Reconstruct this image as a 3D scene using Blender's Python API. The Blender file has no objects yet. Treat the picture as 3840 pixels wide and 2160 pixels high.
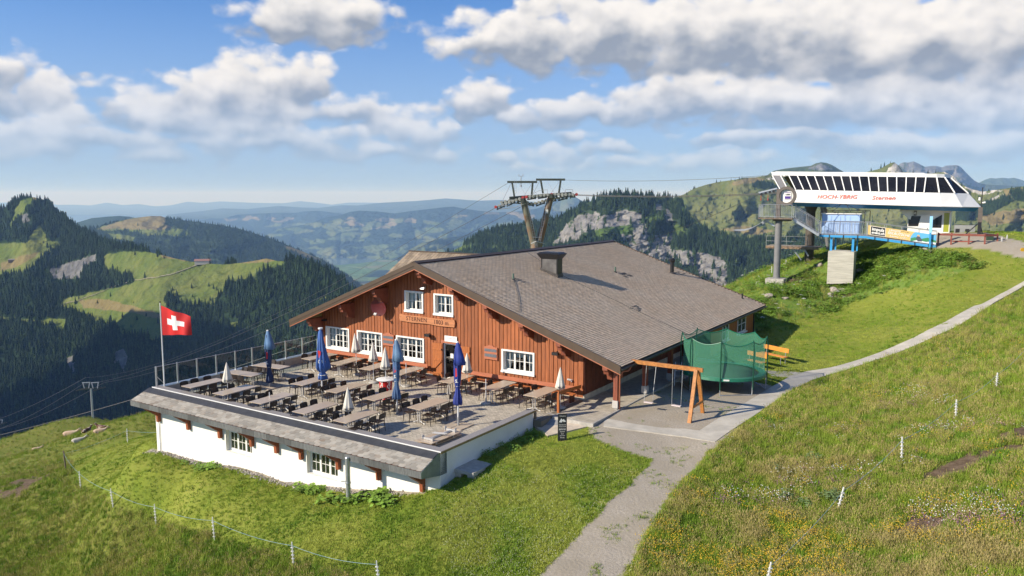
USE_HAZE = True
import bpy, math, random
import numpy as np
from math import pi, sin, cos, tan, atan2, sqrt, radians, hypot, exp
from mathutils import Vector, Matrix, Euler
random.seed(7); rng = np.random.default_rng(7)
SC = bpy.context.scene; COL = SC.collection
# ------------------------------------------------------------------ camera
F_PX, PITCH, CAM_H = 2914.0, radians(6.75), 10.0
cd = bpy.data.cameras.new('camera'); cam = bpy.data.objects.new('camera', cd); COL.objects.link(cam)
cam.location = (0, 0, CAM_H); cam.rotation_euler = (pi/2 - PITCH, 0, 0)
cd.sensor_width = 36; cd.lens = 36*F_PX/3840; cd.clip_start = .5; cd.clip_end = 200000
SC.camera = cam
SC.render.engine = 'CYCLES'
SC.view_settings.view_transform = 'Standard'; SC.view_settings.look = 'None'
SC.view_settings.gamma = 1; SC.view_settings.use_curve_mapping = False
SC.view_settings.exposure = EXPOSURE = 0.42
SC.cycles.use_denoising = True; SC.cycles.adaptive_threshold = .02
SC.cycles.max_bounces = 6; SC.cycles.diffuse_bounces = 3; SC.cycles.glossy_bounces = 3
SC.cycles.transmission_bounces = 4; SC.cycles.transparent_max_bounces = 12; SC.cycles.volume_bounces = 1
SC.cycles.sample_clamp_indirect = 6
SUN_AZ, SUN_EL = radians(69.8), radians(29)      # the way the light travels, and its height
SUN_DIR = Vector((-sin(SUN_AZ)*cos(SUN_EL), -cos(SUN_AZ)*cos(SUN_EL), sin(SUN_EL)))   # towards the sun
# ------------------------------------------------------------------ sun
sl = bpy.data.lights.new('sun', 'SUN'); sl.energy = 5.0; sl.angle = radians(.5); sl.color = (1, .90, .75)
so = bpy.data.objects.new('sun', sl); COL.objects.link(so); so.rotation_euler = SUN_DIR.to_track_quat('Z', 'Y').to_euler()
so.location = (-60, -30, 60)
# ------------------------------------------------------------------ sky with its cumulus clouds
W = bpy.data.worlds.new('World'); SC.world = W; W.use_nodes = True
W.cycles.sampling_method = 'MANUAL'; W.cycles.sample_map_resolution = 512
def build_sky():
    nt = W.node_tree; N = nt.nodes; L = nt.links; N.clear()
    out = N.new('ShaderNodeOutputWorld'); bg = N.new('ShaderNodeBackground'); L.new(bg.outputs[0], out.inputs[0])
    sky = N.new('ShaderNodeTexSky'); sky.sky_type = 'NISHITA'; sky.sun_disc = False
    sky.sun_elevation = SUN_EL; sky.sun_rotation = atan2(SUN_DIR.x, SUN_DIR.y)
    sky.altitude = 1800; sky.air_density = 1.0; sky.dust_density = .6; sky.ozone_density = 1.6
    SKYK = .115
    bg.inputs['Strength'].default_value = SKYK
    # group: density of the cloud field for a direction
    g = bpy.data.node_groups.new('cloud_density', 'ShaderNodeTree')  # D density, S height within the cloud
    g.interface.new_socket('P', in_out='INPUT', socket_type='NodeSocketVector')
    g.interface.new_socket('D', in_out='OUTPUT', socket_type='NodeSocketFloat')
    GN = g.nodes; GL = g.links; gi = GN.new('NodeGroupInput'); go = GN.new('NodeGroupOutput')
    def gm(op, a, b=None, c=None, clamp=False):
        n = GN.new('ShaderNodeMath'); n.operation = op; n.use_clamp = clamp
        for i, v in enumerate((a, b, c)):
            if v is None: continue
            if isinstance(v, (int, float)): n.inputs[i].default_value = v
            else: GL.new(v, n.inputs[i])
        return n.outputs[0]
    # P = (azimuth deg, elevation deg, 0).  clouds: centre az, base elevation, half width, height, weight
    # warp a little so that no outline is an ellipse
    nz = GN.new('ShaderNodeTexNoise'); nz.inputs['Scale'].default_value = .22; nz.inputs['Detail'].default_value = 3
    GL.new(gi.outputs[0], nz.inputs['Vector'])
    wv = GN.new('ShaderNodeVectorMath'); wv.operation = 'SUBTRACT'; GL.new(nz.outputs['Color'], wv.inputs[0]); wv.inputs[1].default_value = (.5, .5, .5)
    wm = GN.new('ShaderNodeVectorMath'); wm.operation = 'MULTIPLY_ADD'; GL.new(wv.outputs[0], wm.inputs[0]); wm.inputs[1].default_value = (5, 2.4, 0); GL.new(gi.outputs[0], wm.inputs[2])
    P = wm.outputs[0]
    acc = None; sw_ = None; sm_ = None
    for (ca, ce, ra, re, k) in CLOUDS:
        sP = P
        if acc is not None:      # chained so that the shader evaluates one cloud after the other
            s = GN.new('ShaderNodeVectorMath'); s.operation = 'MULTIPLY_ADD'; GL.new(acc, s.inputs[0]); s.inputs[1].default_value = (1e-6, 1e-6, 0); GL.new(P, s.inputs[2]); sP = s.outputs[0]
        d = GN.new('ShaderNodeVectorMath'); d.operation = 'MULTIPLY_ADD'; GL.new(sP, d.inputs[0]); d.inputs[1].default_value = (1/ra, 1/re, 0); d.inputs[2].default_value = (-ca/ra, -ce/re, 0)
        l = GN.new('ShaderNodeVectorMath'); l.operation = 'LENGTH'; GL.new(d.outputs[0], l.inputs[0])
        m = gm('MULTIPLY_ADD', l.outputs['Value'], -k, k)
        acc = m if acc is None else gm('SMOOTH_MAX', acc, m, .12)
        sx = GN.new('ShaderNodeSeparateXYZ'); GL.new(d.outputs[0], sx.inputs[0]); mp_ = gm('MAXIMUM', gm('ADD', m, .25), 0); mp_ = gm('MULTIPLY', gm('MULTIPLY', mp_, mp_), mp_)
        sw_ = gm('MULTIPLY', mp_, sx.outputs[1]) if sw_ is None else gm('MULTIPLY_ADD', mp_, sx.outputs[1], sw_); sm_ = gm('ADD', mp_, .001) if sm_ is None else gm('ADD', sm_, mp_)
    GL.new(acc, go.inputs[0]); g.interface.new_socket('S', in_out='OUTPUT', socket_type='NodeSocketFloat')
    n3 = GN.new('ShaderNodeTexNoise'); n3.inputs['Scale'].default_value = .34; n3.inputs['Detail'].default_value = 3.2; n3.inputs['Roughness'].default_value = .45; GL.new(gi.outputs[0], n3.inputs['Vector'])
    GL.new(gm('ADD', gm('DIVIDE', sw_, sm_), gm('MULTIPLY_ADD', n3.outputs['Fac'], 1.9, -.95)), go.inputs[1])
    # group: the billows that roughen every outline
    gb = bpy.data.node_groups.new('cloud_billows', 'ShaderNodeTree')
    gb.interface.new_socket('P', in_out='INPUT', socket_type='NodeSocketVector'); gb.interface.new_socket('F', in_out='OUTPUT', socket_type='NodeSocketFloat')
    GN = gb.nodes; GL = gb.links; gi = GN.new('NodeGroupInput'); go = GN.new('NodeGroupOutput')
    n1 = GN.new('ShaderNodeTexNoise'); n1.inputs['Scale'].default_value = .42; n1.inputs['Detail'].default_value = 7; n1.inputs['Roughness'].default_value = .50
    mp = GN.new('ShaderNodeVectorMath'); mp.operation = 'MULTIPLY'; GL.new(gi.outputs[0], mp.inputs[0]); mp.inputs[1].default_value = (1, 1.5, 1)
    GL.new(mp.outputs[0], n1.inputs['Vector'])
    v1 = GN.new('ShaderNodeTexVoronoi'); v1.feature = 'SMOOTH_F1'; v1.inputs['Scale'].default_value = .75; v1.inputs['Smoothness'].default_value = .5
    ad = GN.new('ShaderNodeVectorMath'); ad.operation = 'MULTIPLY_ADD'; GL.new(n1.outputs['Color'], ad.inputs[0]); ad.inputs[1].default_value = (1.6, 1.6, 0); GL.new(mp.outputs[0], ad.inputs[2])
    GL.new(ad.outputs[0], v1.inputs['Vector'])
    f = gm('MULTIPLY_ADD', n1.outputs['Fac'], 1.75, -.77)
    f = gm('ADD', f, gm('MULTIPLY_ADD', v1.outputs['Distance'], -.60, .26))
    GL.new(f, go.inputs[0])
    def m(op, a, b=None, c=None, clamp=False):
        n = N.new('ShaderNodeMath'); n.operation = op; n.use_clamp = clamp
        for i, v in enumerate((a, b, c)):
            if v is None: continue
            if isinstance(v, (int, float)): n.inputs[i].default_value = v
            else: L.new(v, n.inputs[i])
        return n.outputs[0]
    tc = N.new('ShaderNodeTexCoord'); sp = N.new('ShaderNodeSeparateXYZ'); L.new(tc.outputs['Generated'], sp.inputs[0])
    az = m('MULTIPLY', m('ARCTAN2', sp.outputs[0], sp.outputs[1]), 180/pi)
    el = m('MULTIPLY', m('ARCSINE', sp.outputs[2]), 180/pi)
    def dens(da, de, tree):
        cb = N.new('ShaderNodeCombineXYZ'); L.new(m('ADD', az, da), cb.inputs[0]); L.new(m('ADD', el, de), cb.inputs[1])
        gr = N.new('ShaderNodeGroup'); gr.node_tree = tree; L.new(cb.outputs[0], gr.inputs[0]); return gr.outputs
    o_ = dens(0, 0, g); s0 = o_[1]; f0 = dens(0, 0, gb)[0]; f1 = dens(-.35, .55, gb)[0]
    d0 = m('ADD', o_[0], f0)
    def ss(v, a, b):
        n = N.new('ShaderNodeMapRange'); n.interpolation_type = 'SMOOTHSTEP'; L.new(v, n.inputs[0]); n.inputs[1].default_value = a; n.inputs[2].default_value = b; return n.outputs[0]
    alpha = ss(d0, -.14, .46)
    # shade painted into the clouds: dark bases, pale tops, by height within each
    lit = m('MULTIPLY', ss(s0, -.62, .48), .92)
    rel = m('SUBTRACT', f0, f1)
    lit = m('ADD', lit, m('MULTIPLY', rel, .36), None, True)
    mixc = N.new('ShaderNodeMix'); mixc.data_type = 'RGBA'; L.new(lit, mixc.inputs['Factor'])
    mixc.inputs['A'].default_value = CLOUD_DARK; mixc.inputs['B'].default_value = CLOUD_LIT
    # low clouds fade into the hazy air
    hz = m('SUBTRACT', 1, m('MULTIPLY', ss(m('SUBTRACT', 9.5, el), 0, 8.5), .72))
    al = m('MULTIPLY', alpha, hz)
    al = m('MULTIPLY', al, ss(el, .4, 2.6))
    # the blue: Nishita, whitened towards the horizon by haze
    pale = N.new('ShaderNodeMix'); pale.data_type = 'RGBA'; L.new(m('MULTIPLY', ss(m('SUBTRACT', 17, el), 0, 17), .8), pale.inputs['Factor'])
    tint = N.new('ShaderNodeMix'); tint.data_type = 'RGBA'; tint.blend_type = 'MULTIPLY'; tint.inputs['Factor'].default_value = 1
    L.new(sky.outputs[0], tint.inputs['A']); tint.inputs['B'].default_value = SKY_TINT
    L.new(tint.outputs['Result'], pale.inputs['A']); pale.inputs['B'].default_value = HORIZON
    fin = N.new('ShaderNodeMix'); fin.data_type = 'RGBA'; L.new(al, fin.inputs['Factor'])
    L.new(pale.outputs['Result'], fin.inputs['A']); L.new(mixc.outputs['Result'], fin.inputs['B'])
    L.new(fin.outputs['Result'], bg.inputs['Color'])
K = 1/.115/1.34
CLOUD_LIT = (.98*K, .94*K, .90*K, 1); CLOUD_DARK = (.31*K, .355*K, .44*K, 1)
HORIZON = (.40*K, .51*K, .71*K, 1); SKY_TINT = (.36, .66, 1.02, 1)
_CL = [  # clouds surveyed in the photograph: centre x, y, half width, half height (2576 px units), weight
 (810,35,190,62,1.2),(700,60,90,35,.8),
 (560,270,270,72,1.2),(660,215,120,85,1.25),(775,200,85,70,1.2),(430,300,150,45,1.1),(520,235,110,60,1.0),(600,320,220,30,.8),
 (25,205,62,60,1.1),(20,260,80,45,.9),(135,258,58,48,1.0),(185,310,58,42,1.0),(110,350,150,45,.9),(60,380,130,30,.8),(320,350,190,32,.8),
 (1200,258,105,55,1.15),(1240,240,60,40,1.0),(700,350,260,40,.75),(1000,320,100,48,.85),(1085,345,75,34,.85),(980,378,140,28,.65),(900,285,190,34,.6),(730,270,110,40,.95),
 (1330,95,215,85,1.2),(1230,115,100,45,.9),(1560,72,270,102,1.25),(1850,92,300,122,1.35),(2150,92,330,132,1.4),(2450,88,330,136,1.4),(1470,10,200,50,.9),
 (1720,256,175,70,1.2),(1950,256,260,80,1.25),(2250,252,300,86,1.3),(2530,248,260,92,1.3),(1450,288,205,42,1.1),(1320,306,110,30,.95),
 (2300,355,300,38,.95),(2530,360,210,44,1.0),(2010,348,260,24,.85),
 (1262,395,48,20,.8),(1390,390,85,28,.85),(1530,375,62,22,.8),(1555,412,75,20,.75),(1705,405,95,24,.75),(1850,400,115,26,.75),(1140,392,48,20,.75),(1440,350,42,18,.8),(1350,420,120,20,.6),(430,385,120,22,.55)]
def _cl(x, y, a, b, w):
    px, py = x*1.490683, y*1.490683; p = (px-1920)/F_PX; q = -(py-1080)/F_PX; c, s = cos(PITCH), sin(PITCH); X, Y, Z = p, c+q*s, -s+q*c
    return (math.degrees(atan2(X, Y)), math.degrees(atan2(Z, hypot(X, Y))), a*.0293, b*.0293, w)
CLOUDS = [_cl(*c) for c in _CL]+[
 (-55, 12, 10, 4, 1.1), (60, 12, 14, 6, 1.2), (85, 20, 14, 7, 1.1), (110, 12, 16, 5, 1.1), (-110, 14, 14, 4, 1), (160, 16, 22, 6, 1.1), (-160, 30, 20, 8, 1.0), (0, 42, 14, 6, .9), (40, 50, 16, 8, 1.0)]
build_sky()

# ------------------------------------------------------------------ materials
def mat(name, col, rough=.8, var=.0, vscale=3.0, bump=0.0, bscale=20.0, metal=0.0, rnd=0.0, col2=None, stretch=(1, 1, 1), attr=False, spec=.5, thresh=(.35, .65), detail=5, alpha=1.0):
    m = bpy.data.materials.new(name); m.use_nodes = True; nt = m.node_tree; N = nt.nodes; L = nt.links
    b = N['Principled BSDF']; b.inputs['Roughness'].default_value = rough; b.inputs['Metallic'].default_value = metal
    b.inputs['Specular IOR Level'].default_value = spec
    c = tuple(col)+(1,)
    b.inputs['Base Color'].default_value = c
    src = None
    tc = N.new('ShaderNodeTexCoord'); mp = N.new('ShaderNodeMapping'); mp.inputs['Scale'].default_value = stretch
    L.new(tc.outputs['Object'], mp.inputs[0])
    oi = N.new('ShaderNodeObjectInfo')
    off = N.new('ShaderNodeVectorMath'); off.operation = 'ADD'; L.new(mp.outputs[0], off.inputs[0])
    sc_ = N.new('ShaderNodeMath'); sc_.operation = 'MULTIPLY'; L.new(oi.outputs['Random'], sc_.inputs[0]); sc_.inputs[1].default_value = 37.0 if rnd else 0
    L.new(sc_.outputs[0], off.inputs[1])
    if var or col2:
        n = N.new('ShaderNodeTexNoise'); n.inputs['Scale'].default_value = vscale; n.inputs['Detail'].default_value = detail; n.inputs['Roughness'].default_value = .6
        L.new(off.outputs[0], n.inputs['Vector'])
        r = N.new('ShaderNodeMapRange'); L.new(n.outputs['Fac'], r.inputs[0]); r.inputs[1].default_value = thresh[0]; r.inputs[2].default_value = thresh[1]
        mx = N.new('ShaderNodeMix'); mx.data_type = 'RGBA'; L.new(r.outputs[0], mx.inputs['Factor'])
        if col2: mx.inputs['A'].default_value = c; mx.inputs['B'].default_value = tuple(col2)+(1,)
        else:
            mx.inputs['A'].default_value = tuple(x*(1-var) for x in col)+(1,); mx.inputs['B'].default_value = tuple(min(1, x*(1+var)) for x in col)+(1,)
        src = mx.outputs['Result']
    if rnd:
        if attr:
            at = N.new('ShaderNodeAttribute'); at.attribute_name = 'rnd'
            a1 = N.new('ShaderNodeMath'); a1.operation = 'ADD'; L.new(at.outputs['Fac'], a1.inputs[0]); L.new(oi.outputs['Random'], a1.inputs[1])
            fr = N.new('ShaderNodeMath'); fr.operation = 'FRACT'; L.new(a1.outputs[0], fr.inputs[0]); rv = fr.outputs[0]
        else: rv = oi.outputs['Random']
        r2 = N.new('ShaderNodeMapRange'); L.new(rv, r2.inputs[0]); r2.inputs[3].default_value = 1-rnd; r2.inputs[4].default_value = 1+rnd
        mu = N.new('ShaderNodeVectorMath'); mu.operation = 'SCALE'; L.new(r2.outputs[0], mu.inputs['Scale'])
        if src is None: mu.inputs[0].default_value = col
        else: L.new(src, mu.inputs[0])
        src = mu.outputs[0]
    if src is not None: L.new(src, b.inputs['Base Color'])
    if bump:
        n2 = N.new('ShaderNodeTexNoise'); n2.inputs['Scale'].default_value = bscale; n2.inputs['Detail'].default_value = 4; L.new(off.outputs[0], n2.inputs['Vector'])
        bp = N.new('ShaderNodeBump'); bp.inputs['Strength'].default_value = bump; bp.inputs['Distance'].default_value = .02
        L.new(n2.outputs['Fac'], bp.inputs['Height']); L.new(bp.outputs[0], b.inputs['Normal'])
    if alpha < 1: b.inputs['Alpha'].default_value = alpha
    return m
def glass_mat(name, tint=(.8, .9, .88), refl=1.0, trans=1.0):
    m = bpy.data.materials.new(name); m.use_nodes = True; nt = m.node_tree; N = nt.nodes; L = nt.links; N.clear()
    o = N.new('ShaderNodeOutputMaterial'); t = N.new('ShaderNodeBsdfTransparent'); g = N.new('ShaderNodeBsdfGlossy'); mx = N.new('ShaderNodeMixShader')
    t.inputs[0].default_value = tuple(x*trans for x in tint)+(1,); g.inputs['Roughness'].default_value = .02; g.inputs[0].default_value = (refl, refl, refl, 1)
    fr = N.new('ShaderNodeFresnel'); fr.inputs[0].default_value = 1.5; L.new(fr.outputs[0], mx.inputs[0]); L.new(t.outputs[0], mx.inputs[1]); L.new(g.outputs[0], mx.inputs[2]); L.new(mx.outputs[0], o.inputs[0])
    return m
# ------------------------------------------------------------------ mesh helpers
class MB:
    def __init__(s): s.v = []; s.f = []; s.m = []; s.cur = 0
    def add(s, vs, fs):
        o = len(s.v); s.v += [tuple(p) for p in vs]; s.f += [tuple(o+i for i in f) for f in fs]; s.m += [s.cur]*len(fs); return s
    def box(s, x0, x1, y0, y1, z0, z1):
        return s.add([(x0,y0,z0),(x1,y0,z0),(x1,y1,z0),(x0,y1,z0),(x0,y0,z1),(x1,y0,z1),(x1,y1,z1),(x0,y1,z1)],
                     [(0,3,2,1),(4,5,6,7),(0,1,5,4),(1,2,6,5),(2,3,7,6),(3,0,4,7)])
    def prism(s, pts, ax, a, b):
        """extrude polygon pts (2D) along axis ax from a to b"""
        n = len(pts)
        def P(p, t): return (t, p[0], p[1]) if ax == 0 else (p[0], t, p[1]) if ax == 1 else (p[0], p[1], t)
        vs = [P(p, a) for p in pts]+[P(p, b) for p in pts]
        area = sum(pts[i][0]*pts[(i+1) % n][1]-pts[(i+1) % n][0]*pts[i][1] for i in range(n))
        fs = [tuple(range(n))[::-1], tuple(range(n, 2*n))]+[(i, (i+1) % n, n+(i+1) % n, n+i) for i in range(n)]
        flip = (area < 0) ^ (b < a) ^ (ax == 1)
        if flip: fs = [f[::-1] for f in fs]
        return s.add(vs, fs)
    def tube(s, p0, p1, r0, r1=None, n=10, cap=True):
        r1 = r0 if r1 is None else r1
        p0, p1 = Vector(p0), Vector(p1); d = (p1-p0)
        if d.length < 1e-6: return s
        d.normalize(); a = d.orthogonal().normalized(); b = d.cross(a)
        vs = [p0+(a*cos(2*pi*i/n)+b*sin(2*pi*i/n))*r0 for i in range(n)]+[p1+(a*cos(2*pi*i/n)+b*sin(2*pi*i/n))*r1 for i in range(n)]
        fs = [(i, (i+1) % n, n+(i+1) % n, n+i) for i in range(n)]
        if cap: fs += [tuple(range(n))[::-1], tuple(range(n, 2*n))]
        return s.add(vs, fs)
    def path(s, pts, r, n=6):
        for i in range(len(pts)-1): s.tube(pts[i], pts[i+1], r, r, n)
        return s
    def bar(s, p0, p1, w, h, up=(0, 0, 1)):
        """rectangular bar"""
        p0, p1 = Vector(p0), Vector(p1); d = (p1-p0).normalized(); u = Vector(up); a = d.cross(u)
        if a.length < 1e-4: a = d.cross(Vector((0, 1, 0)))
        a.normalize(); b = a.cross(d)
        vs = [p+a*sx*w/2+b*sz*h/2 for p in (p0, p1) for sx, sz in ((-1,-1),(1,-1),(1,1),(-1,1))]
        return s.add(vs, [(0,1,2,3),(7,6,5,4),(0,4,5,1),(1,5,6,2),(2,6,7,3),(3,7,4,0)])
    def lathe(s, prof, n=20, c=(0, 0), fold=None):
        """prof: list of (r, z); fold(angle, t) multiplies the radius"""
        k = len(prof); vs = []
        for j, (r, z) in enumerate(prof):
            for i in range(n):
                a = 2*pi*i/n; q = r*(fold(a, j/(k-1)) if fold else 1)
                vs.append((c[0]+q*cos(a), c[1]+q*sin(a), z))
        fs = [(j*n+i, j*n+(i+1) % n, (j+1)*n+(i+1) % n, (j+1)*n+i) for j in range(k-1) for i in range(n)]
        fs += [tuple(range(n))[::-1], tuple((k-1)*n+i for i in range(n))]
        return s.add(vs, fs)
    def quad(s, a, b, c, d): return s.add([a, b, c, d], [(0, 1, 2, 3)])
    def mesh(s, name, *mats, smooth=False, rnd=None):
        me = bpy.data.meshes.new(name); me.from_pydata(s.v, [], s.f)
        for m in mats: me.materials.append(m)
        if len(mats) > 1: me.polygons.foreach_set('material_index', s.m)
        if smooth: me.polygons.foreach_set('use_smooth', [True]*len(me.polygons))
        me.update(); return me
def smooth_by_angle(me, ang=40):
    me.polygons.foreach_set('use_smooth', [True]*len(me.polygons))
    try: me.set_sharp_from_angle(angle=radians(ang))
    except Exception: pass
def link(name, data, parent=None, loc=(0, 0, 0), rot=(0, 0, 0)):
    o = bpy.data.objects.new(name, data); COL.objects.link(o); o.location = loc; o.rotation_euler = rot
    if parent: o.parent = parent
    return o
def part(name, mb, m, parent, loc=(0, 0, 0), rot=(0, 0, 0), smooth=False, ang=None):
    me = mb.mesh(name, *(m if isinstance(m, (list, tuple)) else [m]), smooth=smooth) if isinstance(mb, MB) else mb
    if ang: smooth_by_angle(me, ang)
    return link(name, me, parent, loc, rot)
def tag(o, label=None, cat=None, group=None, kind=None):
    if label: o['label'] = label
    if cat: o['category'] = cat
    if group: o['group'] = group
    if kind: o['kind'] = kind
    return o
# building frame: u runs along the gable wall to the right, v into the house
AZ = radians(32.98)
UU = Vector((cos(AZ), -sin(AZ), 0)); VV = Vector((sin(AZ), cos(AZ), 0)); OO = Vector((3.528, 37.447, 0))
def bw(u, v, z=0): return OO+UU*u+VV*v+Vector((0, 0, z))
def to_uv(p): d = Vector(p)-OO; return d.dot(UU), d.dot(VV)
def root(name, label, cat, uvz=None, rot=0, group=None, world=None, wrot=0):
    o = link(name, None, None, bw(*uvz) if uvz is not None else world, (0, 0, (-AZ+rot) if uvz is not None else wrot))
    o.empty_display_size = .2
    return tag(o, label, cat, group)
def copy_tree(o, parent=None):
    c = o.copy(); COL.objects.link(c)
    if parent: c.parent = parent
    for ch in KIDS.get(o.name, ()): copy_tree(ch, c)
    return c
KIDS = {}
def index_kids(o):
    KIDS[o.name] = [c for c in o.children]
    for c in o.children: index_kids(c)
def text_mesh(txt, size, shear=0.0, bold=0.0, depth=.004, spacing=1.0):
    cu = bpy.data.curves.new('lettering', 'FONT'); cu.body = txt; cu.size = size; cu.shear = shear; cu.offset = bold
    cu.extrude = depth; cu.align_x = 'CENTER'; cu.align_y = 'CENTER'; cu.space_character = spacing; cu.resolution_u = 3
    ob = bpy.data.objects.new('lettering_tmp', cu); COL.objects.link(ob)
    dg = bpy.context.evaluated_depsgraph_get(); dg.update()
    me = bpy.data.meshes.new_from_object(ob.evaluated_get(dg)); me.name = 'lettering'
    bpy.data.objects.remove(ob); return me
# survey helpers: a point of the photograph (in 2576 px wide units) at a known forward distance or height
def ray(x, y):
    px, py = x*1.490683, y*1.490683
    a = (px-1920)/F_PX; b = -(py-1080)/F_PX; c, s = cos(PITCH), sin(PITCH)
    return np.array([a, c+b*s, -s+b*c])
def at_d(x, y, d): r = ray(x, y); t = d/r[1]; return np.array([0, 0, CAM_H])+r*t
def at_z(x, y, z): r = ray(x, y); t = (z-CAM_H)/r[2]; return np.array([0, 0, CAM_H])+r*t
def depth_slope(y):     # tan of the angle below the horizon for the picture row y (centre column)
    r = ray(1288, y); return -r[2]/r[1]
# ------------------------------------------------------------------ ground: one sheet, thin-plate spline through surveyed points
GP = []
for (x, y, d) in [(400,1040,80),(310,1055,100),(235,1070,115),(198,1106,98),(100,1110,112),(60,1180,72),(0,1130,108),(-150,1180,90),(321,1113,53),(166,1182,55),(0,1220,55),
  (203,1228,44),(285,1275,39),(393,1318,34),(540,1360,29.6),(738,1425,25.8),(0,1449,36),(200,1400,34.5),(-200,1449,38),
  (950,1449,23.6),(1150,1449,22.9),(1450,1449,22.3),(1560,1330,24.9),(1640,1230,27.4),(1700,1130,31),(1400,1250,27.1),(1250,1330,25.7),
  (2200,905,44.6),(2300,868,45.4),(2400,815,47.4),(2500,750,51.7),(2576,718,53),(2268,1160,27),(2404,1053,30.7),(2506,972,33.5),(2112,1287,24.6),
  (2576,1100,26.4),(2576,1300,21.3),(2300,1449,20),(2576,1449,18.4),(1940,1449,21.5),(2000,1150,29.4),(2300,1000,34.7),(2000,850,52.6),(2200,800,56),
  (2350,740,55),(2500,680,56.5),(1930,830,56),(2100,780,60),(2250,720,60),(2100,655,69),(1955,726,66),(1930,730,64),(1985,716,66.5),(2150,700,66),(2000,655,74),(2350,625,61.5),(2400,620,61),
  (2500,628,59),(2576,640,57.5),(2576,592,95),(1850,718,75),(1900,693,75),(1960,668,78),(2040,640,80),(2250,622,66),(2200,645,66.5),(2420,598,72)]:
    GP.append(at_d(x, y, d))
for (u, v, z) in [(-18.6,-12.6,-3.15),(-16,-12.6,-3.05),(-13.2,-12.6,-2.8),(-9.3,-12.6,-2.62),(-6.2,-12.6,-2.3),(-2.7,-12.6,-1.8),(-.5,-12.2,-1.3),(-21,-11,-3.6),(-20,-7,-4.0),(-18.5,-11,-2.97),(-16.5,-11,-2.92),(-13.2,-11,-2.63),(-9.3,-11,-2.49),(-6.2,-11,-2.15),(-2.7,-11,-1.6),(-1.3,-11,-1.36),(-.1,-11,-.95),(-.1,-8.6,-.55),(-.1,-4.3,-.45),
  (1.2,-4.4,-.35),(2.3,-3.4,-.14),(5.7,-.7,-.05),(2.3,3,-.05),(6.8,6.4,-.02),(2.2,15,0),(5.9,13.5,.05),(9,10,.05),(6.5,-1.4,-.1),(7.5,-2.7,-.1),(2.3,22,.1),
  (-1,-3,-.4),(-8,-3,-1),(-8,10,-2),(-19,0,-3),(-19,12,-4.5),(-9,24,-2.5),(-2,24,-.8)]:
    p = bw(u, v, z); GP.append(np.array(p))
for p in [(0,78,-8),(0,110,-25),(-40,110,-35),(-80,130,-60),(30,125,-20),(50,135,-15),(80,145,-3),(115,140,3),(0,200,-95),(60,200,-60),(-100,220,-130),(130,200,-25),
  (-70,60,-17),(-100,90,-28),(-110,30,-22),(-60,10,-10),(-20,5,-2),(8,5,1),(25,8,2),(60,10,3),(90,40,7),(110,80,9),(0,-20,1),(-50,-30,-4),(60,-30,4),(150,60,9),(-150,60,-35),(0,240,-130),(-30,75,-14),(-60,150,-70)]:
    GP.append(np.array(p, float))
GP = np.array(GP)
class TPS:
    def __init__(s, P, lam=.002):
        s.S = 100.0; X = P[:, :2]/s.S; z = P[:, 2]; n = len(P)
        D = np.linalg.norm(X[:, None]-X[None], axis=2); K = np.where(D > 0, D*D*np.log(D+1e-12), 0)+np.eye(n)*lam*.01
        Q = np.hstack([np.ones((n, 1)), X]); A = np.zeros((n+3, n+3)); A[:n, :n] = K; A[:n, n:] = Q; A[n:, :n] = Q.T
        w = np.linalg.solve(A, np.concatenate([z, np.zeros(3)])); s.X, s.w, s.c = X, w[:n], w[n:]
    def __call__(s, x, y):
        x = np.atleast_1d(np.asarray(x, float))/s.S; y = np.atleast_1d(np.asarray(y, float))/s.S; r = s.c[0]+s.c[1]*x+s.c[2]*y
        for (a, b), w in zip(s.X, s.w):
            d2 = (x-a)**2+(y-b)**2; r = r+w*.5*d2*np.log(d2+1e-12)
        return r
tps = TPS(GP)
def vnoise(x, y, seed=0):
    """cheap value noise for numpy arrays"""
    xi = np.floor(x).astype(np.int64); yi = np.floor(y).astype(np.int64); fx = x-xi; fy = y-yi
    fx = fx*fx*(3-2*fx); fy = fy*fy*(3-2*fy)
    def h(a, b):
        n = (a*374761393+b*668265263+seed*974634777) & 0x7fffffff; n = ((n ^ (n >> 13))*1274126177) & 0x7fffffff
        return ((n ^ (n >> 16)) & 0xffff)/65535.0
    return (h(xi, yi)*(1-fx)+h(xi+1, yi)*fx)*(1-fy)+(h(xi, yi+1)*(1-fx)+h(xi+1, yi+1)*fx)*fy
def fbm(x, y, oct=4, seed=0, gain=.5):
    r = 0; a = 1; t = 0
    for i in range(oct): r = r+a*vnoise(x*2**i+i*17.3, y*2**i-i*9.1, seed+i); t += a; a *= gain
    return r/t
def inpoly(x, y, poly):
    x = np.asarray(x, float); y = np.asarray(y, float); c = np.zeros(x.shape, bool); n = len(poly); j = n-1
    for i in range(n):
        xi, yi = poly[i]; xj, yj = poly[j]
        if yi != yj: c ^= ((yi > y) != (yj > y)) & (x < (xj-xi)*(y-yi)/(yj-yi)+xi)
        j = i
    return c
def to_px(x, y, z):
    """where a world point stands in the 2576 px wide photograph"""
    c, s = cos(PITCH), sin(PITCH); dz = z-CAM_H; f = y*c-dz*s; u = y*s+dz*c; f = np.where(np.abs(f) < .01, .01, f)
    return (1920+F_PX*x/f)/1.490683, (1080-F_PX*u/f)/1.490683
FLAT = [(-18.7,-11),(-.2,-11),(-.2,-4.2),(.2,-3.6),(2.2,-3.5),(2.2,23),(-18.7,23)]
def ground_base(x, y):
    z = tps(x, y)
    return z
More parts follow.
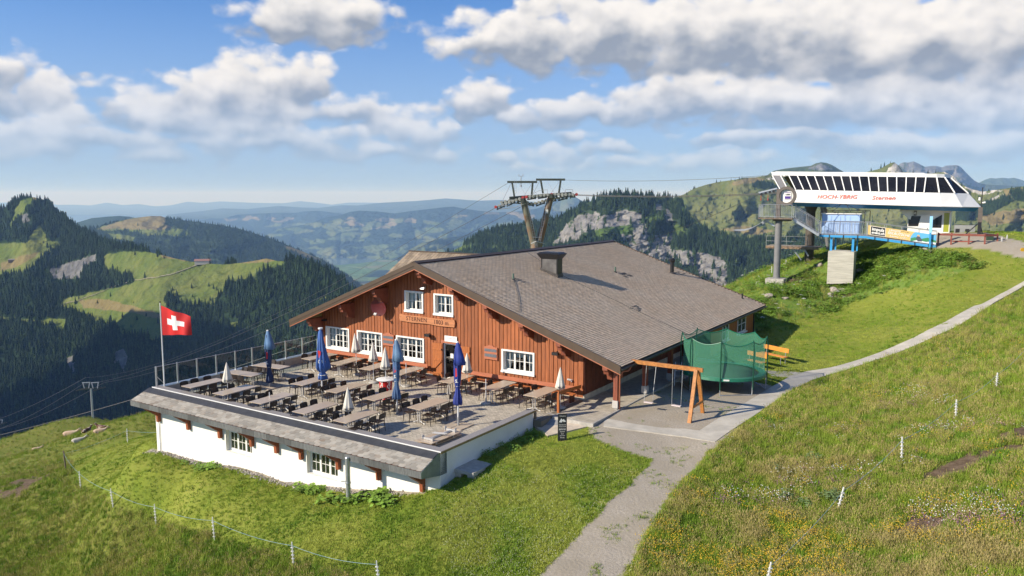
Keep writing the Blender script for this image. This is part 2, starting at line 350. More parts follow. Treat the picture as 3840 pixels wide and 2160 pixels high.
def ground_z(x, y):
    x = np.atleast_1d(np.asarray(x, float)); y = np.atleast_1d(np.asarray(y, float)); z = ground_base(x, y)
    u = (x-OO.x)*UU.x+(y-OO.y)*UU.y; v = (x-OO.x)*VV.x+(y-OO.y)*VV.y
    # under the house and its terrace the soil is cut away
    k = np.clip(np.minimum.reduce([u+18.3, 1.9-u, v+10.7, 22.5-v, np.where(v < -3.4, -.5-u, 9)])*3, 0, 1)
    z = z-k*np.clip(z+3.2, 0.0, 9)*1.0
    r = np.hypot(x, y)
    amp = np.clip((r-8)/40, 0.1, 1)
    flat = np.clip(((np.hypot(u-5, v-3))-9)/8, 0, 1)
    flat = flat*np.where((y > 48) & (x > 10), .35, 1)
    z = z+(fbm(x*.16+3, y*.16, 4, 3)-.5)*.55*amp*flat+(fbm(x*.8, y*.8, 3, 9)-.5)*.10*flat
    return z
def gz(x, y): return float(ground_z(x, y)[0])
def march(x, y, t0=6, t1=400):
    r = ray(x, y); o = np.array([0, 0, CAM_H]); ts = np.geomspace(t0, t1, 500)
    P = o+ts[:, None]*r; below = P[:, 2] < ground_z(P[:, 0], P[:, 1])
    i = int(np.argmax(below)) if below.any() else len(ts)-1
    if i == 0: return P[0]
    a, b = ts[i-1], ts[i]
    tt = np.linspace(a, b, 20); P = o+tt[:, None]*r; k = int(np.argmax(P[:, 2] < ground_z(P[:, 0], P[:, 1]))); return P[k]
def grid_mesh(name, X, Y, Z, cols=None, smooth=True, cname='cover'):
    ny, nx = X.shape; co = np.stack([X, Y, Z], -1).reshape(-1, 3).astype(np.float32)
    i = np.arange(ny*nx).reshape(ny, nx); q = np.stack([i[:-1, :-1], i[:-1, 1:], i[1:, 1:], i[1:, :-1]], -1).reshape(-1, 4)
    me = bpy.data.meshes.new(name); me.vertices.add(len(co)); me.vertices.foreach_set('co', co.ravel())
    me.loops.add(q.size); me.loops.foreach_set('vertex_index', q.ravel().astype(np.int32))
    me.polygons.add(len(q)); me.polygons.foreach_set('loop_start', (np.arange(len(q))*4).astype(np.int32)); me.polygons.foreach_set('loop_total', np.full(len(q), 4, np.int32))
    me.update(calc_edges=True)
    if smooth: me.polygons.foreach_set('use_smooth', np.ones(len(q), bool))
    if cols is not None:
        a = me.attributes.new(cname, 'FLOAT_COLOR', 'POINT'); a.data.foreach_set('color', np.clip(cols, 0, 1).reshape(-1, 4).astype(np.float32).ravel())
    return me
def soft(x, y, poly, grow, seed, w=14):
    """membership of (x,y) in poly with a ragged edge"""
    dx = (fbm(x/w, y/w, 3, seed)-.5)*grow*2; dy = (fbm(x/w+40, y/w, 3, seed+5)-.5)*grow*1.4
    return inpoly(x+dx, y+dy, poly).astype(float)
def near_cover(X, Y, Z):
    """r gravel, g bare soil, b tall meadow, a lush herbs"""
    px, py = to_px(X, Y, Z); u = (X-OO.x)*UU.x+(Y-OO.y)*UU.y; v = (X-OO.x)*VV.x+(Y-OO.y)*VV.y
    nz = fbm(X*.9, Y*.9, 4, 21)-.5
    front = Y > 12
    gp = [(2.1,-3.2),(2.9,-4.4),(5.6,-5.2),(7.7,-3.2),(7.6,4),(7.2,8.2),(2.1,9.0)]
    gravel = inpoly(u+nz*.5, v+nz*.5, gp).astype(float)
    gravel = np.maximum(gravel, soft(px, py, [(1500,1075),(1640,1085),(1800,1105),(1765,1160),(1700,1225),(1630,1330),(1570,1450),(1500,1620),(1180,1620),(1360,1450),(1470,1330),(1560,1240),(1640,1160),(1640,1120),(1560,1098)], 8, 2, 30)*(Y < 40)*front)
    gravel = np.maximum(gravel, ((u > -19.3) & (u < -.9) & (v < -10.9) & (v > -11.3+nz*.5)).astype(float))
    lawn_uv = (u > -30) & (v > -40)
    dirt = soft(px, py, [(-40,1240),(60,1198),(120,1182),(130,1195),(90,1222),(40,1250),(-40,1275)], 14, 4, 20)*front
    for p in ([(2330,1190),(2420,1150),(2500,1100),(2600,1060),(2600,1130),(2480,1160),(2400,1200),(2320,1215)], [(2250,1330),(2330,1290),(2400,1310),(2330,1350),(2230,1360)], [(2080,735),(2130,728),(2150,745),(2090,752)], [(1960,700),(2010,690),(2030,705),(1980,716)], [(2300,620),(2360,618),(2350,636),(2290,634)]):
        dirt = np.maximum(dirt, soft(px, py, p, 16, 6, 18)*front)
    dirt = dirt*(fbm(X*1.1, Y*1.1, 4, 33) > .43)
    mead = soft(px, py, [(1560,1620),(1620,1360),(1700,1240),(1790,1140),(1880,1066),(1990,985),(2120,936),(2210,908),(2320,868),(2440,803),(2590,716),(2900,560),(2900,1620)], 8, 8, 26)*front*(Y < 75)
    mead = np.maximum(mead, (px > 3000)*front)
    left = soft(px, py, [(-600,1700),(-600,900),(420,900),(420,1078),(330,1100),(170,1150),(195,1215),(280,1262),(390,1308),(540,1350),(740,1412),(940,1465),(1200,1600)], 10, 11, 26)*front
    mead = np.maximum(mead, left*.8)
    mead = np.maximum(mead, (Y > 95).astype(float)*.7)
    asph = inpoly(px, py, [(2300,585),(2480,585),(2700,640),(2700,660),(2576,650),(2480,628),(2420,622),(2360,624),(2330,612)])*front*(Y < 80)
    gravel = np.maximum(gravel, asph)
    herbs = soft(px, py, [(1820,725),(1960,650),(2080,628),(2350,622),(2420,640),(2480,665),(2400,690),(2200,740),(2060,790),(1920,832),(1880,790)], 12, 13, 30)*front*(Y > 45)
    herbs = np.maximum(herbs, soft(px, py, [(1700,1200),(1760,1330),(2100,1250),(2300,1230),(2600,1330),(2600,1500),(1900,1600),(2200,1300)], 20, 14, 40)*.0)
    mead = np.maximum(mead, herbs)
    return np.stack([gravel, dirt, np.clip(mead, 0, 1), herbs], -1)
th = np.radians(np.linspace(-62, 62, 620)); rr = np.concatenate([np.geomspace(3, 14, 30)[:-1], np.geomspace(14, 80, 330)[:-1], np.geomspace(80, 330, 60)])
TH, RR = np.meshgrid(th, rr); GX = RR*np.sin(TH); GY = RR*np.cos(TH); GZ = ground_z(GX.ravel(), GY.ravel()).reshape(GX.shape)
cov = near_cover(GX, GY, GZ)
def node_mix(nt, fac, a, b, blend='MIX'):
    n = nt.nodes.new('ShaderNodeMix'); n.data_type = 'RGBA'; n.blend_type = blend
    for s, v in (('Factor', fac), ('A', a), ('B', b)):
        if isinstance(v, (int, float)): n.inputs[s].default_value = v
        elif isinstance(v, tuple): n.inputs[s].default_value = v+(1,) if len(v) == 3 else v
        else: nt.links.new(v, n.inputs[s])
    return n.outputs['Result']
def node_noise(nt, vec, scale, detail=5, rough=.6, lo=.35, hi=.65):
    n = nt.nodes.new('ShaderNodeTexNoise'); n.inputs['Scale'].default_value = scale; n.inputs['Detail'].default_value = detail; n.inputs['Roughness'].default_value = rough
    nt.links.new(vec, n.inputs['Vector']); r = nt.nodes.new('ShaderNodeMapRange'); nt.links.new(n.outputs['Fac'], r.inputs[0]); r.inputs[1].default_value = lo; r.inputs[2].default_value = hi
    return r.outputs[0]
def ground_material():
    m = bpy.data.materials.new('ground'); m.use_nodes = True; nt = m.node_tree; N = nt.nodes; L = nt.links; b = N['Principled BSDF']
    b.inputs['Roughness'].default_value = .95; b.inputs['Specular IOR Level'].default_value = .15
    g = N.new('ShaderNodeNewGeometry'); P = g.outputs['Position']
    at = N.new('ShaderNodeAttribute'); at.attribute_name = 'cover'; sp = N.new('ShaderNodeSeparateColor'); L.new(at.outputs['Color'], sp.inputs[0])
    lawn = node_mix(nt, node_noise(nt, P, .22, 6), (.155, .215, .024), (.235, .265, .040))
    lawn = node_mix(nt, node_noise(nt, P, 5, 6, .7), lawn, node_mix(nt, node_noise(nt, P, .5, 4), (.12, .18, .02), (.26, .26, .06)))
    mead = node_mix(nt, node_noise(nt, P, .35, 6), (.16, .215, .03), (.25, .255, .055))
    mead = node_mix(nt, node_noise(nt, P, 7, 6, .7), mead, node_mix(nt, node_noise(nt, P, 1.1, 4), (.045, .075, .012), (.16, .125, .05)))
    c = node_mix(nt, sp.outputs[2], lawn, mead)
    herb = node_mix(nt, node_noise(nt, P, 1.2, 5), (.10, .19, .03), (.17, .24, .05))
    c = node_mix(nt, at.outputs['Alpha'], c, herb)
    dirt = node_mix(nt, node_noise(nt, P, 3, 6), (.075, .05, .032), (.17, .125, .085))
    c = node_mix(nt, sp.outputs[1], c, dirt)
    gr = node_mix(nt, node_noise(nt, P, 30, 3, .8, .3, .7), (.22, .19, .15), (.52, .47, .39))
    gr = node_mix(nt, node_noise(nt, P, .8, 4), gr, (.33, .29, .225))
    c = node_mix(nt, sp.outputs[0], c, gr)
    L.new(c, b.inputs['Base Color'])
    n2 = N.new('ShaderNodeTexNoise'); n2.inputs['Scale'].default_value = 9; n2.inputs['Detail'].default_value = 6; L.new(P, n2.inputs['Vector'])
    bp = N.new('ShaderNodeBump'); bp.inputs['Strength'].default_value = .5; bp.inputs['Distance'].default_value = .05; L.new(n2.outputs['Fac'], bp.inputs['Height']); L.new(bp.outputs[0], b.inputs['Normal'])
    return m
M_GROUND = ground_material()
ground = link('ground', grid_mesh('ground', GX, GY, GZ, cov)); ground.data.materials.append(M_GROUND); tag(ground, 'green alpine pasture with mown lawn, flower meadow and gravel', kind='structure')

# ------------------------------------------------------------------ mountains: each ridge built at its own distance
def far_material(name, spec):
    """spec: forest, pasture(2), rock(2), brown"""
    m = bpy.data.materials.new(name); m.use_nodes = True; nt = m.node_tree; N = nt.nodes; L = nt.links; b = N['Principled BSDF']
    b.inputs['Roughness'].default_value = 1; b.inputs['Specular IOR Level'].default_value = .0
    g = N.new('ShaderNodeNewGeometry'); P = g.outputs['Position']; s = spec['s']
    at = N.new('ShaderNodeAttribute'); at.attribute_name = 'cover'; sp = N.new('ShaderNodeSeparateColor'); L.new(at.outputs['Color'], sp.inputs[0])
    fo = node_mix(nt, node_noise(nt, P, 7*s, 4, .7), spec['forest'], tuple(x*1.9 for x in spec['forest']))
    pa = node_mix(nt, node_noise(nt, P, .8*s, 6), spec['past'], spec['past2'])
    pa = node_mix(nt, node_noise(nt, P, 4*s, 6, .7, .5, .75), pa, tuple(x*.55 for x in spec['past']))
    ro = node_mix(nt, node_noise(nt, P, 3*s, 6, .75), spec['rock'], tuple(x*.45 for x in spec['rock']))
    c = node_mix(nt, sp.outputs[0], pa, fo); c = node_mix(nt, sp.outputs[1], c, ro); c = node_mix(nt, sp.outputs[2], c, spec['dry'])
    L.new(c, b.inputs['Base Color'])
    n2 = N.new('ShaderNodeTexNoise'); n2.inputs['Scale'].default_value = 3*s; n2.inputs['Detail'].default_value = 6; L.new(P, n2.inputs['Vector'])
    bp = N.new('ShaderNodeBump'); bp.inputs['Strength'].default_value = .7; bp.inputs['Distance'].default_value = .25/s; L.new(n2.outputs['Fac'], bp.inputs['Height']); L.new(bp.outputs[0], b.inputs['Normal'])
    return m
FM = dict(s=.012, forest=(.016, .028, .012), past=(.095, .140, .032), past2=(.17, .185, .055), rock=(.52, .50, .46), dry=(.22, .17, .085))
class Ridge:
    def __init__(s, crest, yb, db, dc, p=1.0, nx=500, nt=160, rough=.02, seed=1, back=.5, backslope=.6):
        cx = np.array([c[0] for c in crest], float); cy = np.array([c[1] for c in crest], float)
        dcs = np.array([c[2] if len(c) > 2 else dc for c in crest], float)
        x = np.linspace(cx[0], cx[-1], nx); yc = np.interp(x, cx, cy); D = np.interp(x, cx, dcs)
        ker = np.ones(7)/7; D = np.convolve(np.pad(D, 3, 'edge'), ker, 'valid')
        t = np.linspace(0, 1, nt); X, T = np.meshgrid(x, t); YC = np.tile(yc, (nt, 1)); DC = np.tile(D, (nt, 1))
        YB = yb(X) if callable(yb) else np.full_like(X, yb)
        YB = np.maximum(YB, YC+4)
        kk = 61; YS = np.tile(np.convolve(np.pad(yc, kk//2, 'edge'), np.ones(kk)/kk, 'valid'), (nt, 1)); Y = YB+(np.maximum(YS, YC)*0+YS-YB)*T+(YC-YS)*T**5; DB = db if np.isscalar(db) else db(X)
        Dd = DB*(DC/dc)**.7+(DC-DB*(DC/dc)**.7)*T**p
        # relief: move points along the line of sight, zero at crest
        nz = (fbm(X/60, Y/34+seed, 5, seed)-.5)*2
        rg = 1-np.abs(fbm(X/90+seed*3, Y/120, 4, seed+31)*2-1)
        fade = np.sin(np.clip(T, 0, 1)*pi*.5)
        Dd = Dd*(1+rough*nz*(1-T**6)+rough*1.3*(rg-.6)*(1-T**6))
        R = [ray_np(X, Y)]
        r = R[0]; k = Dd/r[1]; PX, PY, PZ = r[0]*k, r[1]*k, CAM_H+r[2]*k
        s.X, s.Y, s.T, s.seed = X, Y, T, seed
        # tops are broken up by small bumps
        nb = 14; bx, by, bz = [], [], []
        for j in range(1, nb+1):
            q = 1+back*(j/nb)**1.5; bx.append(PX[-1]*q); by.append(PY[-1]*q); bz.append(PZ[-1]-(PY[-1]*(q-1))*backslope*min(1, .25+j/nb))
        s.PX = np.vstack([PX]+[np.array(bx)]); s.PY = np.vstack([PY]+[np.array(by)]); s.PZ = np.vstack([PZ]+[np.array(bz)])
        s.XX = np.vstack([X]+[X[-1]]*nb); s.YY = np.vstack([Y]+[Y[-1]]*nb)
        s.nfront = nt
    def cover(s, fpoly=(), default=1.0, rock=(), dry=(), grow=6, w=16):
        X, Y = s.XX, s.YY; f = np.full(X.shape, default)
        for p in fpoly: f = np.where(soft(X, Y, p, grow, s.seed+2, w) > 0, 1-default, f)
        r = np.zeros(X.shape)
        for p in rock: r = np.maximum(r, soft(X, Y, p, grow, s.seed+8, w*.6)*(fbm(X/5, Y/14, 4, s.seed+50) > .30))
        d = np.zeros(X.shape)
        for p in dry: d = np.maximum(d, soft(X, Y, p, grow, s.seed+12, w)*.8)
        f = np.where(r > 0, 0, f); s.cov = np.stack([f, r, d, np.ones_like(f)], -1); return s
    def build(s, name, m, label=None):
        o = link(name, grid_mesh(name, s.PX, s.PY, s.PZ, s.cov)); o.data.materials.append(m); tag(o, label, kind='structure'); return o
def ray_np(x, y):
    a = (x*1.490683-1920)/F_PX; b = -(y*1.490683-1080)/F_PX; c, q = cos(PITCH), sin(PITCH)
    return a, c+b*q, -q+b*c
def cz(pts, ox, oy, k): return [(ox+x*k, oy+y*k) for x, y in pts]      # zoomed survey coordinates
A_ = lambda pts: cz(pts, 0, 436, .3515)
B_ = lambda pts: cz(pts, 805, 429.3, .4688)
C_ = lambda pts: cz(pts, 1811.3, 389.1, .2968)
# L1 the near mountain on the left: peak, saddle pasture, wooded flank
L1 = Ridge([(-160,567,2300),(-60,555,2250),(0,529,2200),(30,512,2200),(60,499,2150),(85,496,2150),(110,502,2150),(130,520,2120),(150,540,2100),(175,559,2050),(200,579,2000),(230,593,1950),(262,610,1900),(290,619,1850),(330,624,1800),(365,632,1745),(400,639,1710),(440,650,1690),(480,658,1675),(520,663,1660),(560,665,1645),(600,662,1625),(640,656,1605),(670,650,1590),(700,657,1570),(730,657,1545),(760,662,1515),(800,675,1480),(830,690,1450),(860,707,1420),(885,729,1400),(930,787,1350),(1000,867,1300),(1100,937,1250)],
           1200, 950, 1700, p=.8, nx=760, nt=300, rough=.008, seed=5)
L1.cover(fpoly=[A_(p) for p in (
  [(730,600),(850,560),(1060,560),(1200,590),(1450,640),(1650,650),(1850,610),(1980,600),(2050,640),(1950,680),(1850,730),(1840,760),(1700,760),(1620,790),(1610,840),(1530,900),(1560,940),(1450,950),(1300,930),(1230,850),(1180,870),(1180,1010),(1150,1120),(1170,1220),(1060,1180),(900,1160),(800,1080),(650,1040),(500,990),(420,960),(450,900),(600,870),(680,850),(960,790),(940,740),(760,700)],
  [(-300,520),(0,500),(200,490),(400,480),(430,520),(340,570),(270,620),(230,680),(130,720),(-300,720)], [(200,450),(290,370),(330,440),(330,480),(200,500)],
  [(140,200),(240,160),(300,160),(330,195),(250,190),(180,240),(140,330),(60,400),(110,260)],
  [(290,1060),(380,1035),(470,1050),(460,1120),(410,1120),(380,1080),(300,1110)], [(0,1020),(200,1045),(280,1060),(200,1060),(0,1040)], [(1980,560),(2040,560),(2050,600),(1990,600)],
  [(1620,1080),(1700,1060),(1720,1085),(1640,1100)], [(2260,900),(2330,880),(2350,900),(2290,915)])],
  rock=[A_(p) for p in ([(360,680),(480,640),(560,620),(690,575),(690,620),(600,680),(560,750),(420,765),(370,740)], [(820,1280),(880,1260),(920,1330),(880,1420),(830,1350)], [(150,300),(200,290),(220,340),(160,350)], [(470,1330),(520,1300),(540,1400),(500,1440)])],
  dry=[A_(p) for p in ([(560,900),(800,910),(1050,980),(1200,1020),(1150,1040),(900,990),(600,960)], [(1650,640),(1850,605),(1980,600),(1990,625),(1850,640)], [(1960,560),(2040,560),(2050,600),(1990,600)], [(1150,570),(1300,600),(1400,625),(1300,625),(1150,600)], [(200,150),(300,160),(250,185)], [(0,640),(130,600),(270,560),(250,600),(100,680),(0,700)])])
mount_l = L1.build('mountain', far_material('near_mountain_cover', dict(FM, rock=(.20, .20, .20))), 'wooded mountain with grassy saddle and rounded peak')
# R1 the cliffs and forest behind the roof
R1 = Ridge([(1040,680,2500),(1120,640,2400),(1161,620,2350),(1203,592,2300),(1250,575,2250),(1320,568,2200),(1365,562,2100),(1410,551,2050),(1440,533,2000),(1461,518,2000),(1485,507,2000),(1508,499,2000),(1530,492,2000),(1555,487.6,2000),(1580,488,2000),(1602,491,2000),(1640,494,2000),(1663,496,2000),(1690,500,2000),(1712,508,1950),(1735,543,1900),(1770,568,1850),(1811,592,1800),(1850,605,1750),(1900,608,1700),(1951,602,1650),(2000,602,1600),(2060,608,1550),(2200,625,1500)],
           900, 1150, 2000, p=.9, nx=700, nt=260, rough=.045, seed=12)
R1.cover(fpoly=[B_(p) for p in ([(1450,320),(1500,305),(1620,295),(1690,300),(1680,345),(1560,360),(1480,350)], [(1890,180),(1960,230),(2040,300),(2100,330),(2180,330),(2140,290),(2000,200)], [(1900,290),(1990,310),(1960,360),(1880,340)], [(1740,250),(1800,220),(1830,260),(1760,290)], [(700,410),(760,400),(850,400),(740,440),(700,440)])],
  rock=[B_(p) for p in ([(1280,350),(1330,280),(1400,235),(1480,225),(1540,240),(1620,210),(1720,225),(1720,280),(1640,290),(1500,310),(1440,320),(1380,370),(1290,390),(1250,390)],
   [(1680,290),(1745,280),(1755,330),(1770,430),(1720,420),(1675,350)], [(1790,345),(1900,340),(1885,420),(1940,440),(1890,490),(1760,470)], [(2020,440),(2160,460),(2180,520),(2190,640),(2100,620),(2010,550)],
   [(1890,425),(2000,430),(2010,510),(1940,510)], [(1620,370),(1720,400),(1760,440),(1700,440)], [(1800,170),(1840,180),(1845,220),(1800,210)], [(1860,200),(1900,230),(1890,300),(1850,270)], [(1620,340),(1700,350),(1680,380),(1620,375)])], grow=7)
r1_obj = R1.build('mountain', far_material('cliff_mountain_cover', dict(FM, rock=(.29, .28, .265), forest=(.030, .046, .020), past=(.07, .12, .03), past2=(.10, .14, .04))), 'forested ridge with pale limestone cliffs behind the roof')
# R2 the grassy alp that fills the distance behind the lift station
R2 = Ridge([(1640,512,3000),(1690,500,3000),(1720,489,3000),(1745,475,3000),(1775,465,3000),(1811,457,3000),(1850,452,2900),(1870,447,2900),(1900,446,2900),(1927,442,2900),(1980,436,2900),(2060,434,2900),(2130,436,2800),(2179,433,2700),(2215,424,2600),(2240,410,2550),(2250,408,2550),(2262,418,2550),(2273,433,2550),(2330,438,2500),(2375,432,2400),(2399,444,2300),(2410,458,2250),(2430,470,2200),(2449,477,2200),(2473,482,2150),(2500,478,2100),(2523,475,2050),(2560,471,2000),(2620,462,1950),(2720,440,1900)],
           790, 1950, 2500, p=.75, nx=600, nt=200, rough=.03, seed=23)
R2.cover(fpoly=[C_(p) for p in ([(280,260),(330,245),(420,250),(440,280),(380,290),(300,285)], [(2000,520),(2130,470),(2250,420),(2430,370),(2480,400),(2350,470),(2250,520),(2100,560),(2000,560)], [(2450,330),(2560,300),(2600,300),(2600,400),(2500,390)], [(100,500),(160,490),(240,520),(200,550),(120,545)], [(620,520),(690,510),(700,560),(640,570)])], default=0,
  rock=[C_(p) for p in ([(1400,150),(1480,60),(1560,150),(1480,160)], [(1880,140),(1940,130),(2000,200),(2040,250),(1980,230)], [(2080,260),(2230,310),(2400,295),(2300,330),(2200,340),(2100,300)], [(400,200),(470,195),(480,215),(410,215)], [(2270,380),(2400,320),(2410,335),(2300,385)])],
  dry=[C_(p) for p in ([(100,230),(300,195),(400,200),(300,240),(100,260)], [(2400,300),(2600,275),(2600,310),(2420,350)], [(2200,520),(2400,480),(2600,450),(2600,560),(2300,600)], [(0,640),(200,600),(470,640),(300,680)])], grow=5)
R2.build('mountain', far_material('alp_cover', dict(FM, past=(.10, .13, .036), past2=(.155, .16, .06))), 'broad grassy alp slopes behind the lift station')
def simple(name, crest, yb, db, dc, spec, label, seed, **k):
    kw = {a: k.pop(a) for a in ('fpoly', 'rock', 'dry', 'default', 'grow', 'w') if a in k}
    r = Ridge(crest, yb, db, dc, seed=seed, **k).cover(**kw); r.build(name, far_material(name+'_cover', spec), label); return r
FS = dict(FM, s=.004)
L2 = simple('hill', [(100,600),(200,578),(222,574),(246,572),(275,563),(300,556),(340,548),(380,543.5),(404,543.5),(422,549),(450,552),(471,555.5),(510,560),(562,568),(600,575),(633,585),(670,597),(703,608),(750,628),(801,648),(830,664),(858,682),(900,712),(960,760)],
   760, 3300, 4500, dict(FM, s=.006, forest=(.024, .038, .02)), 'tree covered hill with bare brownish top', 34, nx=500, nt=130, rough=.03,
   fpoly=[A_(p) for p in ([(690,400),(850,345),(950,320),(1100,300),(1190,310),(1180,360),(1230,390),(1320,400),(1350,430),(1300,460),(1180,440),(1050,450),(980,420),(850,410),(740,410)], [(740,430),(850,440),(960,460),(940,490),(800,470)], [(2030,520),(2180,560),(2280,610),(2310,640),(2180,590),(2060,550)])],
   dry=[A_(p) for p in ([(690,400),(850,345),(950,320),(1100,300),(1190,310),(1180,360),(1230,390),(1150,410),(850,400)], [(2030,520),(2180,560),(2280,610),(2310,640),(2180,590),(2060,550)])])
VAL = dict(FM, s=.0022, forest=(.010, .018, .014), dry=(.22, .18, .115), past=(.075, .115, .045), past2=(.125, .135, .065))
def patches(x0, x1, y0, y1, n, seed, wx=45, wy=9):
    r = random.Random(seed); out = []
    for i in range(n):
        cx, cy = r.uniform(x0, x1), r.uniform(y0, y1); a, b = r.uniform(.4, 1.2)*wx, r.uniform(.5, 1.4)*wy
        out.append([(cx+a*cos(t)*r.uniform(.6, 1.1), cy+b*sin(t)*r.uniform(.6, 1.1)+a*cos(t)*r.uniform(-.15, .15)) for t in np.linspace(0, 6.28, 9)[:-1]])
    return out
simple('hill', [(380,578),(430,568),(492,557),(530,549),(560,550),(597,540),(657,537),(703,535),(740,536),(762,532),(800,530),(850,536),(920,550),(1000,560)],
   600, 15500, 17500, VAL, 'blue wooded ridge with a few meadows at the far end of the valley', 43, nx=300, nt=60, rough=.04, default=1.0, grow=7, fpoly=patches(520,800,548,580,10,23,40,6), dry=patches(560,800,540,560,5,27,30,4))
simple('hill', [(1000,650),(1030,628),(1060,612),(1110,600),(1160,594),(1220,578),(1300,566),(1380,558),(1460,556)],
   760, 7200, 8800, dict(VAL, s=.003), 'wooded spur with brown meadows right of the lake', 45, nx=260, nt=80, rough=.05, default=1.0, grow=8, fpoly=patches(1020,1400,585,680,16,33,45,9), dry=patches(1050,1400,575,600,6,37,30,5))
L3 = simple('hill', [(540,670),(600,640),(640,612),(677,588),(700,577),(723,571),(760,566),(788,559),(820,547),(854,542),(880,533),(905,530),(950,532),(992,537),(1040,530),(1086,525),(1120,521),(1142,520),(1175,526),(1203,530),(1250,534),(1300,532),(1350,525),(1385,512),(1400,501),(1410,498),(1430,496),(1447,495),(1458,502),(1475,512),(1520,520),(1620,530)],
   680, 10500, 14000, VAL, 'hazy rolling hills with forests and meadows round the valley', 41, nx=620, nt=160, rough=.05, default=1.0, grow=9, w=22,
   fpoly=patches(640,1300,555,650,75,3,34,7)+patches(640,1050,620,690,22,5,45,8)+patches(1000,1350,540,600,14,9,30,6)+patches(520,800,545,600,8,13,35,7)+[[(1385,520),(1410,499),(1447,496),(1465,515),(1440,530),(1390,530)]],
   dry=patches(650,1250,545,580,9,17,36,6)+patches(1130,1420,500,560,7,19,36,7))
spur = simple('hill', [(860,760),(890,728),(930,712),(985,690),(1040,668),(1100,645),(1150,625),(1220,600),(1300,585),(1420,575)],
   860, 3600, 5600, dict(FM, s=.005, forest=(.024,.038,.018), past=(.10,.16,.035), past2=(.16,.19,.05)), 'green farmland slope dropping to the lake valley', 47, nx=300, nt=110, rough=.04, default=0.0, grow=9,
   fpoly=[B_(p) for p in ([(330,560),(420,500),(520,460),(700,400),(760,440),(600,500),(450,560),(340,600)], [(760,330),(900,300),(1100,280),(1300,260),(1300,500),(700,500),(690,420)], [(180,600),(240,560),(300,540),(260,600),(190,640)])])
# unseen ridge added left of the frame to cast shade on the valley
nx_, ny_ = 60, 40; s_ = np.linspace(-900, 750, nx_); w_ = np.linspace(-1, 1, ny_); SS, WW = np.meshgrid(s_, w_)
CRX = -1330-.345*SS; CRY = 640+.94*SS; hh = 322+60*fbm(SS/300, SS*0+3, 4, 91)-np.clip(SS-450, 0, 900)*.35-np.clip(-500-SS, 0, 900)*.2
MX = CRX+WW*520*.94; MY = CRY+WW*520*.345; MZ = hh-np.abs(WW)**1.1*560+(fbm(MX/120, MY/120, 4, 92)-.5)*60
ml = link('mountain', grid_mesh('mountain', MX, MY, MZ, np.stack([np.ones_like(MX), 0*MX, 0*MX, 0*MX+1], -1))); ml.data.materials.append(bpy.data.materials['near_mountain_cover']); tag(ml, 'unseen wooded ridge added to shade the slopes at the left', kind='structure')
# valley floor with the lake
vx = np.linspace(-9000, 9000, 160); vy = np.linspace(3500, 12500, 150); VX, VY = np.meshgrid(vx, vy)
VZ = -905+np.clip((8500-VY)/9, 0, 900)*(fbm(VX/900, VY/900, 3, 77)*.5+.1)-1.5
vpx, vpy = to_px(VX, VY, VZ)
vc = np.zeros(VX.shape+(4,)); vc[..., 3] = 1
vc[..., 0] = (fbm(VX/500, VY/900, 4, 80) > .56); vc[..., 2] = (fbm(VX/300, VY/500, 3, 84) > .66)*.6
vo = link('valley', grid_mesh('valley', VX, VY, VZ, vc)); vo.data.materials.append(far_material('valley_cover', dict(VAL, past=(.09,.17,.045), past2=(.15,.20,.07)))); tag(vo, 'green valley floor round the lake', kind='structure')
lk = [at_z(x, y, -903) for x, y in [(790,655),(830,650),(880,646),(930,645),(965,651),(940,658),(900,662),(860,666),(820,668),(800,664)]]
lo_ = MB(); lo_.add([tuple(p) for p in lk], [tuple(range(len(lk)))])
M_LAKE = mat('lake_water', (.10, .16, .20), rough=.12)
tag(part('lake', lo_, M_LAKE, None), 'narrow pale lake in the far valley', kind='structure')
# the village on its shore
vb = MB(); r_ = random.Random(3)
for i in range(150):
    x = r_.gauss(860, 34); y = 641+r_.random()*6-abs(x-860)*.02; p = at_z(x, y, -903); s = r_.uniform(6, 13); a = r_.uniform(8, 22); vb.cur = 0
    vb.box(p[0]-a, p[0]+a, p[1]-8, p[1]+8, -905, -905+s); vb.cur = 1; vb.prism([(p[1]-9, -905+s+.1), (p[1]+9, -905+s+.1), (p[1], -905+s+6)], 0, p[0]-a-1, p[0]+a+1)
vo2 = part('village', vb, [mat('village_walls', (.75, .72, .68)), mat('village_roofs', (.30, .16, .12))], None); tag(vo2, 'far village of pale houses beside the lake', kind='stuff')
# hazy lowland and its last ridges
pl = MB(); pl.quad((-90000, 9000, -1330), (90000, 9000, -1330), (90000, 90000, -1330), (-90000, 90000, -1330))
po = part('plain', pl, mat('lowland_cover', (.07, .11, .05), col2=(.14, .15, .09), vscale=.0006, rough=1, detail=8), None); tag(po, 'hazy lowland reaching to the horizon', kind='structure')
wav = lambda x0, x1, y, a, n, seed, d=None: [(x, y-a*float(fbm(np.array([x/70.+seed]), np.array([seed*1.7]), 4, seed)[0]*2-1)) for x in np.linspace(x0, x1, n)]
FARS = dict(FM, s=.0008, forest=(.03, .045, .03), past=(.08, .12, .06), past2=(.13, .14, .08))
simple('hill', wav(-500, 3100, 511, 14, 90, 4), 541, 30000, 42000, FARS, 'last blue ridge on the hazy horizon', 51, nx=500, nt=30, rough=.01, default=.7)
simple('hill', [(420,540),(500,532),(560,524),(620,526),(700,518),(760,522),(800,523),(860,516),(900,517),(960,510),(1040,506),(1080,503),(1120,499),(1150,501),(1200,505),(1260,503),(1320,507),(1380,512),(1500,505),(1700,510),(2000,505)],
       551, 18000, 24000, FARS, 'blue wooded ridge beyond the valley hills', 55, nx=400, nt=60, rough=.03, default=.85)
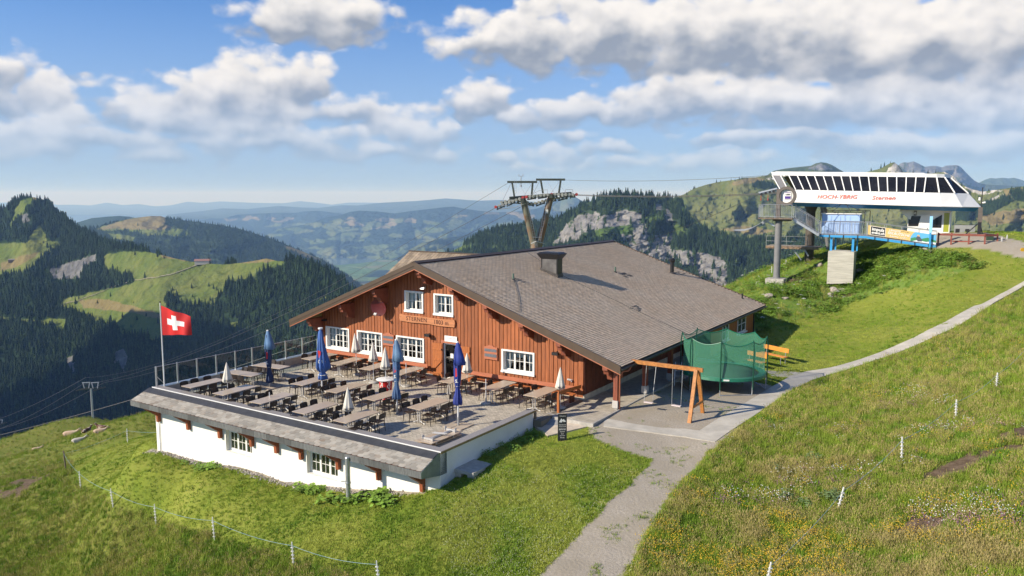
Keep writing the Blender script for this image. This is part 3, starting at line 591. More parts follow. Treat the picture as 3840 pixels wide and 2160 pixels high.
simple('hill', [(150,585),(190,561),(230,549),(270,545),(300,543),(325,545),(350,550),(400,562),(470,580)], 610, 5600, 7500, dict(FM, s=.004, forest=(.025,.04,.022)), 'low dark blue hill left of the bare topped one', 58, nx=200, nt=50, rough=.02)
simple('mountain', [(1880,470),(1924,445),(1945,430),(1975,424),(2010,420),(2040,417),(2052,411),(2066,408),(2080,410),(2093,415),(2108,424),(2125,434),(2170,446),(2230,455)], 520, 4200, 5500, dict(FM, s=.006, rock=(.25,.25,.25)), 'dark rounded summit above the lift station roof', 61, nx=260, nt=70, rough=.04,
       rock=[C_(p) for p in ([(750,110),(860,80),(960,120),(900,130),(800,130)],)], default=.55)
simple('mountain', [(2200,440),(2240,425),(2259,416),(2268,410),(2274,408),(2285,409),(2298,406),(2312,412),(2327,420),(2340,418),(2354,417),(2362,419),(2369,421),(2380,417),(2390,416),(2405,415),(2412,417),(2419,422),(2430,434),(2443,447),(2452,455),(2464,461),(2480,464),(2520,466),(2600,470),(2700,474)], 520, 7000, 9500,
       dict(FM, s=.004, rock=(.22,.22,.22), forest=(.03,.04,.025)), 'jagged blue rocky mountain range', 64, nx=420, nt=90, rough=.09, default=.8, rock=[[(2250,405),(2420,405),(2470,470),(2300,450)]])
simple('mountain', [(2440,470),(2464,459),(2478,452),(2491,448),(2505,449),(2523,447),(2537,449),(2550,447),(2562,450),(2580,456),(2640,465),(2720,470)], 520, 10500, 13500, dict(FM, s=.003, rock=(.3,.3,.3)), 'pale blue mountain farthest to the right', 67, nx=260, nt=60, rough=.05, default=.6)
# ------------------------------------------------------------------ haze
hz = MB(); hz.box(-88000, 88000, -1500, 89000, -1345, 440)
M_HAZE = bpy.data.materials.new('haze'); M_HAZE.use_nodes = True; _n = M_HAZE.node_tree.nodes; _n.clear(); _o = _n.new('ShaderNodeOutputMaterial'); _v = _n.new('ShaderNodeVolumePrincipled'); _v.inputs['Absorption Color'].default_value = (1, 1, 1, 1)
_v.inputs['Density'].default_value = HAZE_D = .000052; _v.inputs['Color'].default_value = (.36, .60, 1, 1); _v.inputs['Anisotropy'].default_value = .0
M_HAZE.node_tree.links.new(_v.outputs[0], _o.inputs['Volume'])
if USE_HAZE:
    tag(part('haze', hz, M_HAZE, None), 'pale blue summer haze over the whole valley', kind='stuff')

# ------------------------------------------------------------------ scattering
def scatter(name, pts, scl, rot, protos, kind='stuff', label=None, choose=None):
    n = len(pts); me = bpy.data.meshes.new(name); me.vertices.add(n); me.vertices.foreach_set('co', np.asarray(pts, np.float32).ravel())
    a = me.attributes.new('scl', 'FLOAT_VECTOR', 'POINT'); a.data.foreach_set('vector', np.asarray(scl, np.float32).ravel())
    a = me.attributes.new('rot', 'FLOAT_VECTOR', 'POINT'); a.data.foreach_set('vector', np.asarray(rot, np.float32).ravel())
    ch = rng.integers(0, len(protos), n) if choose is None else choose
    a = me.attributes.new('pick', 'INT', 'POINT'); a.data.foreach_set('value', ch.astype(np.int32))
    o = link(name, me); g = bpy.data.node_groups.new(name, 'GeometryNodeTree'); g.interface.new_socket('Geometry', in_out='INPUT', socket_type='NodeSocketGeometry'); g.interface.new_socket('Geometry', in_out='OUTPUT', socket_type='NodeSocketGeometry')
    N = g.nodes; L = g.links; gi = N.new('NodeGroupInput'); go = N.new('NodeGroupOutput'); j = N.new('GeometryNodeJoinGeometry')
    gin = N.new('GeometryNodeGeometryToInstance')
    for p in protos[::-1]:
        oi = N.new('GeometryNodeObjectInfo'); oi.inputs['Object'].default_value = p; L.new(oi.outputs['Geometry'], gin.inputs[0])
    iop = N.new('GeometryNodeInstanceOnPoints'); L.new(gi.outputs[0], iop.inputs['Points']); L.new(gin.outputs[0], iop.inputs['Instance'])
    iop.inputs['Pick Instance'].default_value = True
    def na(nm, ty, sock):
        q = N.new('GeometryNodeInputNamedAttribute'); q.data_type = ty; q.inputs['Name'].default_value = nm; L.new(q.outputs['Attribute'], iop.inputs[sock])
    na('pick', 'INT', 'Instance Index'); na('scl', 'FLOAT_VECTOR', 'Scale')
    q = N.new('GeometryNodeInputNamedAttribute'); q.data_type = 'FLOAT_VECTOR'; q.inputs['Name'].default_value = 'rot'
    e = N.new('FunctionNodeEulerToRotation'); L.new(q.outputs['Attribute'], e.inputs[0]); L.new(e.outputs[0], iop.inputs['Rotation'])
    L.new(iop.outputs[0], go.inputs[0])
    md = o.modifiers.new('scatter', 'NODES'); md.node_group = g; tag(o, label, kind=kind); return o
def proto(name, mb, *mats, smooth=False):
    me = mb.mesh(name, *mats, smooth=smooth) if isinstance(mb, MB) else mb
    return bpy.data.objects.new(name, me)       # never linked: only a source for the scatter
def conifer(seed, n=9, layers=7, w=.17):
    """spruce 1 unit tall: drooping ragged skirts of branches"""
    r = random.Random(seed); mb = MB(); 
    for k in range(layers):
        t = k/layers; z1 = .06+.80*t; rad = w*(1-t)**.85*r.uniform(.85, 1.12)+.012; top = min(1, z1+.34*(1-t*.55)); vs = [(r.uniform(-.01, .01), r.uniform(-.01, .01), top)]; a0 = r.random()*6
        for i in range(2*n):
            a = a0+pi*i/n; q = rad*(r.uniform(.85, 1.2) if i % 2 == 0 else r.uniform(.45, .7)); vs.append((q*cos(a), q*sin(a), z1-(.035 if i % 2 == 0 else -.03)*r.uniform(.4, 1.4)))
        mb.add(vs, [(0, 1+i, 1+(i+1) % (2*n)) for i in range(2*n)])
    return mb
M_CONIFER = mat('spruce_needles', (.024, .043, .015), rough=.9, var=.5, vscale=9, rnd=.45, spec=.1)
M_BARK = mat('spruce_bark', (.10, .07, .05), rough=.95)
CON = [proto('spruce_source', conifer(i, 5, 5, w), M_CONIFER) for i, w in ((1, .17), (2, .14), (3, .20), (4, .15))]
def forest_on(R, n, hmin, hmax, name, label, seed, ymax=1e9, clump=0.0, mask=None):
    r = np.random.default_rng(seed); f = R.cov[..., 0]*(1-R.cov[..., 1]); rk = R.cov[..., 1]; dn = rk.copy()
    for k_ in range(1, 7): dn[:-k_] = np.maximum(dn[:-k_], rk[k_:])
    f = f*(1-.85*dn)
    nt = R.nfront; nt2 = nt+3
    PX, PY, PZ = R.PX[:nt2], R.PY[:nt2], R.PZ[:nt2]; F = f[:nt2]
    ax = np.hypot(PX[:-1, 1:]-PX[:-1, :-1], PY[:-1, 1:]-PY[:-1, :-1]); ay = np.sqrt((PX[1:, :-1]-PX[:-1, :-1])**2+(PY[1:, :-1]-PY[:-1, :-1])**2+(PZ[1:, :-1]-PZ[:-1, :-1])**2)
    w = ax*ay*np.clip(F[:-1, :-1], .004 if clump == 0 else 0, 1)*(rk[:nt2-1, :-1] < .5)
    if mask is not None: w = w*mask[:nt2-1, :-1]
    w = (w/w.sum()).ravel(); idx = r.choice(w.size, n, p=w); iy, ix = np.unravel_index(idx, (nt2-1, PX.shape[1]-1)); a = r.random(n)[:, None]; b = r.random(n)[:, None]
    P = np.stack([PX, PY, PZ], -1)
    p = (P[iy, ix]*(1-a)*(1-b)+P[iy, ix+1]*a*(1-b)+P[iy+1, ix]*(1-a)*b+P[iy+1, ix+1]*a*b)
    h = hmin+(hmax-hmin)*r.random(n)**1.6; p[:, 2] -= 1.0
    s = np.stack([h*r.uniform(.9, 1.3, n), h*r.uniform(.9, 1.3, n), h], -1); rot = np.stack([r.normal(0, .03, n), r.normal(0, .03, n), r.uniform(0, 6.28, n)], -1)
    return scatter(name, p, s, rot, CON, label=label)
forest_on(L1, 23000, 10, 26, 'forest', 'dark spruce forest on the left mountain', 1)
forest_on(R1, 24000, 11, 26, 'forest', 'spruce forest between the limestone cliffs', 2)
forest_on(R2, 2600, 12, 20, 'forest', 'scattered spruce groves on the grassy alp', 3)
forest_on(L2, 9000, 16, 26, 'forest', 'spruce forest on the bare topped hill', 4)
# single spruces one can tell apart on the saddle pasture: things of their own
M_SINGLE = M_CONIFER
TREES = [(700,925,25),(878,1020,42),(985,1045,32),(1047,1018,30),(1135,1060,48),(1160,1180,30),(1025,1160,20),(940,1095,28),(882,1115,24),(845,1100,32),(1375,815,36),(1378,880,22),(1430,920,32),(1508,900,40),(1340,920,34),(1305,722,18),(1240,830,34),(1270,870,40),(957,926,14),(435,880,22),(352,570,40),(322,590,34),(968,575,34),(1130,590,28),(1175,600,24),(1187,565,22),(1500,800,28),(1530,815,34),(1555,830,28),(940,500,22),(985,495,20),(1018,510,50),(310,495,18),(1480,700,10)]
trunk_m = MB().tube((0, 0, 0), (0, 0, .5), .018, .01, 6).mesh('trunk', M_BARK)
crowns = [conifer(20+i, 7, 8, (.2, .17, .23)[i]).mesh('crown', M_SINGLE) for i in range(3)]
def place_on(R, x, y):
    j = int(np.clip(np.interp(x, R.X[0], np.arange(R.X.shape[1])), 0, R.X.shape[1]-1)); col = R.Y[:, j]; i = int(np.argmin(np.abs(col-y)))
    return R.PX[i, j], R.PY[i, j], R.PZ[i, j]
ORD = 'first second third fourth fifth sixth seventh eighth ninth tenth eleventh twelfth thirteenth'.split()
def tree_label(i):
    band = lambda t: 0 if t[1] < 520 else 1 if t[1] < 640 else 2 if t[1] < 860 else 3 if t[1] < 990 else 4
    b_ = band(TREES[i]); same = sorted([t for t in TREES if band(t) == b_]); k = same.index(TREES[i])
    where = ['on the ridge top right of the peak', 'in the belt just below the ridge', 'across the upper saddle pasture', 'across the middle of the pasture', 'across the lowest pasture behind the flag'][b_]
    return f'{ORD[k]} lone spruce from the left {where}'
for i, (tx, ty, th_) in enumerate(TREES):
    x, y = tx*.3515, 436+ty*.3515+th_*.09; p = place_on(L1, x, y); h = th_*.524/F_PX*p[1]*1.25
    t = root('spruce', tree_label(i), 'tree', world=(p[0], p[1], p[2]-.5), wrot=i, group='lone spruces on the far pasture')
    t.scale = (h, h, h)
    link('trunk', trunk_m, t); link('crown', crowns[i % 3], t)
# pale farm track across the saddle
TRK = [(511,662),(480,674),(440,689),(400,697),(340,706),(300,716),(262,732),(230,745),(196,757),(165,765),(140,774)]
tk = MB(); tp_ = []
for (a, b_), (c, d) in zip(TRK[:-1], TRK[1:]):
    for i in range(6): x_ = a+(c-a)*i/6; y_ = b_+(d-b_)*i/6; tp_.append(Vector(place_on(L1, x_, y_))+Vector((0, 0, 1.2)))
for a, b_ in zip(tp_[:-1], tp_[1:]): tk.quad(tuple(a+Vector((0, -2.2, -.5))), tuple(b_+Vector((0, -2.2, -.5))), tuple(b_+Vector((0, 2.2, .6))), tuple(a+Vector((0, 2.2, .6))))
tag(part('farm_track', tk, mat('pale_track', (.34, .30, .22)), None), 'pale farm track crossing the saddle pasture', kind='structure')
# farmhouse and hut on the pasture
def hut(x, y, L_, Wd, H_, rot, label, wallc, roofc):
    p = place_on(L1, x, y); t = root('alpine_hut', label, 'hut', world=(p[0], p[1], p[2]), wrot=rot)
    part('wall', MB().box(-L_/2, L_/2, -Wd/2, Wd/2, -3, H_), mat('hut_wall', wallc), t)
    part('roof', MB().prism([(-Wd/2-1, H_), (Wd/2+1, H_), (0, H_+Wd*.33)], 0, -L_/2-1, L_/2+1), mat('hut_roof', roofc), t)
hut(511, 660.5, 32, 12, 5, .2, 'long low farmhouse with reddish roof on the saddle', (.55,.5,.42), (.30,.16,.13))
hut(32, 657, 16, 9, 4, .3, 'small dark wooden hut on the left alp', (.16,.12,.09), (.22,.20,.19))
# ================================================================== the chalet
RK, LK = -.347, .402                       # roof slopes right and left of the ridge
RU, RZ = -9.6, 6.47                        # ridge
V0R, V1R, UE, UL = -1.33, 23.0, 2.56, -19.51
def roof_z(u): return RZ+(u-RU)*RK if u >= RU else RZ+(u-RU)*LK
chalet = root('chalet', 'large rust-red board clad mountain restaurant under a shallow tiled gable roof', 'restaurant building', (0, 0, 0))
M_BOARD = mat('red_wood_boards', (.31, .097, .032), rough=.62, var=.22, vscale=2.2, stretch=(6, 6, .6), rnd=.16, bump=.2, bscale=30)
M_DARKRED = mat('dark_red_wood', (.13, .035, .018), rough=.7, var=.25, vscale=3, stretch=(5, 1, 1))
M_TRIM = mat('red_trim_wood', (.42, .145, .075), rough=.55, var=.15, vscale=3, stretch=(.5, 4, 4))
M_BROWN = mat('brown_sheet_metal', (.085, .058, .038), rough=.45, var=.1, vscale=2)
M_WHITE = mat('white_paint', (.80, .80, .76), rough=.45, var=.03)
M_CONC = mat('concrete', (.42, .40, .36), rough=.9, var=.18, vscale=4, bump=.3, bscale=40)
M_GLASS = glass_mat('window_glass')
M_LACE = mat('lace_curtain', (.82, .82, .80), rough=.9, alpha=.72)
M_INT = mat('dark_interior', (.06, .045, .035), rough=.9)
M_BLACK = mat('black_metal', (.018, .018, .02), rough=.4, var=.2)
M_DARKMET = mat('weathered_dark_metal', (.05, .045, .042), rough=.5, var=.35, vscale=4, bump=.1)
M_TILE = mat('roof_tile', (.62, .49, .36), rough=.9, var=.12, vscale=.5, rnd=.10, attr=True, col2=(.64, .53, .41), spec=.1)
M_SLATE = mat('roof_slate', (.33, .31, .27), rough=.85, var=.2, vscale=1.2, rnd=.24, attr=True, col2=(.25, .20, .155), spec=.2, thresh=(.5, .75))
M_STEEL = mat('galvanised_steel', (.46, .48, .50), rough=.38, metal=.65, var=.12, vscale=5)
# openings of the gable wall: u0, u1, z0, z1
OPEN = {'w1': (-17.78, -15.84, .73, 2.09), 'w2': (-15.17, -13.18, .73, 2.08), 'w3': (-12.08, -10.06, .73, 2.07), 'w4': (-4.8, -2.82, .88, 2.06), 'up1': (-11.40, -10.08, 3.54, 4.71), 'up2': (-9.30, -7.98, 3.52, 4.68), 'door': (-8.72, -7.62, -.02, 1.98)}
def top_of(u): return roof_z(u)-.16
def column(mb, u0, u1, y0, y1, zb=0.0, opens=OPEN.values()):
    cuts = sorted([(o[2], o[3]) for o in opens if o[0] < u1-1e-3 and o[1] > u0+1e-3]); z = zb
    for a, b in cuts:
        if a > z+.01: mb.box(u0, u1, y0, y1, z, a)
        z = max(z, b)
    t0, t1 = top_of(u0), top_of(u1)
    if u0 < RU < u1: mb.prism([(u0, z), (u1, z), (u1, t1), (RU, top_of(RU)), (u0, t0)], 1, y0, y1)
    else: mb.prism([(u0, z), (u1, z), (u1, t1), (u0, t0)], 1, y0, y1)
# backing wall, sliced at every opening edge
mb = MB(); us = sorted({-18.15, 0.0, RU}|{o[i] for o in OPEN.values() for i in (0, 1)})
for a, b_ in zip(us[:-1], us[1:]): column(mb, a, b_, 0.0, .22, 0)
part('wall', mb, M_DARKRED, chalet)
# individual cladding boards (battens closed by narrow shadow gaps)
nb = 78; wv = 18.15/nb
bu = -18.15
for i in range(nb):
    w = wv*random.uniform(.96, 1.04) if i < nb-1 else -bu
    u0, u1 = bu+.017, min(0, bu+w)-.017; pr = random.choice((.030, .034, .046)); mb = MB()
    ops = [o for o in OPEN.values() if o[0]-.02 < u1 and o[1]+.02 > u0]
    segs = sorted({u0, u1}|{min(max(e, u0), u1) for o in ops for e in (o[0], o[1])})
    for a, b_ in zip(segs[:-1], segs[1:]):
        if b_-a < .012: continue
        cuts = sorted([(o[2], o[3]) for o in ops if o[0] < b_-1e-3 and o[1] > a+1e-3]); zs = .02
        for c0, c1 in cuts:
            if c0 > zs+.03: part('board', MB().box(a, b_, -pr, -.002, zs, c0), M_BOARD, chalet)
            zs = c1
        mb = MB(); column(mb, a, b_, -pr, -.002, zs, ()); part('board', mb, M_BOARD, chalet)
    bu += w
# side wall under the right eaves, rear walls, plinth, floor
mb = MB()
for i in range(92): mb.box(.0, .035 if i % 2 else .028, .012+i*.25, (i+1)*.25-.012, .26, 2.42)
o = part('side_cladding', mb, M_DARKRED, chalet); tag(o, kind='stuff')
part('side_wall', MB().box(-.22, -.001, .222, 23.0-.4, 0, 2.45), M_DARKRED, chalet)
mb = MB(); mb.prism([(-18.15, -4), (0, -4), (0, top_of(0)), (RU, top_of(RU)), (-18.15, top_of(-18.15))], 1, 22.3, 22.55); part('rear_wall', mb, M_DARKRED, chalet)
part('left_wall', MB().box(-18.15, -17.95, .222, 22.29, -4, top_of(-18.15)), M_DARKRED, chalet)
mb = MB(); mb.box(-.0, .07, -.05, 22.3, -.4, .26); mb.box(-18.15, -8.9, -.05, -.004, -.2, .12).box(-7.4, 0, -.05, -.004, -.2, .12); part('plinth', mb, mat('plinth_render', (.50,.45,.36), var=.15, vscale=3), chalet)
part('interior_floor', MB().box(-17.9, -.25, .25, 22.2, -.12, .02), M_INT, chalet)
part('interior_wall', MB().box(-17.9, -.25, 3.2, 3.3, .03, 2.15).box(-13.5, -5.2, 3.2, 3.3, 2.151, 4.4), M_INT, chalet)
# windows
def window(u0, u1, z0, z1, n, rows, parent, y=-.05, depth=.26, curtain=True, cols=2, axis=0, name='window', frame_m=None, deep=.0, glass=None):
    """built in the x-z plane facing -y; axis 1 turns it to face +x"""
    fm = frame_m or M_WHITE
    T = (lambda m_: m_)
    w = link(name, None, parent)
    if axis: w.rotation_euler = (0, 0, pi/2); w.location = (axis_x, 0, 0)
    t = .085
    f = MB()    # white surround with its deep reveals
    f.box(u0-.02, u0+t, y-.03, y+depth, z0, z1).box(u1-t, u1+.02, y-.03, y+depth, z0, z1).box(u0+t, u1-t, y-.03, y+depth, z1-t, z1).box(u0+t, u1-t, y-.028, y+depth, z0, z0+t)
    part('frame', f, fm, w)
    part('sill', MB().box(u0-.04, u1+.04, y-.07, y-.031, z0-.05, z0+t*.7), fm, w)
    iw = (u1-u0-2*t)/n; g0 = y+depth-.09
    for i in range(n):
        a, b_ = u0+t+i*iw, u0+t+(i+1)*iw; c = MB(); s = .05
        c.box(a+.004, a+s, g0, g0+.05, z0+t, z1-t).box(b_-s, b_-.004, g0, g0+.05, z0+t, z1-t).box(a+s, b_-s, g0, g0+.05, z1-t-s, z1-t).box(a+s, b_-s, g0, g0+.05, z0+t, z0+t+s)
        for k in range(1, cols): x = a+s+(b_-a-2*s)*k/cols; c.box(x-.011, x+.011, g0+.005, g0+.035, z0+t+s, z1-t-s)
        for k in range(1, rows): z = z0+t+s+(z1-z0-2*t-2*s)*k/rows; c.box(a+s, b_-s, g0+.002, g0+.038, z-.011, z+.011)
        part('casement', c, fm, w)
        part('pane', MB().quad((a+s, g0+.044, z0+t+s), (b_-s, g0+.044, z0+t+s), (b_-s, g0+.044, z1-t-s), (a+s, g0+.044, z1-t-s)), glass or M_GLASS, w)
        if curtain:
            cm = MB(); aa, bb = a+s, b_-s; W_ = bb-aa; H_ = z1-z0-2*t; zz = z1-t
            side = -1 if i == 0 else (1 if i == n-1 else 0); K = 14; pts = []
            for q in range(K+1):
                x = aa+W_*q/K; yy = g0+.09+.014*sin(q*2.6)
                if side == 0: zb = zz-H_*.36+.05*abs(sin(q*.9))
                else:
                    e = (q/K) if side < 0 else 1-q/K; zb = zz-H_*(.95 if e < .45 else max(.2, .95-1.5*(e-.45)))
                pts.append((x, yy, zb))
            for q in range(K): cm.quad((pts[q][0], pts[q][1], pts[q][2]), (pts[q+1][0], pts[q+1][1], pts[q+1][2]), (pts[q+1][0], pts[q+1][1], zz), (pts[q][0], pts[q][1], zz))
            part('curtain', cm, M_LACE, w)
    return w
axis_x = 0
for k, n, rows, cols in (('w1', 3, 3, 2), ('w2', 3, 3, 2), ('w3', 3, 3, 2), ('w4', 3, 2, 2), ('up1', 2, 2, 2), ('up2', 2, 2, 2)):
    o = OPEN[k]; window(o[0], o[1], o[2], o[3], n, rows, chalet, cols=cols)
# door with its shutters
d = link('door', None, chalet); u0, u1, z0, z1 = OPEN['door']
part('frame', MB().box(u0, u0+.07, .04, .16, z0, z1).box(u1-.07, u1, .04, .16, z0, z1).box(u0+.07, u1-.07, .04, .16, z1-.08, z1).box(u0+.07, u1-.07, .045, .155, z0, z0+.1), M_WHITE, d)
part('pane', MB().quad((u0+.07, .1, z0+.1), (u1-.07, .1, z0+.1), (u1-.07, .1, z1-.08), (u0+.07, .1, z1-.08)), M_GLASS, d)
part('handle', MB().tube((u1-.12, .03, .95), (u1-.12, .03, 1.15), .012), M_STEEL, d)
part('notice', MB().box(u0+.42, u0+.62, .085, .09, 1.15, 1.4), M_WHITE, d)
part('reveal', MB().box(u0-.1, u0-.001, -.06, .2, 0, z1+.1).box(u1+.001, u1+.1, -.06, .2, 0, z1+.1).box(u0-.1, u1+.1, -.075, .2, z1+.001, z1+.14), M_TRIM, d)
M_SHUT = mat('orange_brown_wood', (.40, .125, .032), rough=.6, var=.2, vscale=4, stretch=(5, 5, .6))
def shutter(ux, w, side):
    s = link('shutter', None, chalet)
    for i in range(5): part('plank', MB().box(ux+w*i/5+.004, ux+w*(i+1)/5-.004, -.10, -.075, .03, 1.93), M_SHUT, s)
    part('brace', MB().box(ux+.01, ux+w-.01, -.125, -.101, .22, .32).box(ux+.01, ux+w-.01, -.125, -.101, 1.55, 1.65).box(ux+.01, ux+w-.01, -.125, -.101, .95, 1.03).bar((ux+.04, -.113, .35), (ux+w-.04, -.113, .92), .02, .07, (0, 1, 0)), M_SHUT, s)
    part('hinge', MB().tube((ux+(w if side < 0 else 0), -.12, .25), (ux+(w if side < 0 else 0), -.12, .32), .03).tube((ux+(w if side < 0 else 0), -.12, 1.56), (ux+(w if side < 0 else 0), -.12, 1.64), .03), M_BLACK, s)
shutter(-9.42, .66, -1); shutter(-7.5, .64, 1)
# bench back boards along the wall
mb = MB(); mb.box(-17.6, -9.46, -.50, -.46, .56, .76); part('bench_back', mb, M_TRIM, chalet)
mb = MB(); mb.box(-7.05, -3.4, -.50, -.46, .56, .76); part('bench_back', mb, M_TRIM, chalet)
mb = MB(); mb.box(-3.39, -.1, -.502, -.462, .56, .76); part('bench_back', mb, M_TRIM, chalet)
mb = MB(); mb.box(-17.6, -9.46, -.92, -.55, .40, .44); mb.box(-7.05, -.1, -.92, -.55, .40, .44); part('bench_seat', mb, M_SHUT, chalet)
mb = MB()
for x in (-17.4, -15.5, -13.5, -11.5, -9.7, -6.9, -5, -3, -1.3, -.3): mb.box(x, x+.07, -.9, -.5, .0, .4).box(x, x+.07, -.5, -.06, .5, .56)
part('bench_leg', mb, M_DARKRED, chalet)
# end rail beside the ramp
rl = root('handrail', 'orange wooden handrail beside the ramp at the corner of the chalet', 'handrail', (0, 0, 0))
part('post', MB().box(.02, .12, -2.68, -2.58, 0, .92), M_SHUT, rl)
part('rail', MB().bar((-.1, -.1, .69), (.07, -2.66, .93), .045, .17), M_SHUT, rl)
# roof: decks, soffit, bargeboards
th_ = .13
mb = MB(); mb.prism([(RU, RZ-.05), (UE, RZ+(UE-RU)*RK-.05), (UE, RZ+(UE-RU)*RK-.05-th_), (RU, RZ-.05-th_)], 1, V0R+.05, V1R); part('roof_deck', mb, M_DARKRED, chalet)
mb = MB(); mb.prism([(UL, RZ+(UL-RU)*LK-.05), (RU-.002, RZ-.05), (RU-.002, RZ-.05-th_), (UL, RZ+(UL-RU)*LK-.05-th_)], 1, V0R+.05, V1R); part('roof_deck', mb, M_DARKRED, chalet)
zr = RZ+(UE-RU)*RK; zl = RZ+(UL-RU)*LK
def barge(mb, dz0, dz1, y0, y1, side):
    if side > 0: mb.prism([(RU, RZ+dz1), (RU, RZ+dz0), (UE+.04, zr+dz0-.014), (UE+.04, zr+dz1-.014)], 1, y0, y1)
    else: mb.prism([(UL-.04, zl+dz1-.016), (UL-.04, zl+dz0-.016), (RU-.003, RZ+dz0), (RU-.003, RZ+dz1)], 1, y0, y1)
for sd in (1, -1):
    mb = MB(); barge(mb, -.20, .035, V0R-.06, V0R+.02, sd); part('bargeboard', mb, M_BROWN, chalet)
    mb = MB(); barge(mb, -.36, -.204, V0R-.035, V0R+.03, sd); part('bargeboard', mb, M_BROWN, chalet)
    mb = MB(); barge(mb, -.41, -.364, V0R-.02, V0R+.06, sd); part('verge_trim', mb, M_TRIM, chalet)
    mb = MB(); barge(mb, -.20, .03, V1R, V1R+.06, sd); part('bargeboard', mb, M_BROWN, chalet)
mb = MB(); mb.prism([(RU-.22, RZ-.05), (RU, RZ+.07), (RU+.22, RZ-.03)], 1, V0R-.06, V1R+.05); part('ridge_cap', mb, M_BROWN, chalet)
# gutter along the right eaves, dark fascia
mb = MB(); mb.box(UE+.0, UE+.05, V0R+.02, V1R, zr-.26, zr-.03); part('fascia', mb, M_BLACK, chalet)
prof = [(.055+.075*cos(a), .075*sin(a)) for a in np.linspace(pi, 2*pi, 9)]+[(.118, 0), (-.008, 0)]
mb = MB(); mb.prism([(UE+.055+a, zr-.10+b_) for a, b_ in prof], 1, V0R-.02, V1R+.02); part('gutter', mb, M_BLACK, chalet)
M_COPPER = mat('copper_brown_pipe', (.30, .10, .05), rough=.45)
mb = MB(); mb.path([(UE+.11, -.35, zr-.15), (UE+.05, -.45, zr-.35), (UE-.2, -.55, zr-.40), (2.22, -.6, zr-.62), (2.22, -.6, .0)], .045, 8); part('downpipe', mb, M_COPPER, chalet)
mb = MB(); mb.path([(UE+.11, 22.0, zr-.15), (UE-.1, 22.2, zr-.4), (1.98, 22.35, zr-.5), (1.98, 22.35, .1)], .045, 8); part('downpipe', mb, M_BLACK, chalet)
# purlin ends with their notched underside
for (pu, pz) in [(-9.56,5.72),(-7.35,5.02),(-5.15,4.33),(-2.97,3.6),(-.83,2.95),(1.69,2.16),(-12.81,4.48),(-15.48,3.42),(-18.18,2.36)]:
    zt = roof_z(pu)-.40; k = RK if pu > RU else LK
    mb = MB(); y0 = V0R+.20; hh = .46
    mb.prism([(y0, zt-hh*.55), (y0+.1, zt-hh*.6), (y0+.16, zt-hh), (y0+.45, zt-hh*1.1), (y0+.55, zt-hh*1.7), (y0+1.0, zt-hh*2.0), (.6, zt-hh*2.0), (.6, zt), (y0, zt)], 0, pu-.13, pu+.13); part('purlin', mb, mat('purlin_wood', (.24, .07, .036), rough=.65, var=.2) if 'purlin_wood' not in bpy.data.materials else bpy.data.materials['purlin_wood'], chalet)
# posts under the right eaves
for i, pv in enumerate((-.57, 2.82, 6.21, 9.6)):
    pm = link('post', None, chalet)
    part('shaft', MB().box(1.93, 2.035, pv-.13, pv+.13, .42, 2.12).box(2.04, 2.15, pv-.13, pv+.13, .42, 2.12), mat('post_wood', (.22, .06, .03), rough=.6, var=.25, vscale=3, stretch=(4, 4, .5)) if i == 0 else bpy.data.materials['post_wood'], pm)
    part('base', MB().box(1.9, 2.18, pv-.15, pv+.15, .06, .42), mat('ribbed_base', (.45, .43, .40), var=.1) if i == 0 else bpy.data.materials['ribbed_base'], pm)
    part('foot', MB().box(1.96, 2.12, pv-.1, pv+.1, -.2, .06), M_STEEL, pm)
part('eaves_beam', MB().box(1.94, 2.14, -1.0, 12.6, 2.13, 2.31), M_DARKRED, chalet)
# annex below the far end of the eaves, with its two windows
axis_x = 1.9
mb = MB(); mb.box(0.08, 1.9, 13.2, 22.3, -.3, 2.13)
part('annex_wall', mb, M_DARKRED, chalet)
mb = MB()
for i in range(44):
    v = 13.2+i*.207; mb.box(1.901, 1.935, v+.012, v+.195, .1, 2.13)
o = part('annex_cladding', mb, M_BOARD, chalet); tag(o, kind='stuff')
for (a, b_) in ((15.3, 16.6), (18.5, 20.4)):
    w = link('window', None, chalet); x = 1.94
    part('frame', MB().box(x, x+.05, a, b_, .7, .8).box(x, x+.05, a, b_, 1.8, 1.9).box(x, x+.05, a, a+.09, .8, 1.8).box(x, x+.05, b_-.09, b_, .8, 1.8).box(x, x+.045, (a+b_)/2-.04, (a+b_)/2+.04, .8, 1.8).box(x, x+.04, a+.09, b_-.09, 1.28, 1.31), M_WHITE, w)
    part('sill', MB().box(x, x+.16, a-.05, b_+.05, .62, .695), M_WHITE, w)
    part('pane', MB().quad((x+.012, a+.09, .8), (x+.012, b_-.09, .8), (x+.012, b_-.09, 1.8), (x+.012, a+.09, 1.8)), mat('dark_pane', (.05,.06,.06), rough=.05), w)
# roof tiles: staggered courses, thick front edges; the 300 nearest ones are single pieces
tw, ex = .38, .125; ncr = int((UE-RU-.1)/ex); L_ = sqrt(1+RK*RK)
one = MB(); one.add([(0, .006, 0), (0, tw-.006, 0), (-.17, tw-.006, -.002), (-.17, .006, -.002), (0, .035, .046), (0, tw-.035, .046), (-.17, tw-.012, .004), (-.17, .012, .004), (-.03, .006, .034), (-.03, tw-.006, .034)],
   [(0, 1, 9, 5, 4, 8), (4, 5, 9, 6, 7, 8), (0, 8, 7, 3), (1, 2, 6, 9)])
tile_me = one.mesh('roof_tile', M_TILE)
stf = MB(); rnds = []; cand = []
for r in range(ncr):
    u = UE+.03-r*ex; off = (r % 2)*tw/2+(random.random()-.5)*.02; v = V0R+.0-off
    while v < V1R-.05:
        cand.append((u, max(v, V0R-.02), r)); v += tw
cand.sort(key=lambda c: hypot(c[0]-17.4, c[1]+29.5+0.0))
bv = [Vector(p) for p in one.v]; slope = math.atan(-RK)
Rm = Matrix.Rotation(slope, 4, 'Y')
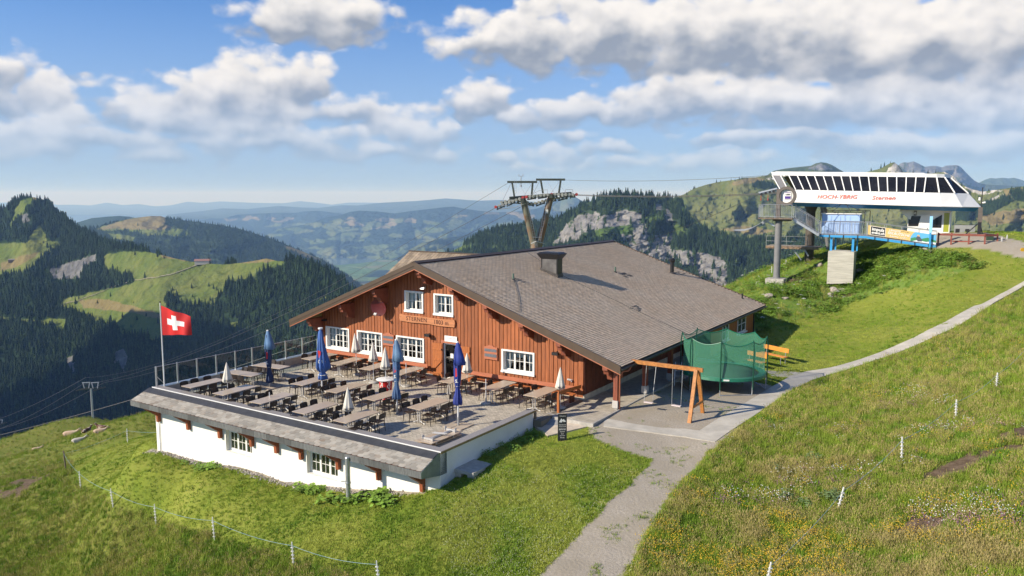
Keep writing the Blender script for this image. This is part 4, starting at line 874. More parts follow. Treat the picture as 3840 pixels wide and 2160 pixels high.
for i, (u, v, r) in enumerate(cand):
    if v+tw > V1R+.02: continue
    z = RZ+(u-RU)*RK-.042; dr = random.gauss(0, .5)
    if i < 300:
        o = link('roof_tile', tile_me, chalet, (u, v, z), (random.gauss(0, .006), slope+random.gauss(0, .004), random.gauss(0, .01)))
    else:
        a = random.gauss(0, .004); q = Rm@Matrix.Rotation(random.gauss(0, .008), 4, 'X'); t = Vector((u, v, z)); n0 = len(stf.f)
        stf.add([t+q@p for p in bv], one.f); rnds += [random.random()]*(len(stf.f)-n0)
me = stf.mesh('roof_tiles', M_TILE); at = me.attributes.new('rnd', 'FLOAT', 'FACE'); at.data.foreach_set('value', rnds)
tag(link('roof_tiling', me, chalet), kind='stuff')
# darker repaired patches on the roof
M_PATCH = mat('roof_patch', (.13, .125, .12), rough=.8, var=.2)
for (pu, pv, n) in ((-4.5, 14.4, 16), (-.95, 8.2, 9), (-6.1, 3.2, 5), (-3.3, 21.5, 7)):
    mb = MB()
    for k in range(n):
        du, dv = random.randint(-2, 2)*ex, random.randint(-2, 2)*tw*.5
        u = pu+du; z = RZ+(u-RU)*RK-.042+.012
        t = Vector((u, pv+dv, z)); mb.add([t+Rm@p for p in bv], one.f)
    part('repaired_patch', mb, M_PATCH, chalet)
def on_roof(u, v, dz=.03): return (u, v, RZ+(u-RU)*RK+dz)
part('lightning_cable', MB().path([on_roof(-6.1, 3.15), on_roof(-4.6, 1.2), on_roof(-3.9, .2), on_roof(-3.2, -.9)], .012, 5), M_DARKMET, chalet)
part('lightning_cable', MB().path([on_roof(-9.3, 9.6), on_roof(-5.6, 8.05), on_roof(-3.2, 8.0), on_roof(-.3, 7.9), on_roof(2.4, 7.9)], .012, 5), M_DARKMET, chalet)
# left slope: courses seen only from aside
mb = MB()
for r in range(48):
    u = UL+r*.206; z = RZ+(u-RU)*LK-.04; mb.add([(u, V0R, z), (u, V1R, z), (u+.22, V1R, z+.206*LK+.0), (u+.22, V0R, z+.206*LK), (u, V0R, z+.02), (u, V1R, z+.02)], [(0, 1, 5, 4), (4, 5, 2, 3)])
tag(part('roof_tiling', mb, M_TILE, chalet), kind='stuff')
# rear cross roof of old shingles showing over the ridge
M_SHING = mat('old_shingle', (.27, .215, .155), rough=.85, var=.25, vscale=2, rnd=.2, attr=True)
mb = MB(); zc = 6.15; rn = []
for r in range(7):
    for k in range(34):
        x0 = -18.3+k*.27; y0 = 8.5-.42*(7-r)*1.0; z0 = zc-.32*(7-r)*.75
        mb.add([(x0+.01, y0, z0+.03), (x0+.255, y0, z0+.03), (x0+.255, y0+.46, z0+.27), (x0+.01, y0+.46, z0+.27), (x0+.01, y0, z0), (x0+.255, y0, z0)], [(0, 1, 2, 3), (4, 5, 1, 0)]); rn += [random.random()]*2
me = mb.mesh('shingles', M_SHING); at = me.attributes.new('rnd', 'FLOAT', 'FACE'); at.data.foreach_set('value', rn)
dr_ = link('rear_roof', None, chalet); tag(link('shingle_field', me, dr_), kind='stuff')
part('deck', MB().prism([(5.55, zc-1.72), (8.5, zc-.03), (11.4, zc-1.7), (11.4, zc-3), (5.55, zc-3)], 0, -18.28, -9.2), M_DARKRED, dr_)
part('ridge_cap', MB().bar((-18.35, 8.5, zc+.03), (-9.2, 8.5, zc+.03), .18, .06), M_BROWN, dr_)
# chimney and pipes: parts of the roof
ch = link('chimney', None, chalet); cu0, cu1, cv0, cv1 = -6.83, -5.72, 7.33, 7.95; zb = 4.9; zt = 6.62
part('stack', MB().box(cu0, cu1, cv0, cv1, zb, zt-.42), mat('chimney_steel', (.16, .155, .15), rough=.35, metal=.5, var=.3, vscale=2.5), ch)
part('flashing', MB().prism([(cu0-.06, 5.30), (cu1+.06, 4.90), (cu1+.06, 5.28), (cu0-.06, 5.66)], 1, cv0-.04, cv0-.012).prism([(cu0, 4.9), (cu1+.03, 4.9), (cu1+.03, 5.3), (cu0, 5.6)], 1, cv1+.01, cv1+.04).box(cu1+.002, cu1+.05, cv0-.01, cv1+.01, 4.9, 5.3), M_DARKMET, ch)
part('edge', MB().box(cu0-.012, cu0+.05, cv0-.012, cv0+.05, 5.4, zt-.42).box(cu1-.05, cu1+.012, cv0-.012, cv0+.05, 5.1, zt-.42).box(cu1+.001, cu1+.014, cv0+.05, cv1, 5.1, zt-.42), M_BLACK, ch)
c = MB(); e = .22
c.add([(cu0-.01,cv0-.01,zt-.42),(cu1+.01,cv0-.01,zt-.42),(cu1+.01,cv1+.01,zt-.42),(cu0-.01,cv1+.01,zt-.42),(cu0-e,cv0-e,zt-.10),(cu1+e,cv0-e,zt-.10),(cu1+e,cv1+e,zt-.10),(cu0-e,cv1+e,zt-.10),(cu0-.05,cv0-.05,zt+.0),(cu1+.05,cv0-.05,zt+.0),(cu1+.05,cv1+.05,zt+.0),(cu0-.05,cv1+.05,zt+.0)],
      [(3,2,1,0),(0,1,5,4),(1,2,6,5),(2,3,7,6),(3,0,4,7),(4,5,9,8),(5,6,10,9),(6,7,11,10),(7,4,8,11),(8,9,10,11)])
part('cap', c, M_BLACK, ch)
def pipe(u, v, h, r, m_, cap=0):
    z = roof_z(u)-.05; p = link('vent_pipe', None, chalet)
    part('pipe', MB().lathe([(r, z-.1), (r, z+h)], 14, (u, v)), m_, p, ang=40)
    if cap: part('cowl', MB().lathe([(r*1.05, z+h-.02), (r*1.7, z+h+.10), (r*1.75, z+h+.16), (r*1.2, z+h+.24), (r*.9, z+h+.28)], 14, (u, v)), m_, p, ang=40)
    part('collar', MB().lathe([(r*2.2, z-.0), (r*1.9, z+.05), (r*1.02, z+.10)], 14, (u, v)), M_DARKMET, p, ang=40)
pipe(-6.26, 3.3, .40, .055, mat('green_patina', (.10, .16, .12), rough=.6)); pipe(-5.13, 14.21, .40, .06, bpy.data.materials['green_patina']); pipe(-3.65, 20.74, .85, .14, M_BLACK, 1); pipe(1.2, 22.0, .40, .055, M_BLACK)
# things fixed to the gable
def textpart(txt, size, m_, parent, loc, rot=(pi/2, 0, 0), **k):
    me = text_mesh(txt, size, **k); me.materials.clear(); me.materials.append(m_); return link('lettering', me, parent, loc, rot)
M_LETTER = mat('burnt_letters', (.07, .022, .012), rough=.8)
ns = root('name_sign', 'carved orange wooden name board under the upper windows', 'sign', (-9.78, -.09, 3.12))
pts = [(-1.93, -.16), (-1.2, -.20), (0, -.17), (.9, -.22), (1.93, -.20), (1.97, .05), (1.93, .21), (.8, .17), (-.5, .21), (-1.3, .18), (-1.95, .24), (-1.99, .02)]
part('board', MB().prism([(a, b_) for a, b_ in pts], 1, -.05, .04), mat('sign_wood', (.47, .19, .08), rough=.6, var=.18, vscale=3, stretch=(.6, 3, 5)), ns)
textpart('STERNEN', .33, M_LETTER, ns, (-.72, -.052, .01), spacing=1.12, bold=.004); textpart('1803 m', .33, M_LETTER, ns, (1.02, -.052, -.02), spacing=1.05, bold=.004)
ds = root('door_sign', 'small white sign hung above the chalet door', 'sign', (-8.12, -.10, 2.25))
part('panel', MB().box(-.42, .42, -.02, .02, -.16, .16), M_WHITE, ds)
textpart('Kein Eingang  WC', .085, mat('faded_letters', (.5, .5, .5)), ds, (0, -.022, .04)); textpart('<-    ->', .08, bpy.data.materials['faded_letters'], ds, (0, -.022, -.07))
M_SLATEB = mat('slate_board', (.13, .14, .16), rough=.5, var=.15, vscale=6)
for (x, z, lab) in ((-12.66, 1.80, 'wooden menu board with two slate strips between the left windows'), (-5.48, 1.82, 'wooden menu board with two slate strips right of the door')):
    s = root('menu_board', lab, 'menu board', (x, -.09, z), group='slate menu boards on the gable wall')
    part('backing', MB().prism([(-.42, -.40), (.42, -.40), (.42, .26), (.2, .30), (.1, .37), (-.1, .37), (-.2, .30), (-.42, .26)], 1, -.03, .04), M_TRIM, s)
    part('slate', MB().box(-.38, .38, -.045, -.031, .02, .17), M_SLATEB, s); part('slate', MB().box(-.38, .38, -.045, -.031, -.26, -.10), M_SLATEB, s)
sd = root('satellite_dish', 'dark red satellite dish on a white mast left of the upper windows', 'satellite dish', (-13.0, -.45, 3.66))
dm = MB().lathe([(.001, 0), (.2, .012), (.38, .045), (.50, .085), (.505, .10), (.38, .062), (.2, .03), (.002, .015)], 28); part('dish', dm, mat('dish_red', (.10, .012, .014), rough=.5), sd, (0, 0, 0), (radians(100), 0, radians(12)), ang=50)
part('arm', MB().bar((0, .04, -.42), (.02, -.38, -.44), .03, .03), M_STEEL, sd); part('receiver', MB().tube((-.05, -.38, -.40), (-.05, -.30, -.30), .045).tube((.06, -.38, -.40), (.06, -.30, -.30), .045), M_WHITE, sd)
part('mast', MB().tube((0, .10, -.3), (0, .10, .95), .03), M_WHITE, sd)
for (x, z, lab, big) in ((-9.61, 2.34, 'small black loudspeaker between the third window and the door', 0), (-1.46, 2.21, 'small black loudspeaker near the right corner of the gable', 0), (-17.7, 2.45, 'small black floodlight under the left eaves', 1), (-9.88, 4.93, 'silver floodlight between the two upper windows', 2)):
    s = root('loudspeaker' if big == 0 else 'floodlight', lab, 'loudspeaker' if big == 0 else 'floodlight', (x, -.05, z))
    part('bracket', MB().bar((0, 0, .08), (0, -.16, .06), .03, .03), M_BLACK, s)
    part('housing', MB().box(-.17, .17, -.30, -.12, -.08, .07) if big == 0 else MB().prism([(-.34, -.02), (-.30, .08), (-.12, .1), (-.12, -.04)], 0, -.12, .12), M_BLACK if big < 2 else M_STEEL, s)
cm_ = root('security_camera', 'white security camera low on the right end of the gable', 'camera', (-.62, -.05, .93))
part('mount', MB().tube((0, 0, 0), (0, -.1, -.02), .045), M_WHITE, cm_); part('body', MB().tube((-.02, -.1, .02), (-.16, -.2, .06), .05, .045), M_WHITE, cm_)
# ================================================================== terrace building below the chalet
M_WALL = mat('white_render', (.80, .79, .74), rough=.85, var=.04, vscale=1.2, bump=.06, bscale=60)
M_PAVER = mat('paver', (.51, .455, .36), rough=.85, var=.14, vscale=2.5, rnd=.14, attr=True)
M_JOINT = mat('paver_joint', (.20, .175, .13), rough=.95)
M_GRANITE = mat('granite_coping', (.27, .255, .25), rough=.85, var=.3, vscale=60, bump=.1)
M_FLASH = mat('dark_roof_flashing', (.045, .047, .052), rough=.55, var=.2, vscale=3)
M_BRACK = mat('bracket_wood', (.28, .075, .028), rough=.6, var=.2, vscale=4)
terr = root('terrace_building', 'white rendered lower storey carrying the paved terrace with a slate skirt roof', 'terrace', (0, 0, 0))
TU0, TU1, TV = -18.6, -.3, -11.0
WO = [(-13.05, -11.2, -1.87, -.86), (-7.6, -5.75, -1.87, -.86)]
mb = MB(); us = [TU0, WO[0][0], WO[0][1], WO[1][0], WO[1][1], TU1]
for i, (a, b_) in enumerate(zip(us[:-1], us[1:])):
    if i % 2: mb.box(a, b_, TV, TV+.3, -4.2, -1.87).box(a, b_, TV, TV+.3, -.86, .40)
    else: mb.box(a, b_, TV, TV+.3, -4.2, .40)
part('front_wall', mb, M_WALL, terr)
part('right_wall', MB().box(TU1-.25, TU1, TV+.302, -4.28, -2.2, .40), M_WALL, terr)
part('left_wall', MB().box(TU0, TU0+.3, TV+.302, .4, -4.6, .36), M_WALL, terr)
part('inner_parapet', MB().box(TU0+.301, TU0+.34, TV+.33, -.05, .0, .40), mat('parapet_render', (.50, .44, .36), var=.1), terr)
part('coping', MB().box(TU0-.04, TU1+.08, TV-.06, TV+.34, .402, .45), M_GRANITE, terr)
part('coping', MB().box(TU1-.30, TU1+.08, TV+.342, -4.25, .402, .45), M_GRANITE, terr)
part('coping', MB().box(TU0-.04, TU0+.36, TV+.342, .1, .402, .445), M_STEEL, terr)
part('edge_strip', MB().box(TU0-.05, TU1+.09, TV-.080, TV-.061, .415, .458), mat('bright_edge', (.75,.75,.74), rough=.35), terr)
part('edge_strip', MB().box(TU1+.081, TU1+.10, TV-.06, -4.25, .36, .44), mat('ochre_edge', (.26, .19, .08), rough=.6), terr)
for o in WO:
    w = link('window', None, terr); u0, u1, z0, z1 = o; y = TV+.20
    part('frame', MB().box(u0+.001, u0+.07, y, y+.07, z0, z1).box(u1-.07, u1-.001, y, y+.07, z0, z1).box(u0+.07, u1-.07, y, y+.07, z1-.07, z1-.001).box(u0+.07, u1-.07, y, y+.07, z0+.001, z0+.07), M_WHITE, w)
    iw = (u1-u0-.14)/3
    for i in range(3):
        a, b_ = u0+.07+i*iw, u0+.07+(i+1)*iw; c = MB(); c.box(a+.003, a+.05, y-.01, y+.05, z0+.07, z1-.07).box(b_-.05, b_-.003, y-.01, y+.05, z0+.07, z1-.07).box(a+.05, b_-.05, y-.01, y+.05, z0+.07, z0+.12).box(a+.05, b_-.05, y-.01, y+.05, z1-.12, z1-.07)
        c.box((a+b_)/2-.009, (a+b_)/2+.009, y, y+.03, z0+.12, z1-.12).box(a+.05, b_-.05, y+.002, y+.028, (z0+z1)/2-.009, (z0+z1)/2+.009)
        part('casement', c, M_WHITE, w)
        part('pane', MB().quad((a+.05, y+.036, z0+.12), (b_-.05, y+.036, z0+.12), (b_-.05, y+.036, z1-.12), (a+.05, y+.036, z1-.12)), mat('green_tinted_pane', (.02, .03, .015), rough=.08) if 'green_tinted_pane' not in bpy.data.materials else bpy.data.materials['green_tinted_pane'], w)
    part('sill', MB().box(u0, u1, TV-.02, TV+.2, z0-.0, z0+.012), M_WHITE, w)
part('downpipe', MB().path([(-18.3, -11.06, -.6), (-18.26, -11.04, -1.6), (-18.26, -11.04, -2.9)], .018, 6), M_STEEL, terr)
part('vent', MB().box(-4.9+-3.6, -4.3+-3.6, TV-.02, TV-.002, -1.02, -.86), M_STEEL, terr)
# skirt roof
EV, EZ = -12.1, -.04; TZ = .36
sk = link('skirt_roof', None, terr)
U0S, U1S = -18.85, -.32
def sk_z(v): return EZ+(v-EV)/(TV-.09-EV)*(TZ-EZ)
part('deck', MB().prism([(EV, EZ-.03), (TV-.09, TZ-.04), (TV-.09, TZ-.4), (TV-.002, -.5), (EV, EZ-.27)], 0, U0S+.02, U1S-.03), M_DARKRED, sk)
part('flashing', MB().prism([(TV-.42, sk_z(TV-.42)+.035), (TV-.085, TZ+.04), (TV-.085, TZ-.03), (TV-.42, sk_z(TV-.42)-.03)], 0, U0S, U1S), M_FLASH, sk)
mb = MB(); n = 24; M_FASC = mat('slate_fascia', (.10, .105, .105), rough=.7, rnd=.35, var=.4, vscale=5, stretch=(9, 1, .6))
for i in range(n):
    a = U0S+(U1S-U0S)*i/n; b_ = U0S+(U1S-U0S)*(i+1)/n; part('fascia_slate', MB().box(a+.003, b_-.003, EV-.03, EV+.0, EZ-.26, EZ-.005), M_FASC, sk)
part('cheek', MB().prism([(EV-.03, EZ-.01), (TV-.06, TZ+.02), (TV+.40, TZ), (TV+.40, -.52), (TV, -.52), (EV-.03, EZ-.26)], 0, U1S-.005, U1S+.02), mat('grey_sheet_cheek', (.22, .26, .26), rough=.45, metal=.3, var=.2, vscale=3), sk)
part('cheek', MB().prism([(EV-.03, EZ-.01), (TV-.06, TZ+.02), (TV, -.5), (EV-.03, EZ-.26)], 0, U0S-.02, U0S+.005), M_FLASH, sk)
# scalloped slates: 5 courses; 300 nearest are single pieces
sw = .30; cr = 5; run = (TV-.38)-EV; ev = run/cr; ang_ = math.atan2(TZ-EZ, TV-.09-EV)
sm = MB(); pts = [(0+.004, 0)]+[(sw*(.5-.5*cos(t))*1.0, -.035*sin(t)-.0) for t in np.linspace(.35, pi-.35, 5)]+[(sw-.004, 0), (sw-.004, ev*1.35), (.004, ev*1.35)]
n_ = len(pts); sm.add([(a, b_, .014) for a, b_ in pts]+[(a, b_, .0) for a, b_ in pts], [tuple(range(n_))]+[(i, n_+i, n_+(i+1) % n_, (i+1) % n_) for i in range(n_)])
slate_me = sm.mesh('slate', M_SLATE); sc_ = []
for r in range(cr):
    u = U0S-(r % 2)*sw/2
    while u < U1S-.02:
        if u >= U0S-.16: sc_.append((max(u, U0S), EV+.03+r*ev, r))
        u += sw
sc_.sort(key=lambda c: -c[0]); st = MB(); rn = []
Rx = Matrix.Rotation(ang_, 4, 'X')
for i, (u, v, r) in enumerate(sc_):
    u = min(u, U1S-sw)
    z = sk_z(v)+.006; tl = Matrix.Rotation(random.gauss(0, .01), 4, 'Y')
    if i < 300: link('slate', slate_me, sk, (u, v, z), (ang_-.055+random.gauss(0, .004), random.gauss(0, .008), random.gauss(0, .008)))
    else:
        n0 = len(st.f); st.add([Vector((u, v, z))+Rx@(tl@Vector(p)) for p in sm.v], sm.f); rn += [random.random()]*(len(st.f)-n0)
if st.f:
    me = st.mesh('slates', M_SLATE); at = me.attributes.new('rnd', 'FLOAT', 'FACE'); at.data.foreach_set('value', rn); tag(link('slate_field', me, sk), kind='stuff')
for u in (-18.3, -15.85, -13.43, -11.17, -9.5, -7.93, -5.7, -3.45, -1.2):
    part('bracket', MB().prism([(TV-.002, -1.28), (TV-.16, -1.28), (TV-.18, -.95), (TV-.75, -.52), (TV-.95, -.33), (TV-.002, -.42)], 0, u, u+.16), M_BRACK, sk)
# paving
pv = link('paving', None, terr)
part('bed', MB().box(TU0+.35, TU1-.26, TV+.31, -.06, -.3, -.005), M_JOINT, pv)
pw, ph = .22, .11; cells = []
v = TV+.34
row = 0
while v < -.1:
    u = TU0+.36-(row % 2)*pw/2
    while u < TU1-.27:
        a, b_ = max(u, TU0+.36), min(u+pw, TU1-.27)
        if b_-a > .04: cells.append((a, b_, v))
        u += pw
    v += ph; row += 1
v = -4.2
while v < -.1:      # strip beside the parapet end
    for k in range(3): cells.append((TU1-.26+k*.13, TU1-.26+k*.13+.12, v))
    v += ph
part('bed', MB().box(TU1-.255, .12, -4.24, -.06, -.3, -.006), M_JOINT, pv)
cells.sort(key=lambda c: hypot(c[0]-17.4, c[2]+29.5)); g = .006
pm = MB().box(0, pw-g*2, 0, ph-g*2, -.02, .0).mesh('paver', M_PAVER); st = MB(); rn = []
cnt = 0
for (a, b_, v) in cells:
    if cnt < 300 and b_-a > pw-.01: link('paver', pm, pv, (a+g, v+g, random.uniform(-.001, .002))); cnt += 1
    else:
        z = random.uniform(-.002, .003); st.add([(a+g, v+g, z), (b_-g, v+g, z), (b_-g, v+ph-g, z), (a+g, v+ph-g, z)], [(0, 1, 2, 3)]); rn.append(random.random())
me = st.mesh('pavers', M_PAVER); at = me.attributes.new('rnd', 'FLOAT', 'FACE'); at.data.foreach_set('value', rn); tag(link('paver_field', me, pv), kind='stuff')
# walkway of pavers and slabs under the eaves, running to the rear
wk = root('walkway', 'paved walkway under the eaves on the right side of the chalet', 'walkway', (0, 0, 0))
part('slab', MB().box(.08, 2.18, -3.3, 12.9, -.35, -.012), M_CONC, wk)
st = MB(); rn = []; v = -3.28; r = 0
while v < 2.2:
    u = .1-(r % 2)*pw/2
    while u < 2.16:
        a, b_ = max(u, .1), min(u+pw, 2.16)
        if b_-a > .04: st.quad((a+g, v+g, -.001), (b_-g, v+g, -.001), (b_-g, v+ph-g, -.001), (a+g, v+ph-g, -.001)); rn.append(random.random())
        u += pw
    v += ph; r += 1
me = st.mesh('pavers', M_PAVER); at = me.attributes.new('rnd', 'FLOAT', 'FACE'); at.data.foreach_set('value', rn); tag(link('paver_field', me, wk), kind='stuff')
part('kerb', MB().box(2.181, 2.26, -3.3, 12.9, -.35, .01).box(.2, 2.26, -3.38, -3.301, -.35, .01), M_CONC, wk)
rp = root('ramp', 'steel ramp plate leading up to the terrace', 'ramp', (0, 0, 0))
part('plate', MB().prism([(-3.0, .02), (-4.05, -.30), (-4.05, -.34), (-3.0, -.03)], 0, -.28, .75), mat('ramp_plate', (.27, .27, .27), rough=.6, var=.2), rp, (0, 0, 0), (0, 0, 0))
sl_ = root('entrance_slab', 'pale concrete slab at the foot of the terrace ramp', 'slab', (0, 0, 0))
part('slab', MB().add([(-.35,-4.1,-.5),(.9,-5.0,-.5),(2.0,-3.5,-.5),(.78,-3.2,-.5),(-.35,-4.1,-.30),(.9,-5.0,-.33),(2.0,-3.5,-.13),(.78,-3.2,-.13)], [(0,3,2,1),(4,5,6,7),(0,1,5,4),(1,2,6,5),(2,3,7,6),(3,0,4,7)]), mat('pale_concrete', (.50, .43, .34), rough=.9, var=.12, vscale=3), sl_)
sp_ = root('concrete_step', 'grey concrete slab on two footings against the white side wall', 'step', (0, 0, 0))
part('slab', MB().box(-.29, .62, -10.15, -8.85, -.62, -.50), M_CONC, sp_); part('footing', MB().box(-.29, .0, -10.1, -9.85, -1.3, -.621), M_CONC, sp_); part('footing', MB().box(.3, .6, -10.1, -9.8, -1.3, -.621), M_CONC, sp_)
stk_ = root('wooden_stake', 'weathered wooden stake at the end of the terrace parapet', 'stake', (-.30, -4.1, -.55)); part('stake', MB().box(-.05, .05, -.05, .05, 0, 1.0), mat('weathered_wood', (.26, .20, .14), var=.3, vscale=5), stk_)
# glass fence
M_FGLASS = glass_mat('fence_glass', (.62, .72, .70), .9)
gf = root('glass_fence', 'clear glass wind fence with steel posts along the far terrace edge', 'fence', (-18.55, 0, 0))
FV = [-10.88, -9.69, -8.54, -7.36, -6.13, -5.0, -3.8, -2.59, -1.30, -.08]
for v in FV: part('post', MB().box(-.035, .035, v-.03, v+.03, .445, 1.47), M_STEEL, gf)
for a, b_ in zip(FV[:-1], FV[1:]):
    part('pane', MB().quad((0, a+.032, .49), (0, b_-.032, .49), (0, b_-.032, 1.43), (0, a+.032, 1.43)), M_FGLASS, gf)
    part('rail', MB().box(-.012, .012, a+.032, b_-.032, 1.43, 1.45), M_STEEL, gf)
part('brace', MB().bar((0, -10.85, .95), (.05, -10.45, .47), .03, .03), M_STEEL, gf)
M_BIRD = mat('bird_sticker', (.01, .01, .01))
for i, (a, b_) in enumerate(zip(FV[:-1], FV[1:])):
    v = (a+b_)/2+.2; mb = MB(); z = 1.1-.12*(i % 3)
    mb.add([(.006, v, z), (.006, v+.10, z+.07), (.006, v+.03, z+.03), (.006, v+.06, z+.09), (.006, v-.02, z+.04), (.006, v-.10, z-.02), (.006, v-.01, z-.02)], [(0, 1, 2), (0, 2, 3, 4), (0, 4, 5, 6)]); part('bird_sticker', mb, M_BIRD, gf)
# flag
fp = root('flagpole', 'tall slim flagpole at the outer terrace corner', 'flagpole', (-18.25, -10.65, .45)); part('pole', MB().tube((0, 0, 0), (0, 0, 4.25), .035, .025, 12), M_WHITE, fp, ang=40); part('finial', MB().lathe([(.01, 4.25), (.035, 4.27), (.035, 4.31), (.01, 4.34)], 12), M_BLACK, fp)
fl = root('flag', 'red swiss flag with white cross blowing from the pole', 'flag', (-18.25, -10.65, .45))
nx, nz = 44, 36; mb = MB(); Lf, Hf = 1.62, 1.50
def fpnt(i, j):
    s, t = i/nx, j/nz; x = .05+Lf*s*(1-.04*sin(s*5)); w = s**.8
    y = .14*w*sin(6.0*s+1.2*t+.4)+.05*w*sin(13*s-2*t)+.10*w*(1-t); z = 4.12-Hf*(1-t)*(1-.13*s)-.36*s*t-.10*s-.03*sin(7*s)*w
    return (x, y, z)
for i in range(nx):
    for j in range(nz):
        s, t = (i+.5)/nx, (j+.5)/nz; cr_ = (abs(s-.5) < .095 and abs(t-.5) < .31) or (abs(s-.5) < .31 and abs(t-.5) < .105); mb.cur = 1 if cr_ else 0
        mb.quad(fpnt(i, j), fpnt(i+1, j), fpnt(i+1, j+1), fpnt(i, j+1))
fm = mb.mesh('cloth', mat('flag_red', (.62, .015, .015), rough=.6), mat('flag_white', (.80, .80, .80), rough=.6)); 
import bmesh
bmm = bmesh.new(); bmm.from_mesh(fm); bmesh.ops.remove_doubles(bmm, verts=bmm.verts, dist=1e-5); bmm.to_mesh(fm); bmm.free(); fm.polygons.foreach_set('use_smooth', [True]*len(fm.polygons))
link('cloth', fm, fl, rot=(0, 0, radians(15)))
# ------------------------------------------------------------------ tables and chairs
M_TOP = mat('beige_table_top', (.48, .385, .285), rough=.32, var=.04, vscale=3)
M_CHROME = mat('table_leg_steel', (.48, .48, .48), rough=.5, metal=.3)
M_CHAIR = mat('dark_brown_resin', (.035, .026, .022), rough=.42, var=.1, spec=.5)
tp_me = MB().box(-.40, .40, -1.01, 1.01, .715, .74).mesh('tabletop', M_TOP)
lg = MB()
for s in (-.06, .06): lg.tube((s, 0, .02), (s, 0, .715), .022, n=8)
lg.box(-.30, .30, -.03, .03, .69, .714); leg_me = lg.mesh('leg', M_CHROME)
ft_me = MB().path([(-.36, 0, .015), (-.25, 0, .03), (-.1, 0, .10), (-.06, 0, .16)], .02, 8).mesh('foot', M_CHROME)
def make_table():
    t = link('terrace_table', None); link('tabletop', tp_me, t)
    for s in (-.68, .68): l = link('leg', leg_me, t, (0, s, 0)); link('foot', ft_me, l); link('foot', ft_me, l, rot=(0, 0, pi))
    return t
seat_b = MB(); n = 6
seat_b.prism([(-.225, -.21), (.225, -.21), (.215, .21), (-.215, .21)], 2, .43, .455)
seat_me = seat_b.mesh('seat', M_CHAIR)
bk = MB()
K = 8
for i in range(K):
    for j in range(4):
        def bp(i, j, dy=0): 
            a = -1+2*i/K; z = .60+.24*j/4-(.035*abs(a)**4 if j == 4 else 0); y = .215+.06*(z-.45)/.4+.035*(1-a*a)+dy; return (a*.225, y, z)
        bk.quad(bp(i, j), bp(i+1, j), bp(i+1, j+1), bp(i, j+1)); bk.quad(bp(i, j+1, .018), bp(i+1, j+1, .018), bp(i+1, j, .018), bp(i, j, .018))
        if j == 3: bk.quad(bp(i, 4), bp(i+1, 4), bp(i+1, 4, .018), bp(i, 4, .018))
back_me = bk.mesh('backrest', M_CHAIR, smooth=False)
legf = MB().tube((0, 0, 0), (0, 0, .45), .014, .02, 8).mesh('leg', M_CHAIR)
legr = MB().tube((0, .05, 0), (0, 0, .44), .014, .02, 8).tube((0, 0, .42), (0, .06, .80), .018, .014, 8).mesh('leg', M_CHAIR)
def make_chair():
    t = link('terrace_chair', None); link('seat', seat_me, t); link('backrest', back_me, t)
    for s in (-1, 1): link('leg', legf, t, (s*.20, -.19, 0), (radians(-4), radians(-4)*s, 0)); link('leg', legr, t, (s*.205, .20, 0), (0, radians(-3)*s, 0))
    return t
table0 = make_table(); chair0 = make_chair(); index_kids(table0); index_kids(chair0); used = {'t': False, 'c': False}
def put(kind, proto_, u, v, rot, label, cat, group):
    o = proto_ if not used[kind] else copy_tree(proto_); used[kind] = True
    o.location = bw(u, v, 0); o.rotation_euler = (0, 0, -AZ+rot); tag(o, label, cat, group); return o
# centre u, v, rotation, chairs on the right, chairs on the left, name used in the labels
TB = [(-16.14,-9.85,0,3,3,'parapet table nearest the glass corner'),(-13.67,-9.9,.06,3,2,'second parapet table from the glass fence'),(-10.95,-9.95,.04,3,3,'middle parapet table'),(-8.03,-10.0,0,3,3,'fourth parapet table from the glass fence'),
 (-5.56,-10.0,.0,3,2,'parapet table behind the nearest white parasol'),(-16.3,-7.38,.10-pi/2,3,2,'table set crosswise by the glass fence, nearer the flag'),(-16.5,-5.37,.10-pi/2,3,2,'table set crosswise behind the dark blue umbrella'),
 (-16.14,-2.15,-.06,2,2,'wall table in the far left corner'),(-13.89,-2.2,.05,3,1,'wall table under the second window'),(-12.0,-6.57,.03,3,3,'middle row table beside the light blue umbrella'),
 (-9.5,-6.68,0,3,3,'middle row table left of the red drum'),(-6.97,-6.73,-.05,3,3,'middle row table beside the faded blue umbrella'),(-4.24,-6.79,-.05,3,3,'rightmost middle row table'),
 (-11.6,-2.25,.06,2,2,'wall table left of the third window'),(-9.44,-2.2,.03,2,1,'wall table left of the door'),(-6.14,-2.2,0,2,2,'wall table right of the door'),(-3.51,-2.25,.0,3,2,'wall table below the single right window'),(-1.08,-2.2,-.03,3,3,'wall table nearest the ramp')]
crnd = random.Random(11)
for (u, v, r, nr, nl, nm) in TB:
    put('t', table0, u, v, r, 'beige topped '+nm, 'table', 'beige tables on the terrace')
    for side, n in ((1, nr), (-1, nl)):
        ys = [-.62, 0, .62][:n] if n == 3 else ([-.42, .35] if n == 2 else [.3])
        if abs(r) > 1 and side == -1 and n == 2: ys = [-.65, -.05]
        for k, y in enumerate(ys):
            jx, jy = crnd.gauss(0, .04), crnd.gauss(0, .05); x = side*(.44+.10+jx*.8); yy = y+jy; c, s = cos(r), sin(r)
            sidew = ('right' if side > 0 else 'left') if abs(r) < 1 else ('near' if side > 0 else 'far'); sidew = {'right': 'right', 'left': 'left', 'near': 'near', 'far': 'far'}[sidew]
            pos = {3: ('front', 'middle', 'rear'), 2: ('front', 'rear'), 1: ('only',)}[n][k]
            put('c', chair0, u+c*x-s*yy, v+s*x+c*yy, r+(-pi/2 if side > 0 else pi/2)+crnd.gauss(0, .09), f'{pos} brown chair, {sidew} side, {nm}', 'chair', 'dark brown chairs on the terrace')
put('c', chair0, -4.05, -5.45, .15, 'brown chair at the far end of the rightmost middle row table', 'chair', 'dark brown chairs on the terrace')
